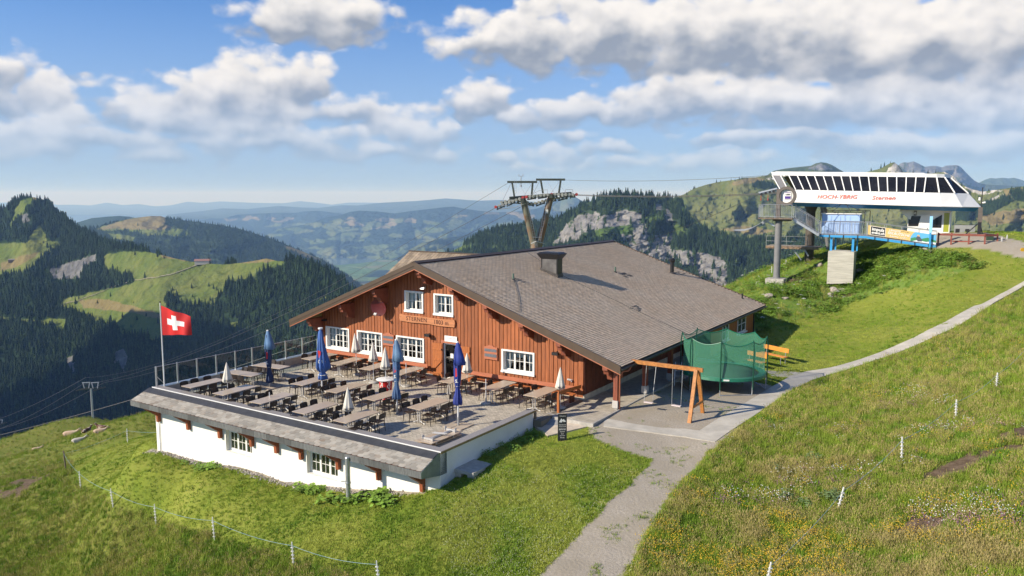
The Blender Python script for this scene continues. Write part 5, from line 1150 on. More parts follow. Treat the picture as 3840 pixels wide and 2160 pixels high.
# two folded table tops lying by the corner
def flat_table(z, du, label):
    t = root('stacked_table', label, 'table', (-1.95+du, -8.95, z), -.02, group='table tops stacked flat in the corner'); part('tabletop', MB().box(-.42, .42, -1.02, 1.02, 0, .025), M_TOP, t); return t
t0 = flat_table(.06, -.06, 'lower one of two table tops lying flat in the parapet corner'); t1 = flat_table(.20, 0, 'upper table top lying flat, its steel legs pointing up')
part('underframe', MB().bar((0, -.75, .06), (0, .75, .06), .07, .05).tube((-.07, -.68, .05), (-.07, .68, .05), .02).tube((.07, -.68, .05), (.07, .68, .05), .02), M_CHROME, t1)
part('leg', MB().bar((-.26, -.72, .08), (.26, -.72, .08), .05, .09).box(-.28, -.25, -.78, -.66, .03, .2).box(.25, .28, -.78, -.66, .03, .2), M_CHROME, t1)
part('leg', MB().bar((-.26, .72, .08), (.26, .72, .08), .05, .09).box(-.28, -.25, .66, .78, .03, .2).box(.25, .28, .66, .78, .03, .2), M_CHROME, t1)
part('foot', MB().tube((-.28, -.12, .12), (.28, .04, .12), .022).tube((-.28, .0, .12), (.28, .16, .12), .022), M_CHROME, t1)
part('spacer', MB().box(-.3, .3, -.6, -.5, -.13, 0).box(-.3, .3, .5, .6, -.13, 0), M_STEEL, t1)
# ------------------------------------------------------------------ folded umbrellas
def wrap(me, r_of_z, a0):
    """bend flat lettering (x right, y up) round the vertical axis"""
    for v in me.vertices:
        x, y, z = v.co; r = r_of_z(y)+z+.004; a = a0+x/max(r, .05); v.co = (r*cos(a), r*sin(a), y)
def wrapped(txt, size, m_, parent, zc, rfun, a0, **k):
    me = text_mesh(txt, size, **k); me.materials.clear(); me.materials.append(m_)
    for v in me.vertices: v.co.y += zc
    wrap(me, rfun, a0); return link('lettering', me, parent)
M_POLE = mat('white_pole', (.72, .73, .74), rough=.3, metal=.2)
VIEW = atan2(-29.5+7, 17.4+6)      # direction from the terrace towards the camera, building frame
def big_umbrella(u, v, h, canopy_c, canopy_c2, label, loose, plates=True, txt=True):
    t = root('folded_umbrella', label, 'umbrella', (u, v, 0), group='tall folded blue umbrellas')
    part('pole', MB().tube((0, 0, .0), (0, 0, h-.15), .038, .038, 12), M_POLE, t, ang=40)
    M_C = mat('umbrella_cloth', canopy_c, rough=.75, var=.25, vscale=2.2, stretch=(2, 2, .7))
    M_C2 = mat('umbrella_hood', canopy_c2, rough=.75, var=.15, vscale=2)
    zb = h-2.75+.15*loose; zt = h
    R = random.Random(int(h*100)); ph = [R.uniform(0, 6.28) for _ in range(6)]
    def fold(a, t_): 
        k = .10+.28*min(1, max(0, (1-t_)*1.4)); return (1+k*.42*cos(8*a+ph[0]+t_*1.5)+k*.28*cos(5*a+ph[1]-t_*3)+.08*cos(3*a+ph[2]+t_*6))*(1+(.5*max(0, cos(a-VIEW-1.5))*(1-t_) if loose else 0))
    tie = .30 if not loose else .13
    prof = []
    for i in range(30):
        q = i/29; z = zb+(zt-.05-zb)*q
        if q < tie: r = .075+.10*(1-q/tie)**.7*(1.0)+.02*sin(q*20)
        elif loose: r = .085+.20*min(1, (q-tie)/.10)*(1-(q-tie)/(1-tie))**.9
        else: r = .10+.06*sin((q-tie)/(1-tie)*pi)
        if q > .93: r *= max(.35, 1-(q-.93)/.07*.6)
        prof.append((r, z))
    cn = MB().lathe(prof, 48, fold=fold); me = cn.mesh('canopy', M_C, smooth=True); link('canopy', me, t)
    rt = .10; part('tie', MB().lathe([(.085, zb+(zt-zb)*tie-.015), (.105, zb+(zt-zb)*tie), (.085, zb+(zt-zb)*tie+.015)], 24), M_WHITE, t)
    if not loose:   # hood flap hanging to one side
        hd = MB().lathe([(.24, h-.95), (.19, h-.6), (.13, h-.25), (.07, h-.03), (.02, h)], 32, fold=lambda a, t_: 1+(1-t_)*(.60*cos(a-.3)+.22*cos(4*a+1)+.12*cos(7*a))); part('hood', hd.mesh('hood', M_C2, smooth=True), None, t)
    part('cap', MB().lathe([(.05, h-.02), (.055, h+.02), (.03, h+.05), (.005, h+.055)], 14) if not loose else MB().lathe([(.115, h-.07), (.12, h-.02), (.11, h+.0)], 20), M_WHITE, t)
    part('stripe', MB().lathe([(.155+.03*loose, zb+.22), (.16+.03*loose, zb+.235)], 40, fold=lambda a, t_: fold(a, .08)*.98+.04), M_WHITE, t)
    part('socket', MB().tube((0, 0, 0), (0, 0, .42), .05, .05, 12), M_STEEL, t)
    if plates:
        for (a, b_) in ((-1, -1), (1, -1), (-1, 1), (1, 1)): part('weight_slab', MB().box(min(a*.02, a*.5), max(a*.02, a*.5), min(b_*.02, b_*.5), max(b_*.02, b_*.5), .004, .045), bpy.data.materials['weight_slab'] if 'weight_slab' in bpy.data.materials else mat('weight_slab', (.42, .35, .27), var=.12), t)
        part('cross_foot', MB().bar((-.55, -.55, .02), (.55, .55, .02), .05, .03).bar((-.55, .55, .025), (.55, -.55, .025), .05, .03), M_STEEL, t)
    if txt:
        rr = .20 if loose else .15
        part('emblem', wrapped('#', .01, M_WHITE, None, 0, lambda z: 1, 0).data if False else MB().add([(rr*1.08*cos(VIEW+da), rr*1.08*sin(VIEW+da), zz) for da, zz in ((-.9, h-1.5), (-.2, h-1.45), (-.1, h-1.15), (-.8, h-1.1))], [(0, 1, 2, 3)]), bpy.data.materials['emblem_red'] if 'emblem_red' in bpy.data.materials else mat('emblem_red', (.55, .03, .03)), t)
        wrapped('LÖS' if loose else 'S.', .20, M_WHITE, t, h-1.68, lambda z: rr*1.10, VIEW-.45, bold=.004)
        if loose: wrapped('FELSC', .17, M_WHITE, t, h-1.72, lambda z: rr*1.16, VIEW+.75, bold=.003)
    return t
big_umbrella(-15.05, -6.72, 3.02, (.016, .035, .10), (.10, .20, .36), 'dark blue folded umbrella nearest the glass fence', 0)
big_umbrella(-11.11, -6.73, 3.55, (.045, .115, .34), (.045, .115, .34), 'light blue loosely folded umbrella with white lettering', 1, plates=False)
big_umbrella(-6.12, -6.82, 3.45, (.065, .13, .26), (.12, .22, .36), 'faded grey blue umbrella beside the red drum', 0, plates=False)
big_umbrella(-2.55, -6.88, 3.72, (.018, .035, .21), (.022, .045, .26), 'royal blue folded umbrella nearest the parapet', 0)
M_CREAM = mat('cream_cloth', (.66, .62, .54), rough=.8, var=.08, vscale=3)
M_INK = mat('black_print', (.03, .03, .035), rough=.8)
def parasol(u, v, h, label, base='stone', tilt=(0, 0), txt='VALSER', z0=0.0, ch=1.0, open_=0):
    t = root('folded_parasol', label, 'parasol', (u, v, z0), group='small folded cream parasols'); t.rotation_euler = (tilt[0], tilt[1], -AZ)
    part('pole', MB().tube((0, 0, .02), (0, 0, h-.02), .018, .018, 8), M_POLE, t)
    ph = random.uniform(0, 6)
    w = .23 if not open_ else .25
    prof = [(w*.8, h-ch-.03), (w, h-ch+.05), (w*.82, h-ch+.25), (w*.55, h-ch*.45), (w*.27, h-ch*.16), (.02, h-.01), (.008, h+.02)]
    cn = MB().lathe(prof, 40, fold=lambda a, t_: 1+(.13*(1-t_)+.02)*cos(8*a+ph)+(.06*(1-t_))*cos(13*a)); link('canopy', cn.mesh('canopy', M_CREAM, smooth=True), t)
    va = atan2(-29.5-v, 17.4-u)
    if txt: wrapped(txt, .115, M_INK, t, h-ch+.10, lambda z: w*1.16, va+.15, bold=.002)
    if base == 'stone': part('base', MB().lathe([(.26, 0), (.28, .03), (.25, .08), (.12, .11), (.04, .13), (.035, .22)], 20), M_CONC, t, ang=40)
    return t
parasol(-14.44, -9.75, 1.95, 'cream folded parasol by the glass corner end of the parapet', txt='VALSELSI', ch=.95)
parasol(-6.36, -9.7, 1.80, 'cream folded parasol nearest the camera, beside the parapet', txt='VALSTALL', ch=1.0)
parasol(-13.2, -2.13, 2.36, 'cream folded parasol in front of the second window', tilt=(0, radians(-3)), txt='VALSER', ch=1.05, open_=1)
parasol(-11.13, -3.02, 2.21, 'cream folded parasol between second and third windows', txt='VALSESER', ch=1.0, open_=1)
parasol(-5.83, -1.73, 2.0, 'cream folded parasol right of the chalet door', txt='VALSER VALS', ch=1.0, open_=1)
parasol(-.26, -1.88, 1.95, 'cream folded parasol beside the ramp handrail', txt='VALSER', ch=1.0)
for (u, v, h, lab, bs) in ((-9.17, -2.62, 1.25, 'bare white parasol pole beside the wall table left of the door', 1), (-3.64, -3.19, 1.23, 'bare white parasol pole right of the royal blue umbrella', 1), (-11.14, -9.95, .98, 'bare white pole at the middle parapet table', 0), (-8.95, -9.95, .88, 'bare white pole at the fourth parapet table', 0)):
    t = root('parasol_stand', lab, 'parasol stand', (u, v, 0), group='empty parasol stands')
    part('pole', MB().tube((0, 0, .03), (0, 0, h), .021, .021, 10), M_POLE, t); part('base', MB().lathe([(.26, 0), (.28, .03), (.25, .08), (.12, .11), (.04, .13), (.035, .3)], 20), M_CONC, t, ang=40)
dr = root('drum_table', 'red drum shaped bar table with white script and round white top', 'bar table', (-8.30, -5.17, 0))
part('drum', MB().lathe([(.24, 0), (.27, .02), (.33, .95), (.31, .97)], 32), mat('cola_red', (.55, .02, .02), rough=.3), dr, ang=40)
part('top', MB().lathe([(.44, .985), (.47, 1.0), (.47, 1.02), (.44, 1.035)], 36), M_WHITE, dr, ang=40)
for da in (-.75, .45, 1.7, 2.9):
    me = text_mesh('Coca-Cola', .22, shear=.35, bold=.008); me.materials.clear(); me.materials.append(M_WHITE)
    me.transform(Matrix.Translation((0, .5, 0))@Matrix.Rotation(pi/2, 4, 'Z'))
    wrap(me, lambda z: .27+.063*z, VIEW+da); link('lettering', me, dr)
parasol(-8.30, -5.17, 1.62, 'cream folded parasol standing in the red drum table', base='', txt='SAESSERVAL', z0=.99-.02, ch=1.05, open_=1)
# white glasses left on the bench end
g_ = root('ashtrays', 'row of small white cups on the bench left of the door', 'cups', (-9.75, -.72, .442))
for k in range(4): part('cup', MB().lathe([(.03, 0), (.042, .06), (.036, .06), (.028, .01)], 10), M_WHITE, g_, (-.05+k*.14, .02*(k % 2), 0))
# chalk board totem on the lawn
bb = root('chalkboard', 'tall narrow black chalkboard standing on the grass by the ramp', 'chalkboard', (1.75, -5.25, -.42), radians(38))
part('board', MB().box(-.19, .19, -.03, .03, 0, 1.25), mat('chalkboard_black', (.02, .022, .025), rough=.6, var=.3, vscale=6), bb)
M_CHALK = mat('chalk', (.75, .75, .72))
for i, (s, z, sz) in enumerate((('Willkommen', 1.16, .055), ('Geniesst die', .78, .06), ('frische Luft &', .70, .055), ('BERGE', .58, .10), ('Sternen', .48, .07), ('Speis', .39, .06), ('und Trank', .31, .055), ('Prost', .22, .08))): textpart(s, sz, M_CHALK, bb, (0, -.034, z))
mk = MB().add([(-.15,-.034,.90),(-.05,-.034,1.06),(0,-.034,.99),(.05,-.034,1.03),(.15,-.034,.92),(.05,-.034,.90),(.02,-.034,.95),(-.04,-.034,.88)], [(0,1,2,3,4,5,6,7)]); part('chalk_drawing', mk, M_CHALK, bb)
# steel pole before the white wall with its bracket
sp = root('steel_post', 'thick grey galvanised post with a bracket in front of the white wall', 'post', (-4.0, -12.15, -2.55))
part('post', MB().tube((0, 0, 0), (0, 0, 2.35), .095, .095, 20), M_STEEL, sp, ang=40); part('cap', MB().lathe([(.10, 2.35), (.105, 2.38), (.09, 2.41), (.01, 2.42)], 20), M_STEEL, sp)
part('bracket', MB().bar((.05, .1, .62), (1.0, .95, .95), .06, .09).bar((.05, .1, .30), (1.0, .95, .62), .06, .07).bar((.45, .5, .45), (.45, .5, .78), .03, .03), M_DARKMET, sp)
part('clamp', MB().bar((-.35, -.02, 1.35), (0, -.02, 1.42), .03, .03).lathe([(.11, 1.33), (.115, 1.36), (.11, 1.39)], 16), M_STEEL, sp)
# ================================================================== chairlift station on the hill
SA = radians(-31); SO = Vector((24.286, 70.0, 0)); SXv = Vector((cos(SA), sin(SA), 0)); SYv = Vector((-sin(SA), cos(SA), 0))
def sroot(name, label, cat, x=0, y=0, z=0, group=None): return root(name, label, cat, world=SO+SXv*x+SYv*y+Vector((0, 0, z)), wrot=SA, group=group)
M_SWHITE = mat('station_white', (.80, .79, .76), rough=.4, var=.03, vscale=.6)
M_SBLUE = mat('station_blue', (.03, .19, .42), rough=.4, var=.06)
M_SGLASS = mat('dark_station_glass', (.018, .017, .018), rough=.06, var=.4, vscale=.8)
M_GREYST = mat('brownish_steel_paint', (.13, .11, .095), rough=.5, var=.12)
M_COLGREY = mat('grey_column_paint', (.20, .20, .205), rough=.45, var=.08)
M_REDBR = mat('red_brown_rail', (.23, .065, .045), rough=.6, var=.15)
st = sroot('lift_station', 'white and blue chairlift top station with a long row of dark windows on the hill', 'chairlift station')
tl = -.026
def prof(lv):
    """plan outline of one level, from the open left end round the nose to the rear"""
    e = {'top': [(-1.38, .95), (11.15, .95), (11.9, 1.2), (12.45, 1.6), (12.8, 2.3)], 'gt': [(-1.25, .92), (11.15, .92), (11.92, 1.15), (12.5, 1.55), (12.9, 2.3)],
         'gb': [(-.4, .42), (11.1, .42), (12.2, .65), (13.3, 1.2), (14.25, 2.3)], 'wb': [(.0, 0), (11.12, 0), (12.45, .30), (13.9, .95), (15.2, 2.2)],
         'bb': [(.35, .5), (11.0, .5), (12.2, .75), (13.5, 1.3), (14.8, 2.4)]}[lv]
    z = {'top': 12.14, 'gt': 11.84, 'gb': 10.58, 'wb': 9.50, 'bb': 9.12}[lv]
    f = [(x, y, z+tl*x) for x, y in e]; return f+[(x, 6.4-y, z_) for x, y, z_ in f[::-1]]
R = {k: prof(k) for k in ('top', 'gt', 'gb', 'wb', 'bb')}
def band(a, b_, jr=range(9)):
    m = MB()
    for j in jr: m.quad(R[b_][j], R[b_][j+1], R[a][j+1], R[a][j])
    return m
part('roof', MB().add(R['top'], [tuple(range(10))]), M_SWHITE, st)
o = part('roof_edge', band('top', 'gt'), M_SWHITE, st)
mb = MB(); mb.quad(R['wb'][0], R['wb'][1], R['gb'][1], R['gb'][0]); part('white_panel', mb, M_SWHITE, st)
for j in range(1, 8):
    part('white_panel', MB().quad(R['wb'][j], R['wb'][j+1], R['gb'][j+1], R['gb'][j]), M_SWHITE, st)
part('white_panel', MB().quad(R['wb'][8], R['wb'][9], R['gb'][9], R['gb'][8]), M_SWHITE, st)
part('blue_band', band('wb', 'bb'), M_SBLUE, st)
part('lower_lip', MB().path([tuple(Vector(p)+Vector((0, -.02 if i < 5 else .02, -.01))) for i, p in enumerate(R['wb'])], .045, 6), M_SWHITE, st)
part('soffit', MB().add([(x, y, z+.01) for x, y, z in R['bb']], [tuple(range(10))[::-1]]), mat('cream_soffit', (.55, .47, .33), rough=.7), st)
part('inner_floor', MB().add([(x*.98+.1, y, z+.03) for x, y, z in R['gb']], [tuple(range(10))]), M_GREYST, st)
def lerp(a, b_, t): return tuple(a[i]+(b_[i]-a[i])*t for i in range(3))
for k in range(1, 6):
    t = k/6; a, b_ = Vector(lerp(R['wb'][0], R['wb'][1], t)), Vector(lerp(R['gb'][0], R['gb'][1], t)); part('panel_seam', MB().bar(a+Vector((0, -.004, 0)), b_+Vector((0, -.004, 0)), .018, .012, (1, 0, 0)), mat('seam_grey', (.38, .38, .37)) if k == 1 else bpy.data.materials['seam_grey'], st)
# panes and mullions of the long side
N_ = 17
for k in range(N_):
    t0, t1 = (k+.06)/N_, (k+.94)/N_; a, b_, c, d = lerp(R['gb'][0], R['gb'][1], t0), lerp(R['gb'][0], R['gb'][1], t1), lerp(R['gt'][0], R['gt'][1], t1), lerp(R['gt'][0], R['gt'][1], t0)
    if k > 1: part('window_pane', MB().quad(a, b_, c, d), M_SGLASS, st)
    if k == 6: continue
for k in range(N_+1):
    t = k/N_; a, b_ = Vector(lerp(R['gb'][0], R['gb'][1], t)), Vector(lerp(R['gt'][0], R['gt'][1], t)); part('mullion', MB().bar(a+Vector((0, -.03, 0)), b_+Vector((0, -.03, 0)), .10, .08, (1, 0, 0)), M_SWHITE, st)
for j in (1, 2, 3, 4, 5, 6, 7):
    part('window_pane', MB().quad(R['gb'][j], R['gb'][j+1], R['gt'][j+1], R['gt'][j]), M_SGLASS, st)
    if j > 1: part('mullion', MB().bar(R['gb'][j], R['gt'][j], .13, .1, (1, 0, 0)), M_SWHITE, st)
part('window_pane', MB().quad(R['gb'][8], R['gb'][9], R['gt'][9], R['gt'][8]), M_SGLASS, st)
part('end_panel', MB().add([R['gt'][0], R['gb'][0], lerp(R['gb'][0], R['gb'][1], 1/17), lerp(R['gt'][0], R['gt'][1], 1.15/17)], [(0, 1, 2, 3)]), mat('grey_end_panel', (.14, .14, .15), rough=.5), st)
# roof studs
part('roof_stud', MB().path([(-1, 1.0, 12.19), (11, 1.0, 11.88)], .03, 5), M_SWHITE, st)
M_SRED = mat('station_red_letters', (.70, .16, .10), rough=.6)
for txt, xc, zc_, sz, sh, bo, sp in (('HOCH-YBRIG', 4.42, 9.94, .50, .25, .004, 1.08), ('Sternen', 8.1, 9.86, .52, .30, .004, 1.1)):
    me = text_mesh(txt, sz, shear=sh, bold=bo, spacing=sp, depth=.006); me.materials.clear(); me.materials.append(M_SRED)
    zz = zc_; t = (9.5+tl*xc-zz)/(9.5-10.58); link('lettering', me, st, (xc, .42*t-.07, zz-.02), (radians(68.7), 0, tl*0))
# supports and drive column
part('column', MB().lathe([(.40, 2.6), (.40, 8.6), (.55, 9.0), (.8, 9.25)], 20, (1.93, 2.6)), mat('rear_column', (.10, .085, .07), rough=.6, var=.2), st, ang=40)
part('strut', MB().bar((3.6, 2.2, 5.2), (2.9, 2.2, 9.0), .16, .24).bar((4.1, 2.6, 5.2), (3.1, 2.6, 9.0), .16, .24).bar((3.2, 2.4, 7.8), (4.1, 2.4, 8.6), .1, .1), M_COLGREY, st)
cb = link('cabin', None, st)
part('wall', MB().box(9.9, 13.1, 2.2, 4.6, 5.8, 8.84), M_SWHITE, cb); part('wall', MB().prism([(9.2, 8.8), (10.3, 8.8), (10.1, 8.0), (9.9, 8.1)], 1, 2.1, 4.4), M_SWHITE, cb)
part('window', MB().box(9.95, 11.0, 2.17, 2.199, 7.45, 8.3), M_SGLASS, cb); part('window', MB().prism([(11.8, 7.35), (12.45, 7.35), (12.45, 8.45), (11.8, 8.0)], 1, 2.17, 2.199), M_SGLASS, cb)
part('door', MB().prism([(10.45, 6.0), (11.6, 6.0), (11.6, 8.5), (10.9, 8.35)], 1, 2.02, 2.10), M_SWHITE, cb); part('handle', MB().box(11.42, 11.46, 1.98, 2.02, 7.2, 7.3), M_BLACK, cb)
part('side_window', MB().box(12.6, 13.0, 2.16, 2.195, 7.0, 8.6), mat('yellow_pane', (.32, .34, .04), rough=.15), cb); part('frame', MB().box(12.55, 12.6, 2.14, 2.199, 6.95, 8.65).box(13.0, 13.05, 2.14, 2.199, 6.95, 8.65).box(12.6, 13.0, 2.14, 2.199, 6.9, 7.0), M_SWHITE, cb)  # side pane has an even yellow base colour
part('bench', MB().box(12.6, 13.15, 1.5, 1.9, 6.5, 6.56).box(12.6, 13.15, 1.9, 1.94, 6.56, 6.9), M_REDBR, cb)
sg = link('number_sign', None, st); part('panel', MB().box(10.35, 10.55, 2.0, 2.05, 8.35, 8.75), M_BLACK, sg)
me = text_mesh('8', .3, bold=.01); me.materials.clear(); me.materials.append(M_SWHITE); link('lettering', me, sg, (10.45, 1.99, 8.55), (pi/2, 0, 0))
# blue cabinet
sh = sroot('blue_cabinet', 'pale blue metal equipment cabinet under the station roof', 'cabinet')
part('body', MB().box(3.35, 6.40, .0, 1.4, 6.72, 8.44), mat('pale_blue_paint', (.36, .52, .80), rough=.5, var=.04), sh)
for a in (3.40, 4.15, 4.92, 5.68): part('door', MB().box(a, a+.70, -.03, -.002, 6.85, 8.28), bpy.data.materials['pale_blue_paint'], sh); 
part('top', MB().box(3.25, 6.50, -.12, 1.5, 8.441, 8.51), M_SWHITE, sh)
fr = sroot('equipment_canopy', 'black steel tube canopy frame in front of the blue cabinet', 'canopy frame')
mb = MB()
for (x, y) in ((3.4, -1.2), (6.9, -1.2), (7.1, .6), (3.6, .6)): mb.tube((x, y, 6.7), (x, y, 8.75), .035, n=6)
part('post', mb, M_BLACK, fr); mb = MB(); mb.tube((3.4, -1.2, 8.65), (6.9, -1.2, 8.65), .03, n=6).tube((3.6, .6, 8.75), (7.1, .6, 8.75), .03, n=6).tube((3.4, -1.2, 8.65), (4.9, -.3, 9.3), .02, n=6).tube((6.9, -1.2, 8.65), (5.2, -.3, 9.3), .02, n=6).tube((4.3, -1.2, 8.65), (4.9, -.3, 9.3), .02, n=6).tube((5.8, -1.2, 8.65), (5.3, -.3, 9.3), .02, n=6).tube((4.9, -.3, 9.3), (5.3, -.3, 9.3), .02, n=6); part('rafter', mb, M_BLACK, fr)
# walkway and ramp
wkx = sroot('access_walkway', 'steel walkway and ramp with bright blue beams and mesh railing', 'walkway')
M_BRBLUE = mat('bright_blue_paint', (.04, .30, .62), rough=.45, var=.05)
M_GRATE = mat('grating', (.22, .22, .22), rough=.7)
part('deck', MB().box(3.6, 7.3, -2.5, -.3, 6.70, 6.76), M_GRATE, wkx); part('beam', MB().box(3.62, 7.3, -2.56, -2.501, 6.55, 6.73), M_BRBLUE, wkx)
part('deck', MB().prism([(7.301, 6.70), (7.301, 6.76), (12.3, 6.14), (12.3, 6.08)], 1, -2.5, -1.1), M_GRATE, wkx); part('beam', MB().prism([(7.301, 6.52), (7.301, 6.70), (12.35, 6.10), (12.35, 5.90)], 1, -2.56, -2.501), M_BRBLUE, wkx)
for x in (4.55, 6.25): part('leg', MB().box(x-.09, x+.09, -2.4, -2.3, 5.4, 6.55).box(x-.03, x+.03, -2.3, -2.2, 5.4, 6.55).box(x+.15, x+.27, -1.5, -1.4, 5.4, 6.6), M_BRBLUE, wkx)
for x in (4.4, 5.5, 6.6): part('bracket', MB().box(x-.03, x+.03, -2.6, -2.57, 6.5, 6.78), M_BLACK, wkx)
for k in range(5): x = 7.9+k*.98; zb = 6.73-(x-7.3)*.124; part('bracket', MB().box(x-.03, x+.03, -2.6, -2.57, zb-.24, zb+.04), M_BLACK, wkx)
def railing(parent, p0, p1, h=1.08, n=10, bars=2, name='railing', r=.02, fine=True):
    p0, p1 = Vector(p0), Vector(p1); L_ = (p1-p0).length; rr_ = link(name, None, parent); up = Vector((0, 0, 1)); m = MB()
    m.tube(p0+up*h, p1+up*h, r*1.2, n=6); part('handrail', m, M_STEEL, rr_)
    m = MB(); k = max(1, int(L_/1.2))
    for i in range(k+1): q = p0.lerp(p1, i/k); m.tube(q, q+up*h, r, n=6)
    part('upright', m, M_STEEL, rr_)
    m = MB()
    if fine:
        k = int(L_/.13)
        for i in range(k): q = p0.lerp(p1, (i+.5)/k); m.tube(q+up*.1, q+up*(h-.06), .008, n=4)
        m.tube(p0+up*.1, p1+up*.1, .012, n=5)
    else:
        for j in range(1, bars+1): m.tube(p0+up*h*j/(bars+1), p1+up*h*j/(bars+1), .012, n=5)
    o = part('infill', m, M_STEEL, rr_); tag(o, kind='stuff')
railing(wkx, (3.65, -2.48, 6.76), (7.28, -2.48, 6.76)); railing(wkx, (3.65, -.35, 6.76), (7.28, -.35, 6.76))
railing(wkx, (7.32, -2.48, 6.76), (12.3, -2.48, 6.14), fine=False); railing(wkx, (7.32, -1.12, 6.76), (12.3, -1.12, 6.14), fine=False)
bl = sroot('concrete_block', 'tall board marked concrete pier block under the walkway', 'concrete block')
part('block', MB().prism([(4.40, 2.6), (6.42, 2.8), (6.42, 5.38), (5.9, 5.42), (4.9, 5.46), (4.40, 5.40)], 1, -2.75, -1.3), mat('board_marked_concrete', (.46, .44, .38), rough=.9, var=.16, vscale=2, stretch=(.4, .4, 5), bump=.3, bscale=10), bl)
# banner on the ramp
bn = sroot('banner', 'yellow advertising banner with black logo panel and alpine picture on the ramp railing', 'banner')
def bp_(s, t, d=0): x = 7.36+(12.32-7.36)*s; return (x, -2.54-d, 7.62-.137*(x-7.36)-(1-t)*.76)
def bpatch(pts, m_, d, name='print'): part(name, MB().add([bp_(s, t, d) for s, t in pts], [tuple(range(len(pts)))]), m_, bn)
bpatch([(0, 0), (1, 0), (1, 1), (0, 1)], mat('banner_yellow', (.68, .47, .18)), 0, 'sheet')
bpatch([(.035, .02), (.265, .02), (.265, .98), (.035, .98)], M_SWHITE, .006, 'logo_edge'); bpatch([(.042, .06), (.258, .06), (.258, .94), (.042, .94)], M_BLACK, .012, 'logo_panel')
arc = [(1, 0), (1, 1), (.70, 1), (.665, .8), (.64, .5), (.63, .25), (.635, 0)]
bpatch(arc, mat('picture_sky', (.12, .42, .70)), .006, 'picture'); bpatch([(.635, 0), (.64, .3), (.70, .45), (.78, .35), (.88, .6), (1, .4), (1, 0)], mat('picture_hills', (.05, .24, .10)), .010, 'picture_hills'); bpatch([(.66, 0), (.74, .2), (.86, .12), (.93, .25), (1, .18), (1, 0)], mat('picture_snow', (.7, .76, .8)), .014, 'picture_lake')
bpatch([(.74, .05), (.80, .1), (.80, .3), (.77, .55), (.735, .6), (.71, .4)], mat('picture_figure', (.08, .09, .12)), .018, 'picture_rider'); bpatch([(.725, .6), (.765, .58), (.77, .72), (.735, .76)], mat('picture_skin', (.62, .38, .22)), .022, 'picture_rider')
bang = math.atan(.137)
for txt, s, t, sz, m_, bo, spc in (('impuls', .152, .66, .36, M_SWHITE, .012, 1.0), ('event.ch', .152, .30, .29, M_SWHITE, .010, 1.0), ('LÄNGSTE', .40, .80, .20, M_SWHITE, .004, 1), ('SEILRUTSCHE', .46, .50, .27, M_SWHITE, .006, 1), ('EUROPAS - 1.5 KM', .45, .18, .15, M_SWHITE, .003, 1), ('im Sommer offen', .55, .86, .08, M_INK, 0, 1)):
    me = text_mesh(txt, sz, bold=bo, spacing=spc, depth=.003, shear=.15 if 'im' not in txt else 0); me.materials.clear(); me.materials.append(m_); p = bp_(s, t, .016); link('lettering', me, bn, p, (pi/2, bang, 0))
bm_ = sroot('blue_mast', 'bright blue square mast at the lower end of the ramp', 'mast'); part('mast', MB().box(11.84, 11.98, -2.75, -2.62, 5.6, 8.38), M_BRBLUE, bm_); part('sleeve', MB().box(11.80, 12.02, -2.79, -2.58, 7.1, 8.42), mat('light_blue_sleeve', (.30, .60, .85), rough=.5), bm_)
# front column with platform and round sheave cover
fc = sroot('cable_column', 'grey steel column on a concrete foot carrying a railed platform and round wheel guard', 'lift column')
part('foot', MB().box(-.56, .98, -3.3, -1.7, 1.7, 2.86), M_CONC, fc); part('column', MB().lathe([(.34, 2.86), (.34, 2.92), (.285, 2.94), (.285, 8.05)], 24, (.22, -2.5)), M_COLGREY, fc, ang=40)
part('platform', MB().box(-1.38, 1.5, -3.3, -1.7, 8.02, 8.12).box(-.2, 1.2, -3.0, -2.0, 7.85, 8.02), M_REDBR if False else mat('weathered_deck', (.18, .14, .11), var=.3), fc)
railing(fc, (-1.35, -3.28, 8.12), (1.45, -3.28, 8.12), 1.15); railing(fc, (-1.35, -3.28, 8.12), (-1.35, -1.72, 8.12), 1.15); railing(fc, (-1.35, -1.72, 8.12), (1.45, -1.72, 8.12), 1.15)
part('stanchion', MB().box(-.02, .34, -2.7, -2.4, 8.12, 10.6), M_GREYST, fc)
rg = MB(); n = 36
for i in range(n):
    a, b_ = 2*pi*i/n, 2*pi*(i+1)/n; ro, ri = .82, .58
    pts = [(.80+ro*cos(a), 10.0+ro*sin(a)), (.80+ro*cos(b_), 10.0+ro*sin(b_)), (.80+ri*cos(b_), 10.0+ri*sin(b_)), (.80+ri*cos(a), 10.0+ri*sin(a))]; rg.prism(pts, 1, -2.75, -2.45)
part('wheel_guard', rg, M_GREYST, fc)
dk = MB(); dk.prism([(.80+.575*cos(2*pi*i/n), 10.0+.575*sin(2*pi*i/n)) for i in range(n)], 1, -2.5, -2.47); part('white_disc', dk, M_SWHITE, fc)
part('poster', MB().box(.62, 1.18, -2.56, -2.54, 9.72, 10.34), M_SWHITE, fc); part('poster_print', MB().box(.66, 1.14, -2.575, -2.561, 9.76, 9.98).box(.66, 1.14, -2.575, -2.561, 10.28, 10.33), mat('poster_purple', (.08, .04, .25)), fc)
me = text_mesh('LIEBE', .17, bold=.006); me.materials.clear(); me.materials.append(M_INK); link('lettering', me, fc, (.90, -2.57, 10.12), (pi/2, 0, 0))
part('arm', MB().bar((-1.55, -2.55, 10.28), (.0, -2.55, 10.66), .3, .12).bar((-1.5, -2.55, 10.2), (-.4, -2.55, 10.42), .1, .08), M_STEEL, fc)
for x in (-1.3, -.95, -.6, -.3): z = 10.2+(x+1.3)*.25; part('sheave', MB().tube((x, -2.65, z-.05), (x, -2.45, z-.05), .11, n=12), M_BLACK, fc)
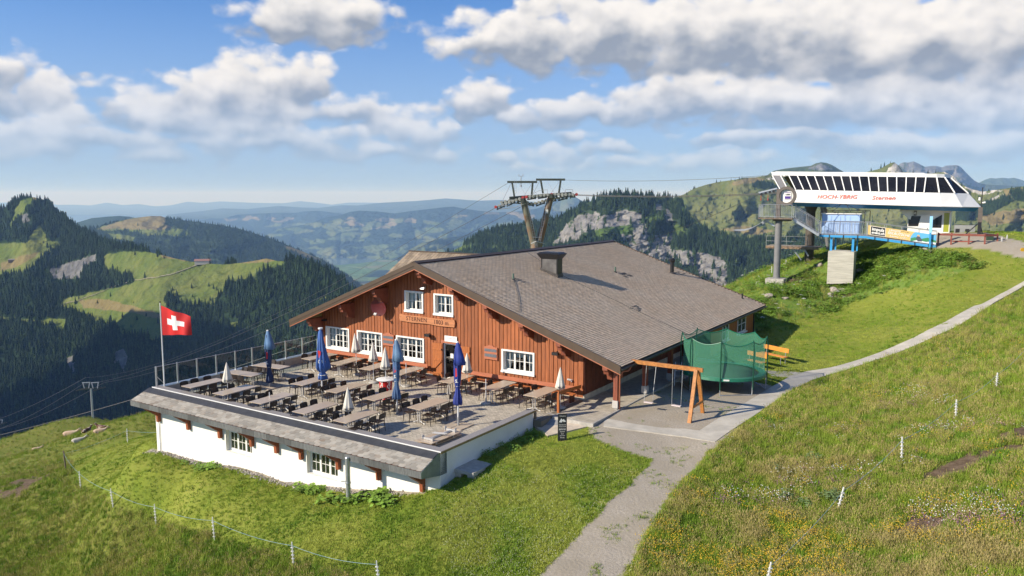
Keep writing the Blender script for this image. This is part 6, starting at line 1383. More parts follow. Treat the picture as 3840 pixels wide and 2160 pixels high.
for x in (-1.35, -.75): part('lamp', MB().tube((x, -2.6, 10.1), (x, -2.6, 9.75), .02, n=5).tube((x, -2.6, 9.75), (x, -2.6, 9.62), .05, n=6), mat('red_lamp', (.5, .05, .03)) if 'red_lamp' not in bpy.data.materials else bpy.data.materials['red_lamp'], fc)
nt_ = sroot('catch_net', 'curved steel catch net projecting from the platform', 'catch net'); mb = MB()
def cn_(s, t): x = -.95-2.6*s; return (x, -3.2+1.7*t, 7.85-.85*s-.38*sin(s*pi)*(1-.2*t)+.22*t*(1-s))
for k in range(12): t = k/11; mb.path([cn_(s/8, t) for s in range(9)], .014, 4)
for k in range(9): mb.path([cn_(k/8, t/4) for t in range(5)], .02, 4)
tag(part('mesh_panel', mb, M_STEEL, nt_), kind='stuff'); part('bracket', MB().bar((-.95, -2.5, 7.9), (-.1, -2.5, 7.4), .1, .12).bar((-1.2, -2.5, 7.6), (-.6, -2.5, 8.0), .2, .2), M_STEEL, nt_)
sta = sroot('steel_stairs', 'steel stairs linking the round guard platform to the walkway', 'stairs')
part('stringer', MB().bar((1.5, -2.9, 8.0), (3.62, -2.9, 6.72), .05, .2).bar((1.5, -2.1, 8.0), (3.62, -2.1, 6.72), .05, .2), M_STEEL, sta)
for k in range(8): x = 1.62+k*.26; z = 7.95-k*.157; part('tread', MB().box(x-.02, x+.22, -2.87, -2.13, z-.05, z-.02), M_GRATE, sta)
railing(sta, (1.5, -2.92, 8.05), (3.62, -2.92, 6.76), 1.08); railing(sta, (1.5, -2.08, 8.05), (3.62, -2.08, 6.76), 1.08)
lp = sroot('lower_platform', 'weathered service platform with simple railing behind the column', 'platform')
part('deck', MB().box(-1.6, 3.0, 1.0, 3.0, 5.36, 5.46), mat('timber_deck', (.30, .26, .21), var=.3, vscale=3), lp); part('edge', MB().box(-1.6, 3.0, .95, .999, 5.22, 5.46), mat('timber_edge', (.26, .18, .12), var=.3), lp)
railing(lp, (-1.58, 1.02, 5.46), (2.0, 1.02, 5.46), .9, fine=False, bars=1); part('strut', MB().bar((.7, 1.4, 5.25), (1.5, 1.4, 4.2), .1, .1).bar((1.7, 1.4, 5.25), (2.1, 1.4, 4.6), .1, .1), M_STEEL, lp)
# mast, machine and fence at the right end
rm = sroot('radio_mast', 'dark steel mast with antennas and boxes at the right end of the station', 'mast', 15.2, 1.0, 5.6)
part('mast', MB().box(-.13, .13, -.13, .13, 0, 3.3).tube((.02, 0, 3.3), (.04, 0, 5.1), .035, n=8), M_BLACK, rm); part('box', MB().box(-.16, .16, -.2, .16, 2.3, 3.1).box(-.16, .14, -.19, .14, 3.12, 3.5), M_GREYST, rm)
part('brace', MB().bar((-1.5, 0, .7), (-.1, 0, 2.2), .08, .08).bar((.5, 0, .3), (.1, 0, 1.9), .08, .08), M_BLACK, rm); part('antenna', MB().tube((-.12, -.1, 4.05), (-.12, -.1, 4.3), .08).tube((.08, -.1, 3.85), (.3, -.1, 3.9), .07), M_SWHITE, rm)
gb_ = sroot('grey_container', 'grey metal machine housing beside the station mast', 'machine housing'); part('body', MB().box(13.4, 14.9, 2.0, 3.6, 5.7, 7.6), mat('grey_housing', (.25, .26, .26), var=.1), gb_); part('louvre', MB().box(13.5, 13.8, 1.98, 1.999, 6.8, 7.3).box(14.2, 14.5, 1.98, 1.999, 6.8, 7.3), M_BLACK, gb_)
ff = sroot('wooden_fence', 'red brown wooden rail fence along the station forecourt', 'fence')
xs = (12.45, 13.35, 14.55, 15.62, 16.45)
for i, x in enumerate(xs): part('post', MB().box(x-.06, x+.06, -2.1+.25*(i > 3)*3, -1.98+.25*(i > 3)*3, 5.4, 7.12), M_REDBR, ff)
for a, b_ in zip(xs[:-1], xs[1:]): part('rail', MB().bar((a, -2.14, 6.98), (b_, -2.14+(.7 if b_ > 16 else 0), 6.98), .05, .16), M_REDBR, ff)
rt_ = sroot('picnic_table', 'long narrow red table behind the station fence', 'table'); part('tabletop', MB().box(13.45, 15.0, -1.6, -1.1, 6.42, 6.47), mat('faded_red', (.42, .10, .07)), rt_); part('leg', MB().bar((13.7, -1.35, 5.85), (13.8, -1.35, 6.42), .4, .04), M_BLACK, rt_); part('leg', MB().bar((14.8, -1.35, 5.85), (14.7, -1.35, 6.42), .4, .04), M_BLACK, rt_)
bin_ = sroot('waste_bin', 'dark green bin beside the station fence', 'bin'); part('body', MB().box(15.7, 16.2, -1.2, -.7, 5.5, 7.0), mat('bin_green', (.02, .05, .03), rough=.5), bin_); part('lid', MB().box(15.66, 16.24, -1.25, -.66, 7.001, 7.06), M_BLACK, bin_)
# yellow hiking sign at the right frame edge
ys = root('hiking_sign', 'yellow arrow shaped hiking sign by the path at the right', 'sign', world=tuple(at_d(2577, 628, 52)), wrot=0); p_ = at_d(2577, 628, 52); gz_ = gz(p_[0], p_[1])
part('pole', MB().tube((.25, 0, gz_-p_[2]-.2), (.25, 0, .35), .03), M_STEEL, ys); part('arrow', MB().prism([(-.3, 0), (-.22, -.12), (.6, -.12), (.6, .12), (-.22, .12)], 1, -.04, -.01), mat('hiking_yellow', (.75, .42, .03)), ys)
# ================================================================== V-shaped lift tower behind the chalet
tw_ = root('lift_tower', 'V shaped rusty brown lift tower with two sheave trains behind the chalet roof', 'lift tower', world=(2.72, 88, 0))
M_RUST = mat('rusty_tower_paint', (.21, .105, .055), rough=.65, var=.3, vscale=.7, col2=(.17, .17, .13), thresh=(.4, .6)); M_DGREEN = mat('dark_green_steel', (.06, .07, .055), rough=.55, var=.3)
part('base', MB().lathe([(.75, -22), (.62, 4.0), (.58, 5.0)], 20), M_RUST, tw_, ang=40)
part('leg', MB().tube((-.15, 0, 4.3), (-1.45, -.6, 9.5), .42, .36, 18), M_RUST, tw_, ang=40); part('leg', MB().tube((.25, 0, 4.3), (1.7, .6, 10.0), .42, .36, 18), M_RUST, tw_, ang=40)
def ladder(parent, p0, p1, w=.22):
    p0, p1 = Vector(p0), Vector(p1); m = MB(); k = int((p1-p0).length/.3)
    for s in (-w/2, w/2): m.tube(p0+Vector((s, 0, 0)), p1+Vector((s, 0, 0)), .02, n=4)
    for i in range(k): q = p0.lerp(p1, i/k); m.tube(q+Vector((-w/2, 0, 0)), q+Vector((w/2, 0, 0)), .012, n=4)
    part('ladder', m, M_STEEL, parent)
ladder(tw_, (.05, -.6, 4.0), (-.95, -1.0, 9.3)); ladder(tw_, (.3, -.4, 4.5), (1.2, -.1, 9.6)); ladder(tw_, (0, -.75, 3), (0, -.75, 4.8))
part('work_platform', MB().path([(-.6, -.8, 4.7), (0, -.9, 4.95), (.9, -.6, 4.7)], .04, 5).path([(-.4, -.8, 5.4), (.6, -.7, 5.4)], .03, 5), M_STEEL, tw_)
part('cross_beam', MB().bar((-1.6, -2.8, 9.5), (-1.3, 2.2, 9.55), .35, .45).bar((1.55, -2.2, 10.0), (1.85, 2.8, 10.05), .35, .45).bar((-3.0, -.7, 9.75), (4.0, .7, 10.3), .3, .35), M_DGREEN, tw_)
def portal(x0, x1, zt, xa, xb, z0, y):
    part('portal_frame', MB().bar((x0, y, zt), (x1, y, zt), .22, .24).bar((xa, y, z0), (x0+.55, y, zt-.1), .2, .26, (0, 1, 0)).bar((xb, y, z0), (x1-.5, y, zt-.1), .2, .26, (0, 1, 0)), M_DGREEN, tw_)
    part('brace', MB().tube((x0+.5, y, zt), (x0-.6, y-.1, z0-.6), .03, n=4).tube((x1-.5, y, zt), (xb-.9, y, z0), .02, n=4).tube((x0+1.2, y, zt), ((xa+xb)/2+.4, y, z0), .015, n=4).tube((x1-1.0, y, zt), (xb+.8, y, z0), .015, n=4), M_STEEL, tw_)
portal(-3.25, .08, 11.55, -2.45, -.55, 9.9, -.9); portal(0.0, 3.3, 11.85, .8, 2.6, 10.3, .9)
ladder(tw_, (-2.35, -1.0, 10.3), (-2.35, -1.0, 11.8), .18)
part('weather_sensor', MB().tube((-1.72, -.9, 11.0), (-1.72, -.9, 12.2), .05).tube((-2.0, -.9, 12.2), (-1.45, -.9, 12.2), .03).tube((-1.95, -.9, 12.2), (-1.95, -.9, 12.4), .04).tube((-1.5, -.9, 12.2), (-1.5, -.9, 12.45), .04).tube((-1.72, -.9, 11.2), (-1.72, -.9, 11.0), .11), M_STEEL, tw_)
M_SHV = mat('sheave_rubber', (.42, .42, .37), rough=.5, var=.3); M_SHR = mat('sheave_red', (.55, .08, .07), rough=.5)
def train(pts, y, reds, n):
    t = link('sheave_train', None, tw_)
    P_ = [Vector((x-2.72, y, z)) for x, z in pts]; Ls = [0]
    for a, b_ in zip(P_[:-1], P_[1:]): Ls.append(Ls[-1]+(b_-a).length)
    def at(s):
        for i in range(len(P_)-1):
            if s <= Ls[i+1]+1e-6: return P_[i].lerp(P_[i+1], (s-Ls[i])/(Ls[i+1]-Ls[i]))
        return P_[-1]
    for i in range(n):
        q = at(Ls[-1]*i/(n-1)); c = M_SHR if i in reds else M_SHV; r = .17
        part('sheave', MB().tube(q+Vector((0, -.06, 0)), q+Vector((0, .06, 0)), r, r, 12).tube(q+Vector((0, -.08, 0)), q+Vector((0, -.061, 0)), r*.55, r*.5, 10), c, t)
        if i < n-1:
            q2 = at(Ls[-1]*(i+1)/(n-1)); part('rocker', MB().bar((q+q2)/2+Vector((-.22, .1, -.06)), (q+q2)/2+Vector((.22, .1, -.02)), .06, .14).bar((q+q2)/2+Vector((0, .12, -.05)), (q+q2)/2+Vector((0, .12, -.36)), .12, .1), M_DGREEN, t)
    for j in range(0, n-2, 3):
        a, b_ = at(Ls[-1]*j/(n-1)), at(Ls[-1]*min(n-1, j+3)/(n-1)); part('rocker', MB().bar(a+Vector((.1, .12, -.30)), b_+Vector((-.1, .12, -.26)), .08, .14), M_DGREEN, t)
train([(-1.81, 8.79), (-.6, 9.2), (1.37, 9.88), (4.22, 10.17), (7.15, 10.17)], -1.2, (0, 8, 9, 16, 23), 24)
train([(-1.2, 9.3), (.5, 9.6), (2.4, 9.1), (4.2, 9.6), (6.9, 10.1)], 1.4, (), 20)
part('catwalk', MB().path([(-4.2, -1.5, 8.55), (-2.4, -1.5, 8.75), (-1.2, -1.5, 9.2)], .04, 5).path([(-4.0, -1.5, 8.95), (-2.6, -1.5, 8.9)], .03, 5).path([(3.2, -1.4, 10.1), (3.2, -1.4, 10.7), (4.0, -1.4, 10.7), (4.0, -1.4, 10.1)], .03, 5).path([(-.7, -1.4, 10.1), (.3, -1.4, 10.6), (1.2, -1.4, 10.7), (1.2, -1.4, 10.0)], .02, 5), M_STEEL, tw_)
part('number_plate', MB().box(1.05, 1.35, .02, .06, 8.05, 8.5), M_SWHITE, tw_)
# far pylons down the slope
def pylon(base, h, label, sc=1.0):
    t = root('lift_pylon', label, 'lift pylon', world=tuple(base)); 
    part('shaft', MB().tube((0, 0, -12), (-.0, 0, h), .62*sc, .40*sc, 14), M_STEEL, t, ang=40)
    part('crossarm', MB().bar((-4.2*sc, -1, h-.3), (4.2*sc, 1, h+.2), .4*sc, .4*sc), M_DGREEN, t)
    for s in (-1, 1):
        part('sheave_train', MB().bar((s*3.9*sc-1.6, -1, h-.6), (s*3.9*sc+1.6, 1, h+.2), .3, .35), M_DGREEN, t)
        part('portal_frame', MB().bar((s*2.0*sc-1.3, 0, h+2.6*sc), (s*2.0*sc+1.3, 0, h+2.8*sc), .25, .25).bar((s*2.0*sc-.7, 0, h), (s*2.0*sc-1.1, 0, h+2.6*sc), .2, .2).bar((s*2.0*sc+.7, 0, h), (s*2.0*sc+1.1, 0, h+2.7*sc), .2, .2), M_STEEL, t)
    return t
pb = at_d(235, 1075, 250); pylon(pb, 13.2+.0, 'grey lift pylon rising behind the grassy crest at the left', .72)
pb2 = at_d(-2, 1100, 420); pylon(pb2+np.array([0, 0, 0]), 8, 'far lift pylon cut by the left picture edge', .7)
# haul ropes
M_ROPE = mat('steel_rope', (.12, .12, .125), rough=.5, metal=.5)
def rope(p, q, sag, r, label, n=26):
    p, q = Vector(p), Vector(q); m = MB(); pts = [p.lerp(q, i/n)-Vector((0, 0, sag*4*(i/n)*(1-i/n))) for i in range(n+1)]; m.path(pts, r, 5); tag(part('rope', m, M_ROPE, None), label, 'cable', 'lift cables')
TL = at_d(235, 958, 250); V_ = lambda a: Vector(tuple(a))
rope((-1.81, 86.8, 8.7), at_d(205, 968, 250), 3.5, .028, 'lower haul rope running from the sheaves down to the far pylon'); rope((1.3, 89.2, 8.9), at_d(262, 962, 250), 3.5, .028, 'second haul rope running from the tower down to the far pylon')
rope((-.5, 87, 11.4), at_d(215, 950, 250), 5, .02, 'thin upper signal cable from the tower to the far pylon'); rope(at_d(205, 968, 250), at_d(-60, 1092, 420), 3, .045, 'left haul rope beyond the first far pylon'); rope(at_d(262, 962, 250), at_d(-40, 1085, 420), 3, .045, 'right haul rope beyond the first far pylon'); rope(at_d(215, 950, 250), at_d(-60, 1070, 420), 2, .05, 'thin cable beyond the first far pylon')
s0 = SO+SXv*(-1.4)+SYv*(-2.55)
rope((7.2, 87, 10.15), SO+SXv*(-.3)+SYv*2.0+Vector((0, 0, 10.35)), .25, .03, 'haul rope from the tower into the lift station'); rope((6.9, 89.4, 10.1), SO+SXv*(-.3)+SYv*4.2+Vector((0, 0, 10.3)), .3, .03, 'second haul rope from the tower into the lift station')
rope((6.0, 88.5, 11.8), SO+SXv*(-1.2)+SYv*1+Vector((0, 0, 11.9)), .3, .018, 'thin telephone cable from the tower to the station roof')
rope(at_d(1560, 628, 64), s0+Vector((0, 0, 10.2)), .25, .022, 'single cable rising behind the roof to the round guard')
rope(at_d(-60, 1108, 150), at_d(860, 832, 110), 1.0, .045, 'heavy grey cable passing behind the glass fence')
# ================================================================== path, play yard, fences, animals, plants
M_PATH = mat('path_concrete', (.47, .44, .375), rough=.95, var=.14, vscale=1.2, bump=.35, bscale=30)
def strip(name, left, right, label, m, lift=.02, sub=6, thick=.1, jit=0):
    L_ = [march(x, y) for x, y in left]; Rr = [march(x, y) for x, y in right]; a = []; b_ = []
    def res(P_, n): 
        P_ = np.array(P_); d = np.concatenate([[0], np.cumsum(np.linalg.norm(np.diff(P_[:, :2], axis=0), axis=1))]); s = np.linspace(0, d[-1], n); return np.stack([np.interp(s, d, P_[:, 0]), np.interp(s, d, P_[:, 1])], -1)
    n = len(left)*sub; A = res(L_, n); B = res(Rr, n)
    if jit: A += (rng.random(A.shape)-.5)*jit; B += (rng.random(B.shape)-.5)*jit
    K = 5; mb = MB(); G = []
    for i in range(n):
        row = []
        for j in range(K): p = A[i]+(B[i]-A[i])*j/(K-1); row.append([p[0], p[1], 0])
        G.append(row)
    G = np.array(G); G[..., 2] = ground_z(G[..., 0].ravel(), G[..., 1].ravel()).reshape(G.shape[:2])
    G[..., 2] = G[..., 2]*.5+G[..., 2].mean(1, keepdims=True)*.5+lift
    vs = [tuple(p) for r in G for p in r]; fs = [(i*K+j, i*K+j+1, (i+1)*K+j+1, (i+1)*K+j) for i in range(n-1) for j in range(K-1)]
    if (B[0]-A[0])[0]*(A[1]-A[0])[1]-(B[0]-A[0])[1]*(A[1]-A[0])[0] < 0: fs = [f[::-1] for f in fs]
    mb.add(vs, fs); e0 = [tuple(np.array(r[0])-np.array([0, 0, thick])) for r in G]; e1 = [tuple(np.array(r[-1])-np.array([0, 0, thick])) for r in G]
    for i in range(n-1): mb.quad(tuple(G[i][0]), tuple(G[i+1][0]), e0[i+1], e0[i]); mb.quad(tuple(G[i][-1]), tuple(G[i+1][-1]), e1[i+1], e1[i])
    o = part(name, mb, m, None); tag(o, label, kind='structure'); return o
PL_ = [(1760,1084),(1863,1022),(1914,991),(1947,971),(1983,950),(2026,935),(2080,927),(2155,907),(2229,880),(2302,848),(2376,811),(2440,775),(2508,738),(2576,697),(2680,640)]
PR_ = [(1798,1113),(1848,1078),(1896,1047),(1947,1011),(1998,977),(2046,955),(2092,941),(2155,922),(2229,897),(2302,870),(2376,836),(2430,808),(2498,765),(2576,722),(2700,660)]
strip('path', PL_, PR_, 'pale concrete footpath curving up to the lift station', M_PATH)
strip('path', [(1520,1053),(1560,1059),(1640,1068),(1720,1078),(1762,1084)], [(1518,1074),(1562,1080),(1642,1090),(1722,1100),(1800,1113)], 'concrete strip in front of the swing yard', M_PATH, lift=.015)
strip('path', [(1925,932),(1960,934),(2010,936)], [(1940,946),(1985,949),(2030,940)], 'short concrete spur behind the trampoline', M_PATH, lift=.012)
# swing
M_PINE = mat('orange_stained_timber', (.42, .17, .042), rough=.6, var=.25, vscale=2.5, stretch=(3, 3, 3))
sw_ = root('swing', 'orange timber swing frame with two white seats on chains', 'swing', (0, 0, 0))
part('beam', MB().bar((2.2, .22, 2.2), (5.95, .16, 2.2), .12, .18), M_PINE, sw_)
part('leg', MB().bar((5.70, -.72, -.1), (5.66, .08, 2.2), .12, .16, (1, 0, 0)), M_PINE, sw_); part('leg', MB().bar((5.72, 1.0, -.1), (5.68, .26, 2.2), .12, .16, (1, 0, 0)), M_PINE, sw_); part('crossbar', MB().bar((5.78, -.42, .62), (5.78, .78, .62), .04, .12), M_PINE, sw_)
M_SEAT = mat('white_seat', (.70, .60, .58), rough=.5)
for (x, yy) in ((3.45, -.05), (4.75, .12)):
    s = link('swing_seat', None, sw_); part('seat', MB().prism([(-.22, .03), (-.2, .0), (.2, .0), (.22, .03), (.2, .035), (-.2, .035)], 1, -.08, .08), M_SEAT, s, (x, yy, .38))
    part('chain', MB().path([(x-.24, .2, 2.1), (x-.22, yy, .42)], .012, 5), M_STEEL, s); part('chain', MB().path([(x+.24, .2, 2.1), (x+.23, yy+.02, 1.0), (x+.22, yy, .42)], .012, 5), M_STEEL, s)
# trampoline
tp = root('trampoline', 'round green trampoline enclosed by a tall green safety net', 'trampoline', (4.85, 6.55, 0)); TR = 2.15
M_TG = mat('trampoline_green', (.015, .16, .09), rough=.45, var=.1); M_TGD = mat('pole_green', (.008, .07, .04), rough=.4)
M_NET = bpy.data.materials.new('safety_net'); M_NET.use_nodes = True; _b = M_NET.node_tree.nodes['Principled BSDF']; _b.inputs['Base Color'].default_value = (.10, .36, .22, 1); _b.inputs['Alpha'].default_value = .40; _b.inputs['Roughness'].default_value = .8
pd = MB(); n = 48
for i in range(n):
    a, b_ = 2*pi*i/n, 2*pi*(i+1)/n
    for (r0, z0, r1, z1) in ((TR-.34, .86, TR+.02, .88), (TR+.02, .88, TR+.05, .74), (TR+.05, .74, TR-.02, .72)): pd.quad((r0*cos(a), r0*sin(a), z0), (r1*cos(a), r1*sin(a), z1), (r1*cos(b_), r1*sin(b_), z1), (r0*cos(b_), r0*sin(b_), z0))
part('pad', pd, M_TG, tp); part('mat', MB().add([((TR-.33)*cos(2*pi*i/n), (TR-.33)*sin(2*pi*i/n), .80) for i in range(n)], [tuple(range(n))]), mat('jumping_mat', (.02, .025, .025), rough=.7), tp)
H0, H1 = 1.0, 2.72; N8 = 8; nm = MB(); rim = MB()
def net_pt(a, t):
    k = ((a/(2*pi/N8)) % 1); s = sin(k*pi); r = TR-.03-.10*s*sin(t*pi*.5)-.05*sin(t*pi); z = .86+(H1-.86)*t-.20*s*t; return (r*cos(a+.25), r*sin(a+.25), z)
A_n = 64
for i in range(A_n):
    for j in range(6): nm.quad(net_pt(2*pi*i/A_n, j/6), net_pt(2*pi*(i+1)/A_n, j/6), net_pt(2*pi*(i+1)/A_n, (j+1)/6), net_pt(2*pi*i/A_n, (j+1)/6))
part('net', nm, M_NET, tp); part('net_hem', MB().path([net_pt(2*pi*i/A_n, 1) for i in range(A_n+1)], .025, 5), M_TG, tp)
for k in range(N8):
    a = k*2*pi/N8+.25; r = TR+.06; pb_ = (r*cos(a), r*sin(a)); part('pole', MB().path([(pb_[0], pb_[1], .3), (pb_[0], pb_[1], 2.4), (pb_[0]*.97, pb_[1]*.97, 2.8)], .032, 8), M_TGD, tp)
for k in range(4):
    a = k*pi/2+.25; b_ = a+pi/4; r = TR+.02; part('leg', MB().path([(r*cos(a), r*sin(a), .75), (r*cos(a), r*sin(a), .02), (r*cos(b_), r*sin(b_), .02), (r*cos(b_), r*sin(b_), .75)], .028, 8), M_STEEL, tp)
part('maker_label', MB().add([((TR+.06)*cos(a), (TR+.06)*sin(a), z) for a, z in ((-1.25, .78), (-1.12, .78), (-1.12, .86), (-1.25, .86))], [(0, 1, 2, 3)]), M_WHITE, tp)
# folding ladder in the shade
ld = root('step_ladder', 'folding aluminium step ladder leaning in the shade by the trampoline', 'ladder', (2.9, 5.2, 0), .4)
part('rail', MB().bar((-.2, 0, 0), (-.15, .28, 1.25), .03, .05).bar((.2, 0, 0), (.15, .28, 1.25), .03, .05), M_STEEL, ld); part('rail', MB().bar((-.2, .75, 0), (-.15, .32, 1.22), .03, .04).bar((.2, .75, 0), (.15, .32, 1.22), .03, .04), M_STEEL, ld)
for k in range(4): part('step', MB().box(-.18, .18, .03+k*.065, .11+k*.065, .25+k*.27, .275+k*.27), M_STEEL, ld)
# benches behind the trampoline
M_BOR = mat('bench_orange', (.68, .27, .045), rough=.5, var=.12, vscale=3)
def bench(u, v, rot, label, L_=1.9):
    z = gz(*bw(u, v)[:2]); t = root('park_bench', label, 'bench', (u, v, z), rot, group='orange benches on the lawn')
    part('backrest', MB().bar((-L_/2, .22, .80), (L_/2, .22, .80), .04, .26), M_BOR, t)
    for k in range(3): part('seat_slat', MB().box(-L_/2, L_/2, -.22+k*.14, -.10+k*.14, .43, .46), M_BOR, t)
    for s in (-1, 1): part('leg', MB().path([(s*L_*.38, -.2, 0), (s*L_*.38, -.2, .42), (s*L_*.38, .2, .42), (s*L_*.38, .24, .92)], .025, 6).path([(s*L_*.38, .2, 0), (s*L_*.38, .2, .42)], .025, 6), M_STEEL, t)
bench(5.6, 13.8, -.72+.25, 'orange slatted bench on the lawn behind the trampoline', 1.9); bench(5.0, 11.9, -.72+.3, 'second orange bench half hidden by the trampoline net', 1.4)
# ------------------------------------------------------------------ electric fences
M_FP = mat('white_plastic_post', (.75, .75, .72), rough=.5, var=.06); M_WOODP = mat('grey_fence_wood', (.17, .13, .10), var=.3, vscale=6); M_TAPE = mat('blue_white_tape', (.22, .36, .42), rough=.6)
def fpost(x, y, xt, yt, d, label, wood=False, group='white electric fence posts'):
    b_ = march(x, y) if d is None else at_d(x, y, d)
    b_ = np.array([b_[0], b_[1], gz(b_[0], b_[1])]); dist = b_[1]; h = abs(y-yt)*1.4907/F_PX*dist*1.12
    t = root('fence_post', label, 'fence post', world=tuple(b_-np.array([0, 0, .12])), group=group); dx = (xt-x)*1.4907/F_PX*dist
    if wood: part('stake', MB().tube((0, 0, 0), (dx, 0, h+.12), .055, .045, 8), M_WOODP, t)
    else:
        part('stake', MB().bar((0, 0, 0), (dx, 0, h+.12), .05, .03, (1, 0, 0)), M_FP, t); m = MB()
        for k in range(5): q = Vector((dx, 0, h)).lerp(Vector((0, 0, .1)), .1+k*.17); m.box(q.x-.05, q.x+.05, -.03, .03, q.z-.012, q.z+.012)
        part('clip', m, M_FP, t)
    return Vector(b_)+Vector((dx, 0, h*.86))
LP = [(321,1113,321,1080,'white fence post on the slope left of the white building'),(166,1182,163,1137,'dark wooden corner post of the pasture fence'),(203,1228,202,1187,'first white post down from the wooden corner post'),(285,1275,281,1231,'second white post down from the wooden corner post'),(393,1318,391,1270,'third white post down from the wooden corner post'),(540,1360,537,1303,'fourth white post down from the wooden corner post'),(739,1425,736,1365,'fifth white post down from the wooden corner post'),(955,1475,948,1412,'last white fence post at the bottom of the picture')]
tops = [fpost(a, b_, c, d, None, l, wood=('wooden corner post of' in l)) for a, b_, c, d, l in LP]
RP = [(2506,972,2507,940,'farthest white post of the meadow fence on the right'),(2404,1053,2403,1008,'second farthest white post of the right meadow fence'),(2268,1160,2266,1102,'upright white post in the middle of the right meadow'),(2105,1287,2120,1228,'leaning white fence post beside the thistle clumps'),(1926,1475,1938,1415,'leaning white post at the bottom of the right meadow')]
topr = [fpost(a, b_, c, d, None, l) for a, b_, c, d, l in RP]
for a, b_, c, d, l in [(1977,668,1977,655,'small white post on the hill edge beside the steel column'),(1941,687,1941,671,'small white post left of the steel column foot'),(1902,721,1902,710,'small white post lowest on the hill edge'),(2520,608,2520,597,'small white post on the grassy crest at the right'),(2533,602,2533,592,'second small white post on the crest at the right')]: fpost(a, b_, c, d, None, l)
def tape(P_, label, ext=None):
    m = MB(); P_ = ([Vector(ext[0])] if ext and ext[0] else [])+list(P_)+([Vector(ext[1])] if ext and ext[1] else [])
    for a, b_ in zip(P_[:-1], P_[1:]): m.path([a.lerp(b_, i/8)-Vector((0, 0, .14*4*(i/8)*(1-i/8))) for i in range(9)], .0065, 5)
    tag(part('fence_tape', m, M_TAPE, None), label, 'fence tape', 'electric fence tapes')
tape(tops, 'blue white fence tape along the left lawn', (tuple(bw(-18.7, -9.5, -2.2)), None)); tape(topr, 'blue fence tape across the flower meadow', (tuple(np.array(march(2590, 892))+np.array([0, 0, .6])), None))
# ------------------------------------------------------------------ cows
def cow(x, y, d, rot, c1, label, lying=True, scale=.58):
    b_ = march(x, y); me = bpy.data.meshes.new('body')
    if lying: J = [(0,0,.42,.40),(-.55,0,.44,.40),(-.95,0,.42,.30),(.45,0,.46,.38),(.85,0,.60,.27),(1.08,.08,.84,.19),(1.22,.1,.98,.17),(1.58,.12,.80,.11),(-1.1,.05,.30,.06),(-1.15,.15,.05,.03),(.5,-.32,.16,.12),(.95,-.38,.10,.07),(-.6,-.38,.18,.18),(-.1,-.52,.10,.07),(.5,.3,.15,.12),(.8,.4,.08,.07),(-.6,.36,.18,.18)]
    else: J = []
    E_ = [(0,1),(1,2),(0,3),(3,4),(4,5),(5,6),(6,7),(2,8),(8,9),(3,10),(10,11),(1,12),(12,13),(3,14),(14,15),(1,16)]
    me.from_pydata([j[:3] for j in J], E_, []); o = bpy.data.objects.new('tmp', me); COL.objects.link(o); o.modifiers.new('s', 'SKIN')
    for v, j in zip(me.skin_vertices[0].data, J): v.radius = (j[3], j[3]*.92)
    me.skin_vertices[0].data[0].use_root = True
    sb = o.modifiers.new('d', 'SUBSURF'); sb.levels = 2; sb.render_levels = 2
    dg = bpy.context.evaluated_depsgraph_get(); dg.update(); m2 = bpy.data.meshes.new_from_object(o.evaluated_get(dg)); bpy.data.objects.remove(o)
    m2.materials.clear(); m2.materials.append(c1); m2.polygons.foreach_set('use_smooth', [True]*len(m2.polygons)); m2.name = 'body'
    t = root('cow', label, 'cow', world=(b_[0], b_[1], b_[2]-.08), wrot=rot, group='cows resting on the left slope'); t.scale = (scale,)*3
    link('body', m2, t); part('ear', MB().add([(1.2,-.02,1.05),(1.12,-.26,1.06),(1.24,-.06,.98)], [(0,1,2)]), c1, t); part('ear', MB().add([(1.2,.22,1.05),(1.12,.46,1.06),(1.24,.26,.98)], [(0,1,2)]), c1, t)
    part('horn', MB().tube((1.22, .0, 1.1), (1.24, -.16, 1.22), .025, .008, 6).tube((1.22, .2, 1.1), (1.24, .36, 1.22), .025, .008, 6), M_WHITE, t)
CW = mat('white_hide', (.50, .46, .40), rough=.9, var=.1); CB = mat('brown_white_hide', (.12, .06, .04), rough=.9, col2=(.55, .45, .36), vscale=1.6, thresh=(.5, .56)); CT = mat('tan_hide', (.46, .31, .20), rough=.9, col2=(.62, .5, .38), vscale=1.2)
cow(198, 1110, 0, .45, CW, 'white cow lying on the slope with its head to the right'); cow(218, 1086, 0, 1.3, CB, 'brown cow lying left of the pylon foot'); cow(252, 1087, 0, .3, CT, 'tan cow lying right of the pylon foot'); cow(256, 1078, 0, 2.9, CB, 'dark brown cow just behind the tan cow'); cow(93, 1131, 0, .35, CT, 'pale cow lying alone far down at the left', scale=.45); cow(178, 1103-8, 0, .1, CT, 'reddish cow half hidden beyond the crest', scale=.9)
# ------------------------------------------------------------------ boulders
M_ROCK = mat('pale_boulder', (.34, .30, .25), rough=.95, var=.3, vscale=3, bump=.6, bscale=6)
def boulder(x, y, s, label, seed):
    b_ = march(x, y); bm = bmesh.new(); bmesh.ops.create_icosphere(bm, subdivisions=2, radius=1); r = random.Random(seed)
    k = [Vector((r.gauss(0, 1), r.gauss(0, 1), r.gauss(0, 1))).normalized() for _ in range(9)]; h = [r.uniform(.55, .95) for _ in k]
    for v in bm.verts:
        q = v.co.copy()
        for a, b__ in zip(k, h):
            d = q.dot(a)
            if d > b__: q -= a*(d-b__)
        v.co = Vector((q.x*1.25, q.y, q.z*.72))
    me = bpy.data.meshes.new('boulder'); bm.to_mesh(me); bm.free(); me.materials.append(M_ROCK)
    o = link('boulder', me, None, (b_[0], b_[1], b_[2]+s*.15), (r.uniform(-.2, .2), r.uniform(-.2, .2), r.uniform(0, 6))); o.scale = (s*.62,)*3; tag(o, label, 'rock', 'rocks on the bank')
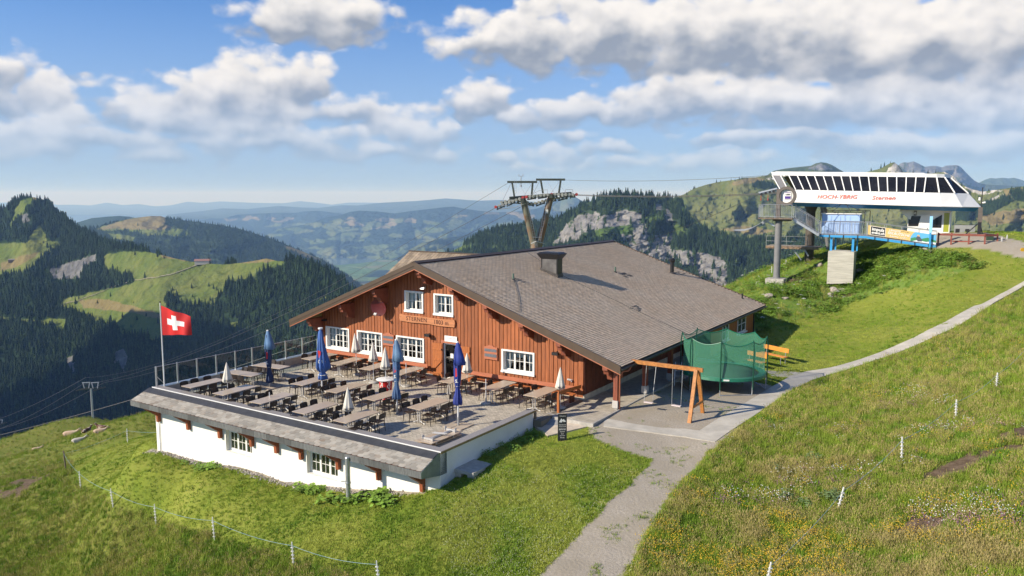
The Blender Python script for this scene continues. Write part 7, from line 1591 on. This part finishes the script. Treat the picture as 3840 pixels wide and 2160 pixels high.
for i, (x, y, s, l) in enumerate([(2163,684,.55,'largest pale rock right of the concrete block'),(2150,690,.32,'small pale rock touching the concrete block'),(2172,671,.30,'rounded rock above the largest pale rock'),(2091,702,.34,'pale rock left below the concrete block'),(2098,735,.75,'flat pale outcrop in the bare patch of the bank'),(2118,733,.5,'right piece of the outcrop in the bare patch'),(1948,728,.5,'rock just below the column foot'),(1935,748,.6,'bigger rock low on the bank near the roof corner'),(1975,752,.4,'small rock right of the roof corner'),(2090,742,.35,'small rock under the flat outcrop'),(2330,631,.5,'stone in the dry wall under the ramp end'),(2318,629,.4,'left stone of the dry wall under the ramp'),(2342,634,.35,'right stone of the dry wall under the ramp'),(2298,628,.4,'stone farther left under the ramp'),(2062,668,.5,'dark stone under the walkway')]): boulder(x, y, s, l, i)
# ------------------------------------------------------------------ grass, herbs and flowers
def blade_tuft(seed, n, h, spread, w, lean=.5, heads=None):
    r = random.Random(seed); mb = MB()
    for i in range(n):
        a = r.uniform(0, 6.28); d = r.uniform(0, spread); x, y = d*cos(a), d*sin(a); hh = h*r.uniform(.55, 1.1); la = r.uniform(0, 6.28); lx, ly = cos(la)*hh*lean*r.random(), sin(la)*hh*lean*r.random(); b_ = r.uniform(0, 3.14); wx, wy = w*cos(b_), w*sin(b_)
        mb.cur = 0; mb.add([(x-wx, y-wy, 0), (x+wx, y+wy, 0), (x+lx*.45+wx*.7, y+ly*.45+wy*.7, hh*.6), (x+lx*.45-wx*.7, y+ly*.45-wy*.7, hh*.6), (x+lx, y+ly, hh)], [(0, 1, 2, 3), (3, 2, 4)])
        if heads and r.random() < heads: mb.cur = 1; s = w*2.2; mb.add([(x+lx-s, y+ly, hh*.86), (x+lx, y+ly+s, hh*.9), (x+lx+s, y+ly, hh*.88), (x+lx, y+ly, hh*1.12)], [(0, 1, 3), (1, 2, 3), (2, 0, 3)])
    return mb
G1 = mat('grass_green', (.21, .30, .036), rough=.8, rnd=.3, spec=.15); G2 = mat('grass_light', (.31, .35, .06), rough=.8, rnd=.25, spec=.15); G3 = mat('grass_straw', (.34, .345, .085), rough=.85, rnd=.25, spec=.1); G4 = mat('grass_deep', (.15, .25, .028), rough=.8, rnd=.3, spec=.15); GS = mat('seed_heads', (.34, .28, .12), rough=.9, rnd=.3, spec=.1)
PM = [proto('tuft_source', blade_tuft(1, 16, .30, .16, .006, heads=.0), G1), proto('tuft_source', blade_tuft(2, 16, .34, .16, .006, heads=.4), G2, GS), proto('tuft_source', blade_tuft(3, 14, .38, .15, .005, heads=.5), G3, GS), proto('tuft_source', blade_tuft(4, 20, .26, .18, .008), G4)]
PLW = [proto('lawn_source', blade_tuft(5, 14, .055, .12, .006, .6), G1), proto('lawn_source', blade_tuft(6, 14, .05, .12, .006, .6), G2), proto('lawn_source', blade_tuft(7, 12, .07, .12, .007, .6), G4)]
def leaf_clump(seed, n, r0, h, m, lw=.05):
    r = random.Random(seed); mb = MB()
    for i in range(n):
        a = r.uniform(0, 6.28); q = r0*sqrt(r.random()); z = h*(1-(q/r0)**2*.6)*r.uniform(.4, 1); x, y = q*cos(a), q*sin(a); b_ = a+r.gauss(0, .6); l = lw*r.uniform(.8, 1.6); dx, dy = cos(b_)*l, sin(b_)*l; ex_, ey = -sin(b_)*l*.55, cos(b_)*l*.55; dz = r.uniform(-.4, .3)*l
        mb.add([(x, y, z), (x+dx*.5+ex_, y+dy*.5+ey, z+dz*.5+.01), (x+dx, y+dy, z+dz), (x+dx*.5-ex_, y+dy*.5-ey, z+dz*.5+.01)], [(0, 1, 2, 3)])
    return proto('herb_source', mb, m)
H1m = mat('herb_leaf', (.19, .32, .045), rough=.7, rnd=.3, spec=.25); H2m = mat('herb_leaf_dark', (.14, .25, .03), rough=.7, rnd=.3, spec=.25)
PH = [leaf_clump(11, 60, .30, .30, H1m), leaf_clump(12, 50, .26, .36, H2m), leaf_clump(13, 40, .34, .22, H1m, .07)]
def umbel(seed, hh=.7, m=None):
    r = random.Random(seed); mb = MB(); mb.cur = 0; mb.tube((0, 0, 0), (0, 0, hh), .008, n=4); mb.cur = 1
    for k in range(16): a = r.uniform(0, 6.28); q = .13*sqrt(r.random()); x, y, s, z = q*cos(a), q*sin(a), .028, hh+.03-q*.3; mb.add([(x-s, y-s, z), (x+s, y-s, z), (x+s, y+s, z+.01), (x-s, y+s, z+.01)], [(0, 1, 2, 3)])
    return proto('umbel_source', mb, H1m, m)
MW = mat('white_petals', (.72, .72, .66), rough=.8); MY = mat('yellow_petals', (.70, .46, .03), rough=.8); MP = mat('purple_petals', (.26, .10, .20), rough=.8); MPk = mat('pink_petals', (.55, .36, .34), rough=.8)
PU = [umbel(1, .7, MW), umbel(2, .55, MW)]
def flower(seed, m, hh=.3, n=7, s=.016, sp=.12):
    r = random.Random(seed); mb = MB()
    for k in range(n): x, y, z = r.gauss(0, sp), r.gauss(0, sp), hh*r.uniform(.7, 1.1); mb.add([(x-s, y, z), (x, y-s, z+.004), (x+s, y, z), (x, y+s, z-.004)], [(0, 1, 2, 3)]); mb.add([(x, y, z-.01), (x+s*.8, y, z+.014), (x, y+s*.8, z+.014)], [(0, 1, 2)])
    return proto('flower_source', mb, m)
PF = [flower(1, MY), flower(2, MY, .34, 10), flower(3, MW, .32, 7, .02), flower(4, MP, .28, 10, .015), flower(5, MPk, .36, 8, .014)]
def sample_ground(n, rmin, rmax, amax=36, pw=1.0, seed=0):
    r = np.random.default_rng(seed); inv = r.uniform(1/rmax**pw, 1/rmin**pw, n); R_ = inv**(-1/pw); t = np.tan(np.radians(amax))*r.uniform(-1, 1, n)
    x = R_*t; y = R_; z = ground_z(x, y); c = near_cover(x, y, z); u = (x-OO.x)*UU.x+(y-OO.y)*UU.y; v = (x-OO.x)*VV.x+(y-OO.y)*VV.y
    inside = (u > -18.62) & (u < -.25) & (v > -11.02) & (v < 23) | (u >= -.4) & (u < 2.3) & (v > -4.6) & (v < 23) & ~((u > 2.0) & (v < -3.5)); px, py = to_px(x, y, z)
    poly = PL_+PR_[::-1]; onp = inpoly(px, py, poly) | inpoly(px, py, [(1497,1050),(1762,1084),(1800,1113),(1503,1072)])
    ok = ~inside & ~onp & (z > -40); return x[ok], y[ok], z[ok], c[ok], px[ok], py[ok], r
def S(n, r, a, b_): s = r.uniform(a, b_, n); return np.stack([s, s, s*r.uniform(.8, 1.2, n)], -1)
def Rt(n, r): return np.stack([r.normal(0, .12, n), r.normal(0, .12, n), r.uniform(0, 6.28, n)], -1)
x, y, z, c, px, py, r = sample_ground(330000, 15, 115, seed=1)
m = (c[:, 2] > .5) & (c[:, 1] < .5) & (c[:, 0] < .5); x1, y1, z1 = x[m], y[m], z[m]; n = m.sum()
patch = fbm(x1*.5, y1*.5, 4, 61); p2 = fbm(x1*1.5+9, y1*1.5, 3, 66); q_ = r.random(n); ch = np.where(patch+q_*.16 > .80, 2, np.where(p2+q_*.15 > .68, 3, np.where(p2+q_*.3 > .63, 1, 0)))
keep = r.random(n) < .75; sz = S(n, r, .45, 1.0)*(1+.3*np.clip((y1-30)/40, 0, 1))[:, None]
scatter('meadow_grass', np.stack([x1, y1, z1-.02], -1)[keep], sz[keep], Rt(n, r)[keep], PM, label='tall mixed meadow grass with seed heads', choose=ch[keep])
m = (c[:, 2] <= .5) & (c[:, 1] < .5) & (c[:, 0] < .5) & (r.random(len(x)) < .7); n = m.sum()
pn = fbm(x[m]*.7, y[m]*.7, 3, 71)+r.normal(0, .06, n); scatter('lawn_grass', np.stack([x[m], y[m], z[m]-.008], -1), S(n, r, .8, 1.5)*(1+.4*np.clip((y[m]-30)/30, 0, 1))[:, None], Rt(n, r), PLW, label='short mown lawn grass', choose=np.where(pn > .50, 1, np.where(pn < .30, 2, 0)))
# ragged tufts creeping into gravel and dirt
m = ((c[:, 0] > .5) | (c[:, 1] > .5)) & (fbm(x*.9, y*.9, 4, 75) > .62) & (y < 60) & (r.random(len(x)) < .2); n = m.sum(); scatter('weed_tufts', np.stack([x[m], y[m], z[m]-.01], -1), S(n, r, .6, 1.3), Rt(n, r), PLW, label='small weeds growing through the gravel')
x, y, z, c, px, py, r = sample_ground(90000, 40, 95, seed=2); m = (c[:, 3] > .5) & (fbm(x*.5, y*.5, 4, 81) > .50) & (r.random(len(x)) < .75); n = m.sum()
scatter('bank_herbs', np.stack([x[m], y[m], z[m]-.05], -1), S(n, r, .9, 2.0), Rt(n, r), PH, label='leafy herbs covering the bank below the station')
m = (c[:, 3] > .5) & (r.random(len(x)) < .02) & (px < 2330); n = m.sum(); scatter('umbel_flowers', np.stack([x[m], y[m], z[m]], -1), S(n, r, .8, 1.3), Rt(n, r)*.7, PU, label='white umbel flowers on the bank')
x, y, z, c, px, py, r = sample_ground(60000, 16, 60, seed=3); meadow = (c[:, 2] > .5) & (px > 1500); pch = fbm(x*.45, y*.45, 3, 91); pc2 = fbm(x*.3+7, y*.3, 3, 95)
m = meadow & (pch+r.normal(0, .05, len(x)) > .60) & (r.random(len(x)) < .28); n = m.sum(); scatter('meadow_flowers', np.stack([x[m], y[m], z[m]], -1), S(n, r, .8, 1.3), Rt(n, r)*.5, PF, label='yellow, white and purple meadow flowers', choose=np.where(pc2[m] > .55, r.integers(0, 2, n), np.where(pc2[m] > .47, r.integers(3, 5, n), r.integers(1, 4, n))))
m = (c[:, 2] <= .5) & (c[:, 0] < .5) & (px > 1050) & (py > 1180) & (y < 34) & (np.hypot(px-1420, (py-1310)*1.3) < 330) & (r.random(len(x)) < .6); n = m.sum()
scatter('clover_flowers', np.stack([x[m], y[m], z[m]-.22], -1), S(n, r, .9, 1.1), Rt(n, r)*.1, [flower(8, mat('clover_white', (.50, .50, .38)), .30, 3, .012, .15)], label='white clover dotted over the lawn')
# leafy plants against the white walls
def plants(uv, name, label, protos, n, sx, seed, smin=.8, smax=1.6):
    r = np.random.default_rng(seed); P_ = []
    for (u, v, s) in uv:
        for _ in range(n): P_.append(bw(u+r.normal(0, s*sx), v+r.normal(0, s*.35)))
    X = np.array([p.x for p in P_]); Y = np.array([p.y for p in P_]); Z = ground_z(X, Y); k = len(X)
    scatter(name, np.stack([X, Y, Z], -1), S(k, r, smin, smax), Rt(k, r), protos, label=label)
PB = [leaf_clump(21, 40, .28, .34, H1m, .13), leaf_clump(22, 34, .24, .40, H1m, .15)]
plants([(-3.3,-11.9,.6),(-2.4,-11.7,.5),(-4.2,-12.3,.5),(-1.9,-12.1,.4)], 'dock_plants', 'broad leaved plants at the foot of the steel post', PB, 5, 1.0, 5, .6, 1.1)
plants([(-14.2,-11.55,.5),(-13.4,-11.7,.3),(-7.5,-11.6,.5),(-6.5,-11.7,.4)], 'wall_weeds', 'low green weeds at the foot of the white front wall', PB, 7, 1.0, 6, .4, .8)
plants([(0,-8.2,.3),(.1,-7,.4),(.05,-6,.4),(.05,-5,.3)], 'wall_weeds', 'dark weeds along the shaded side wall of the terrace', PH, 12, 1.0, 7, .5, .9)
plants([(k-18.4, -11.25, .3) for k in range(0, 17)], 'wall_gravel', 'grey gravel strip along the white front wall', [proto('gravel_source', MB().add([(0,0,0),(.06,0,.01),(.05,.05,.0),(0,.06,.01),(.025,.03,.045)], [(0,1,4),(1,2,4),(2,3,4),(3,0,4)]), mat('gravel_stone', (.36,.33,.30), rnd=.4))], 60, 1.4, 8)
plants([(19.5, -6, 1.2), (18.5, -5, .8)], 'thistle_clump', 'grey green thistle clump in the meadow beside the fence', [leaf_clump(31, 60, .35, .5, mat('thistle_leaf', (.14, .20, .11), rough=.8, rnd=.2), .12)], 1, .1, 9) if False else None
for (qx, qy, k, lab) in ((2110, 1262, 5, 'grey green thistle clump left of the leaning fence post'), (2010, 1278, 4, 'thistle clump farther left in the meadow'), (1950, 1180, 3, 'small grey green clump in the middle of the meadow')):
    p = march(qx, qy); r = np.random.default_rng(qx); X = p[0]+r.normal(0, .35, k); Y = p[1]+r.normal(0, .3, k); scatter('thistle_clump', np.stack([X, Y, ground_z(X, Y)], -1), S(k, r, .7, 1.2), Rt(k, r), [bpy.data.objects.get('thistle_source') or proto('thistle_source', leaf_clump(31, 60, .3, .5, mat('thistle_leaf', (.16, .24, .08), rough=.8, rnd=.25), .08).data)], label=lab)
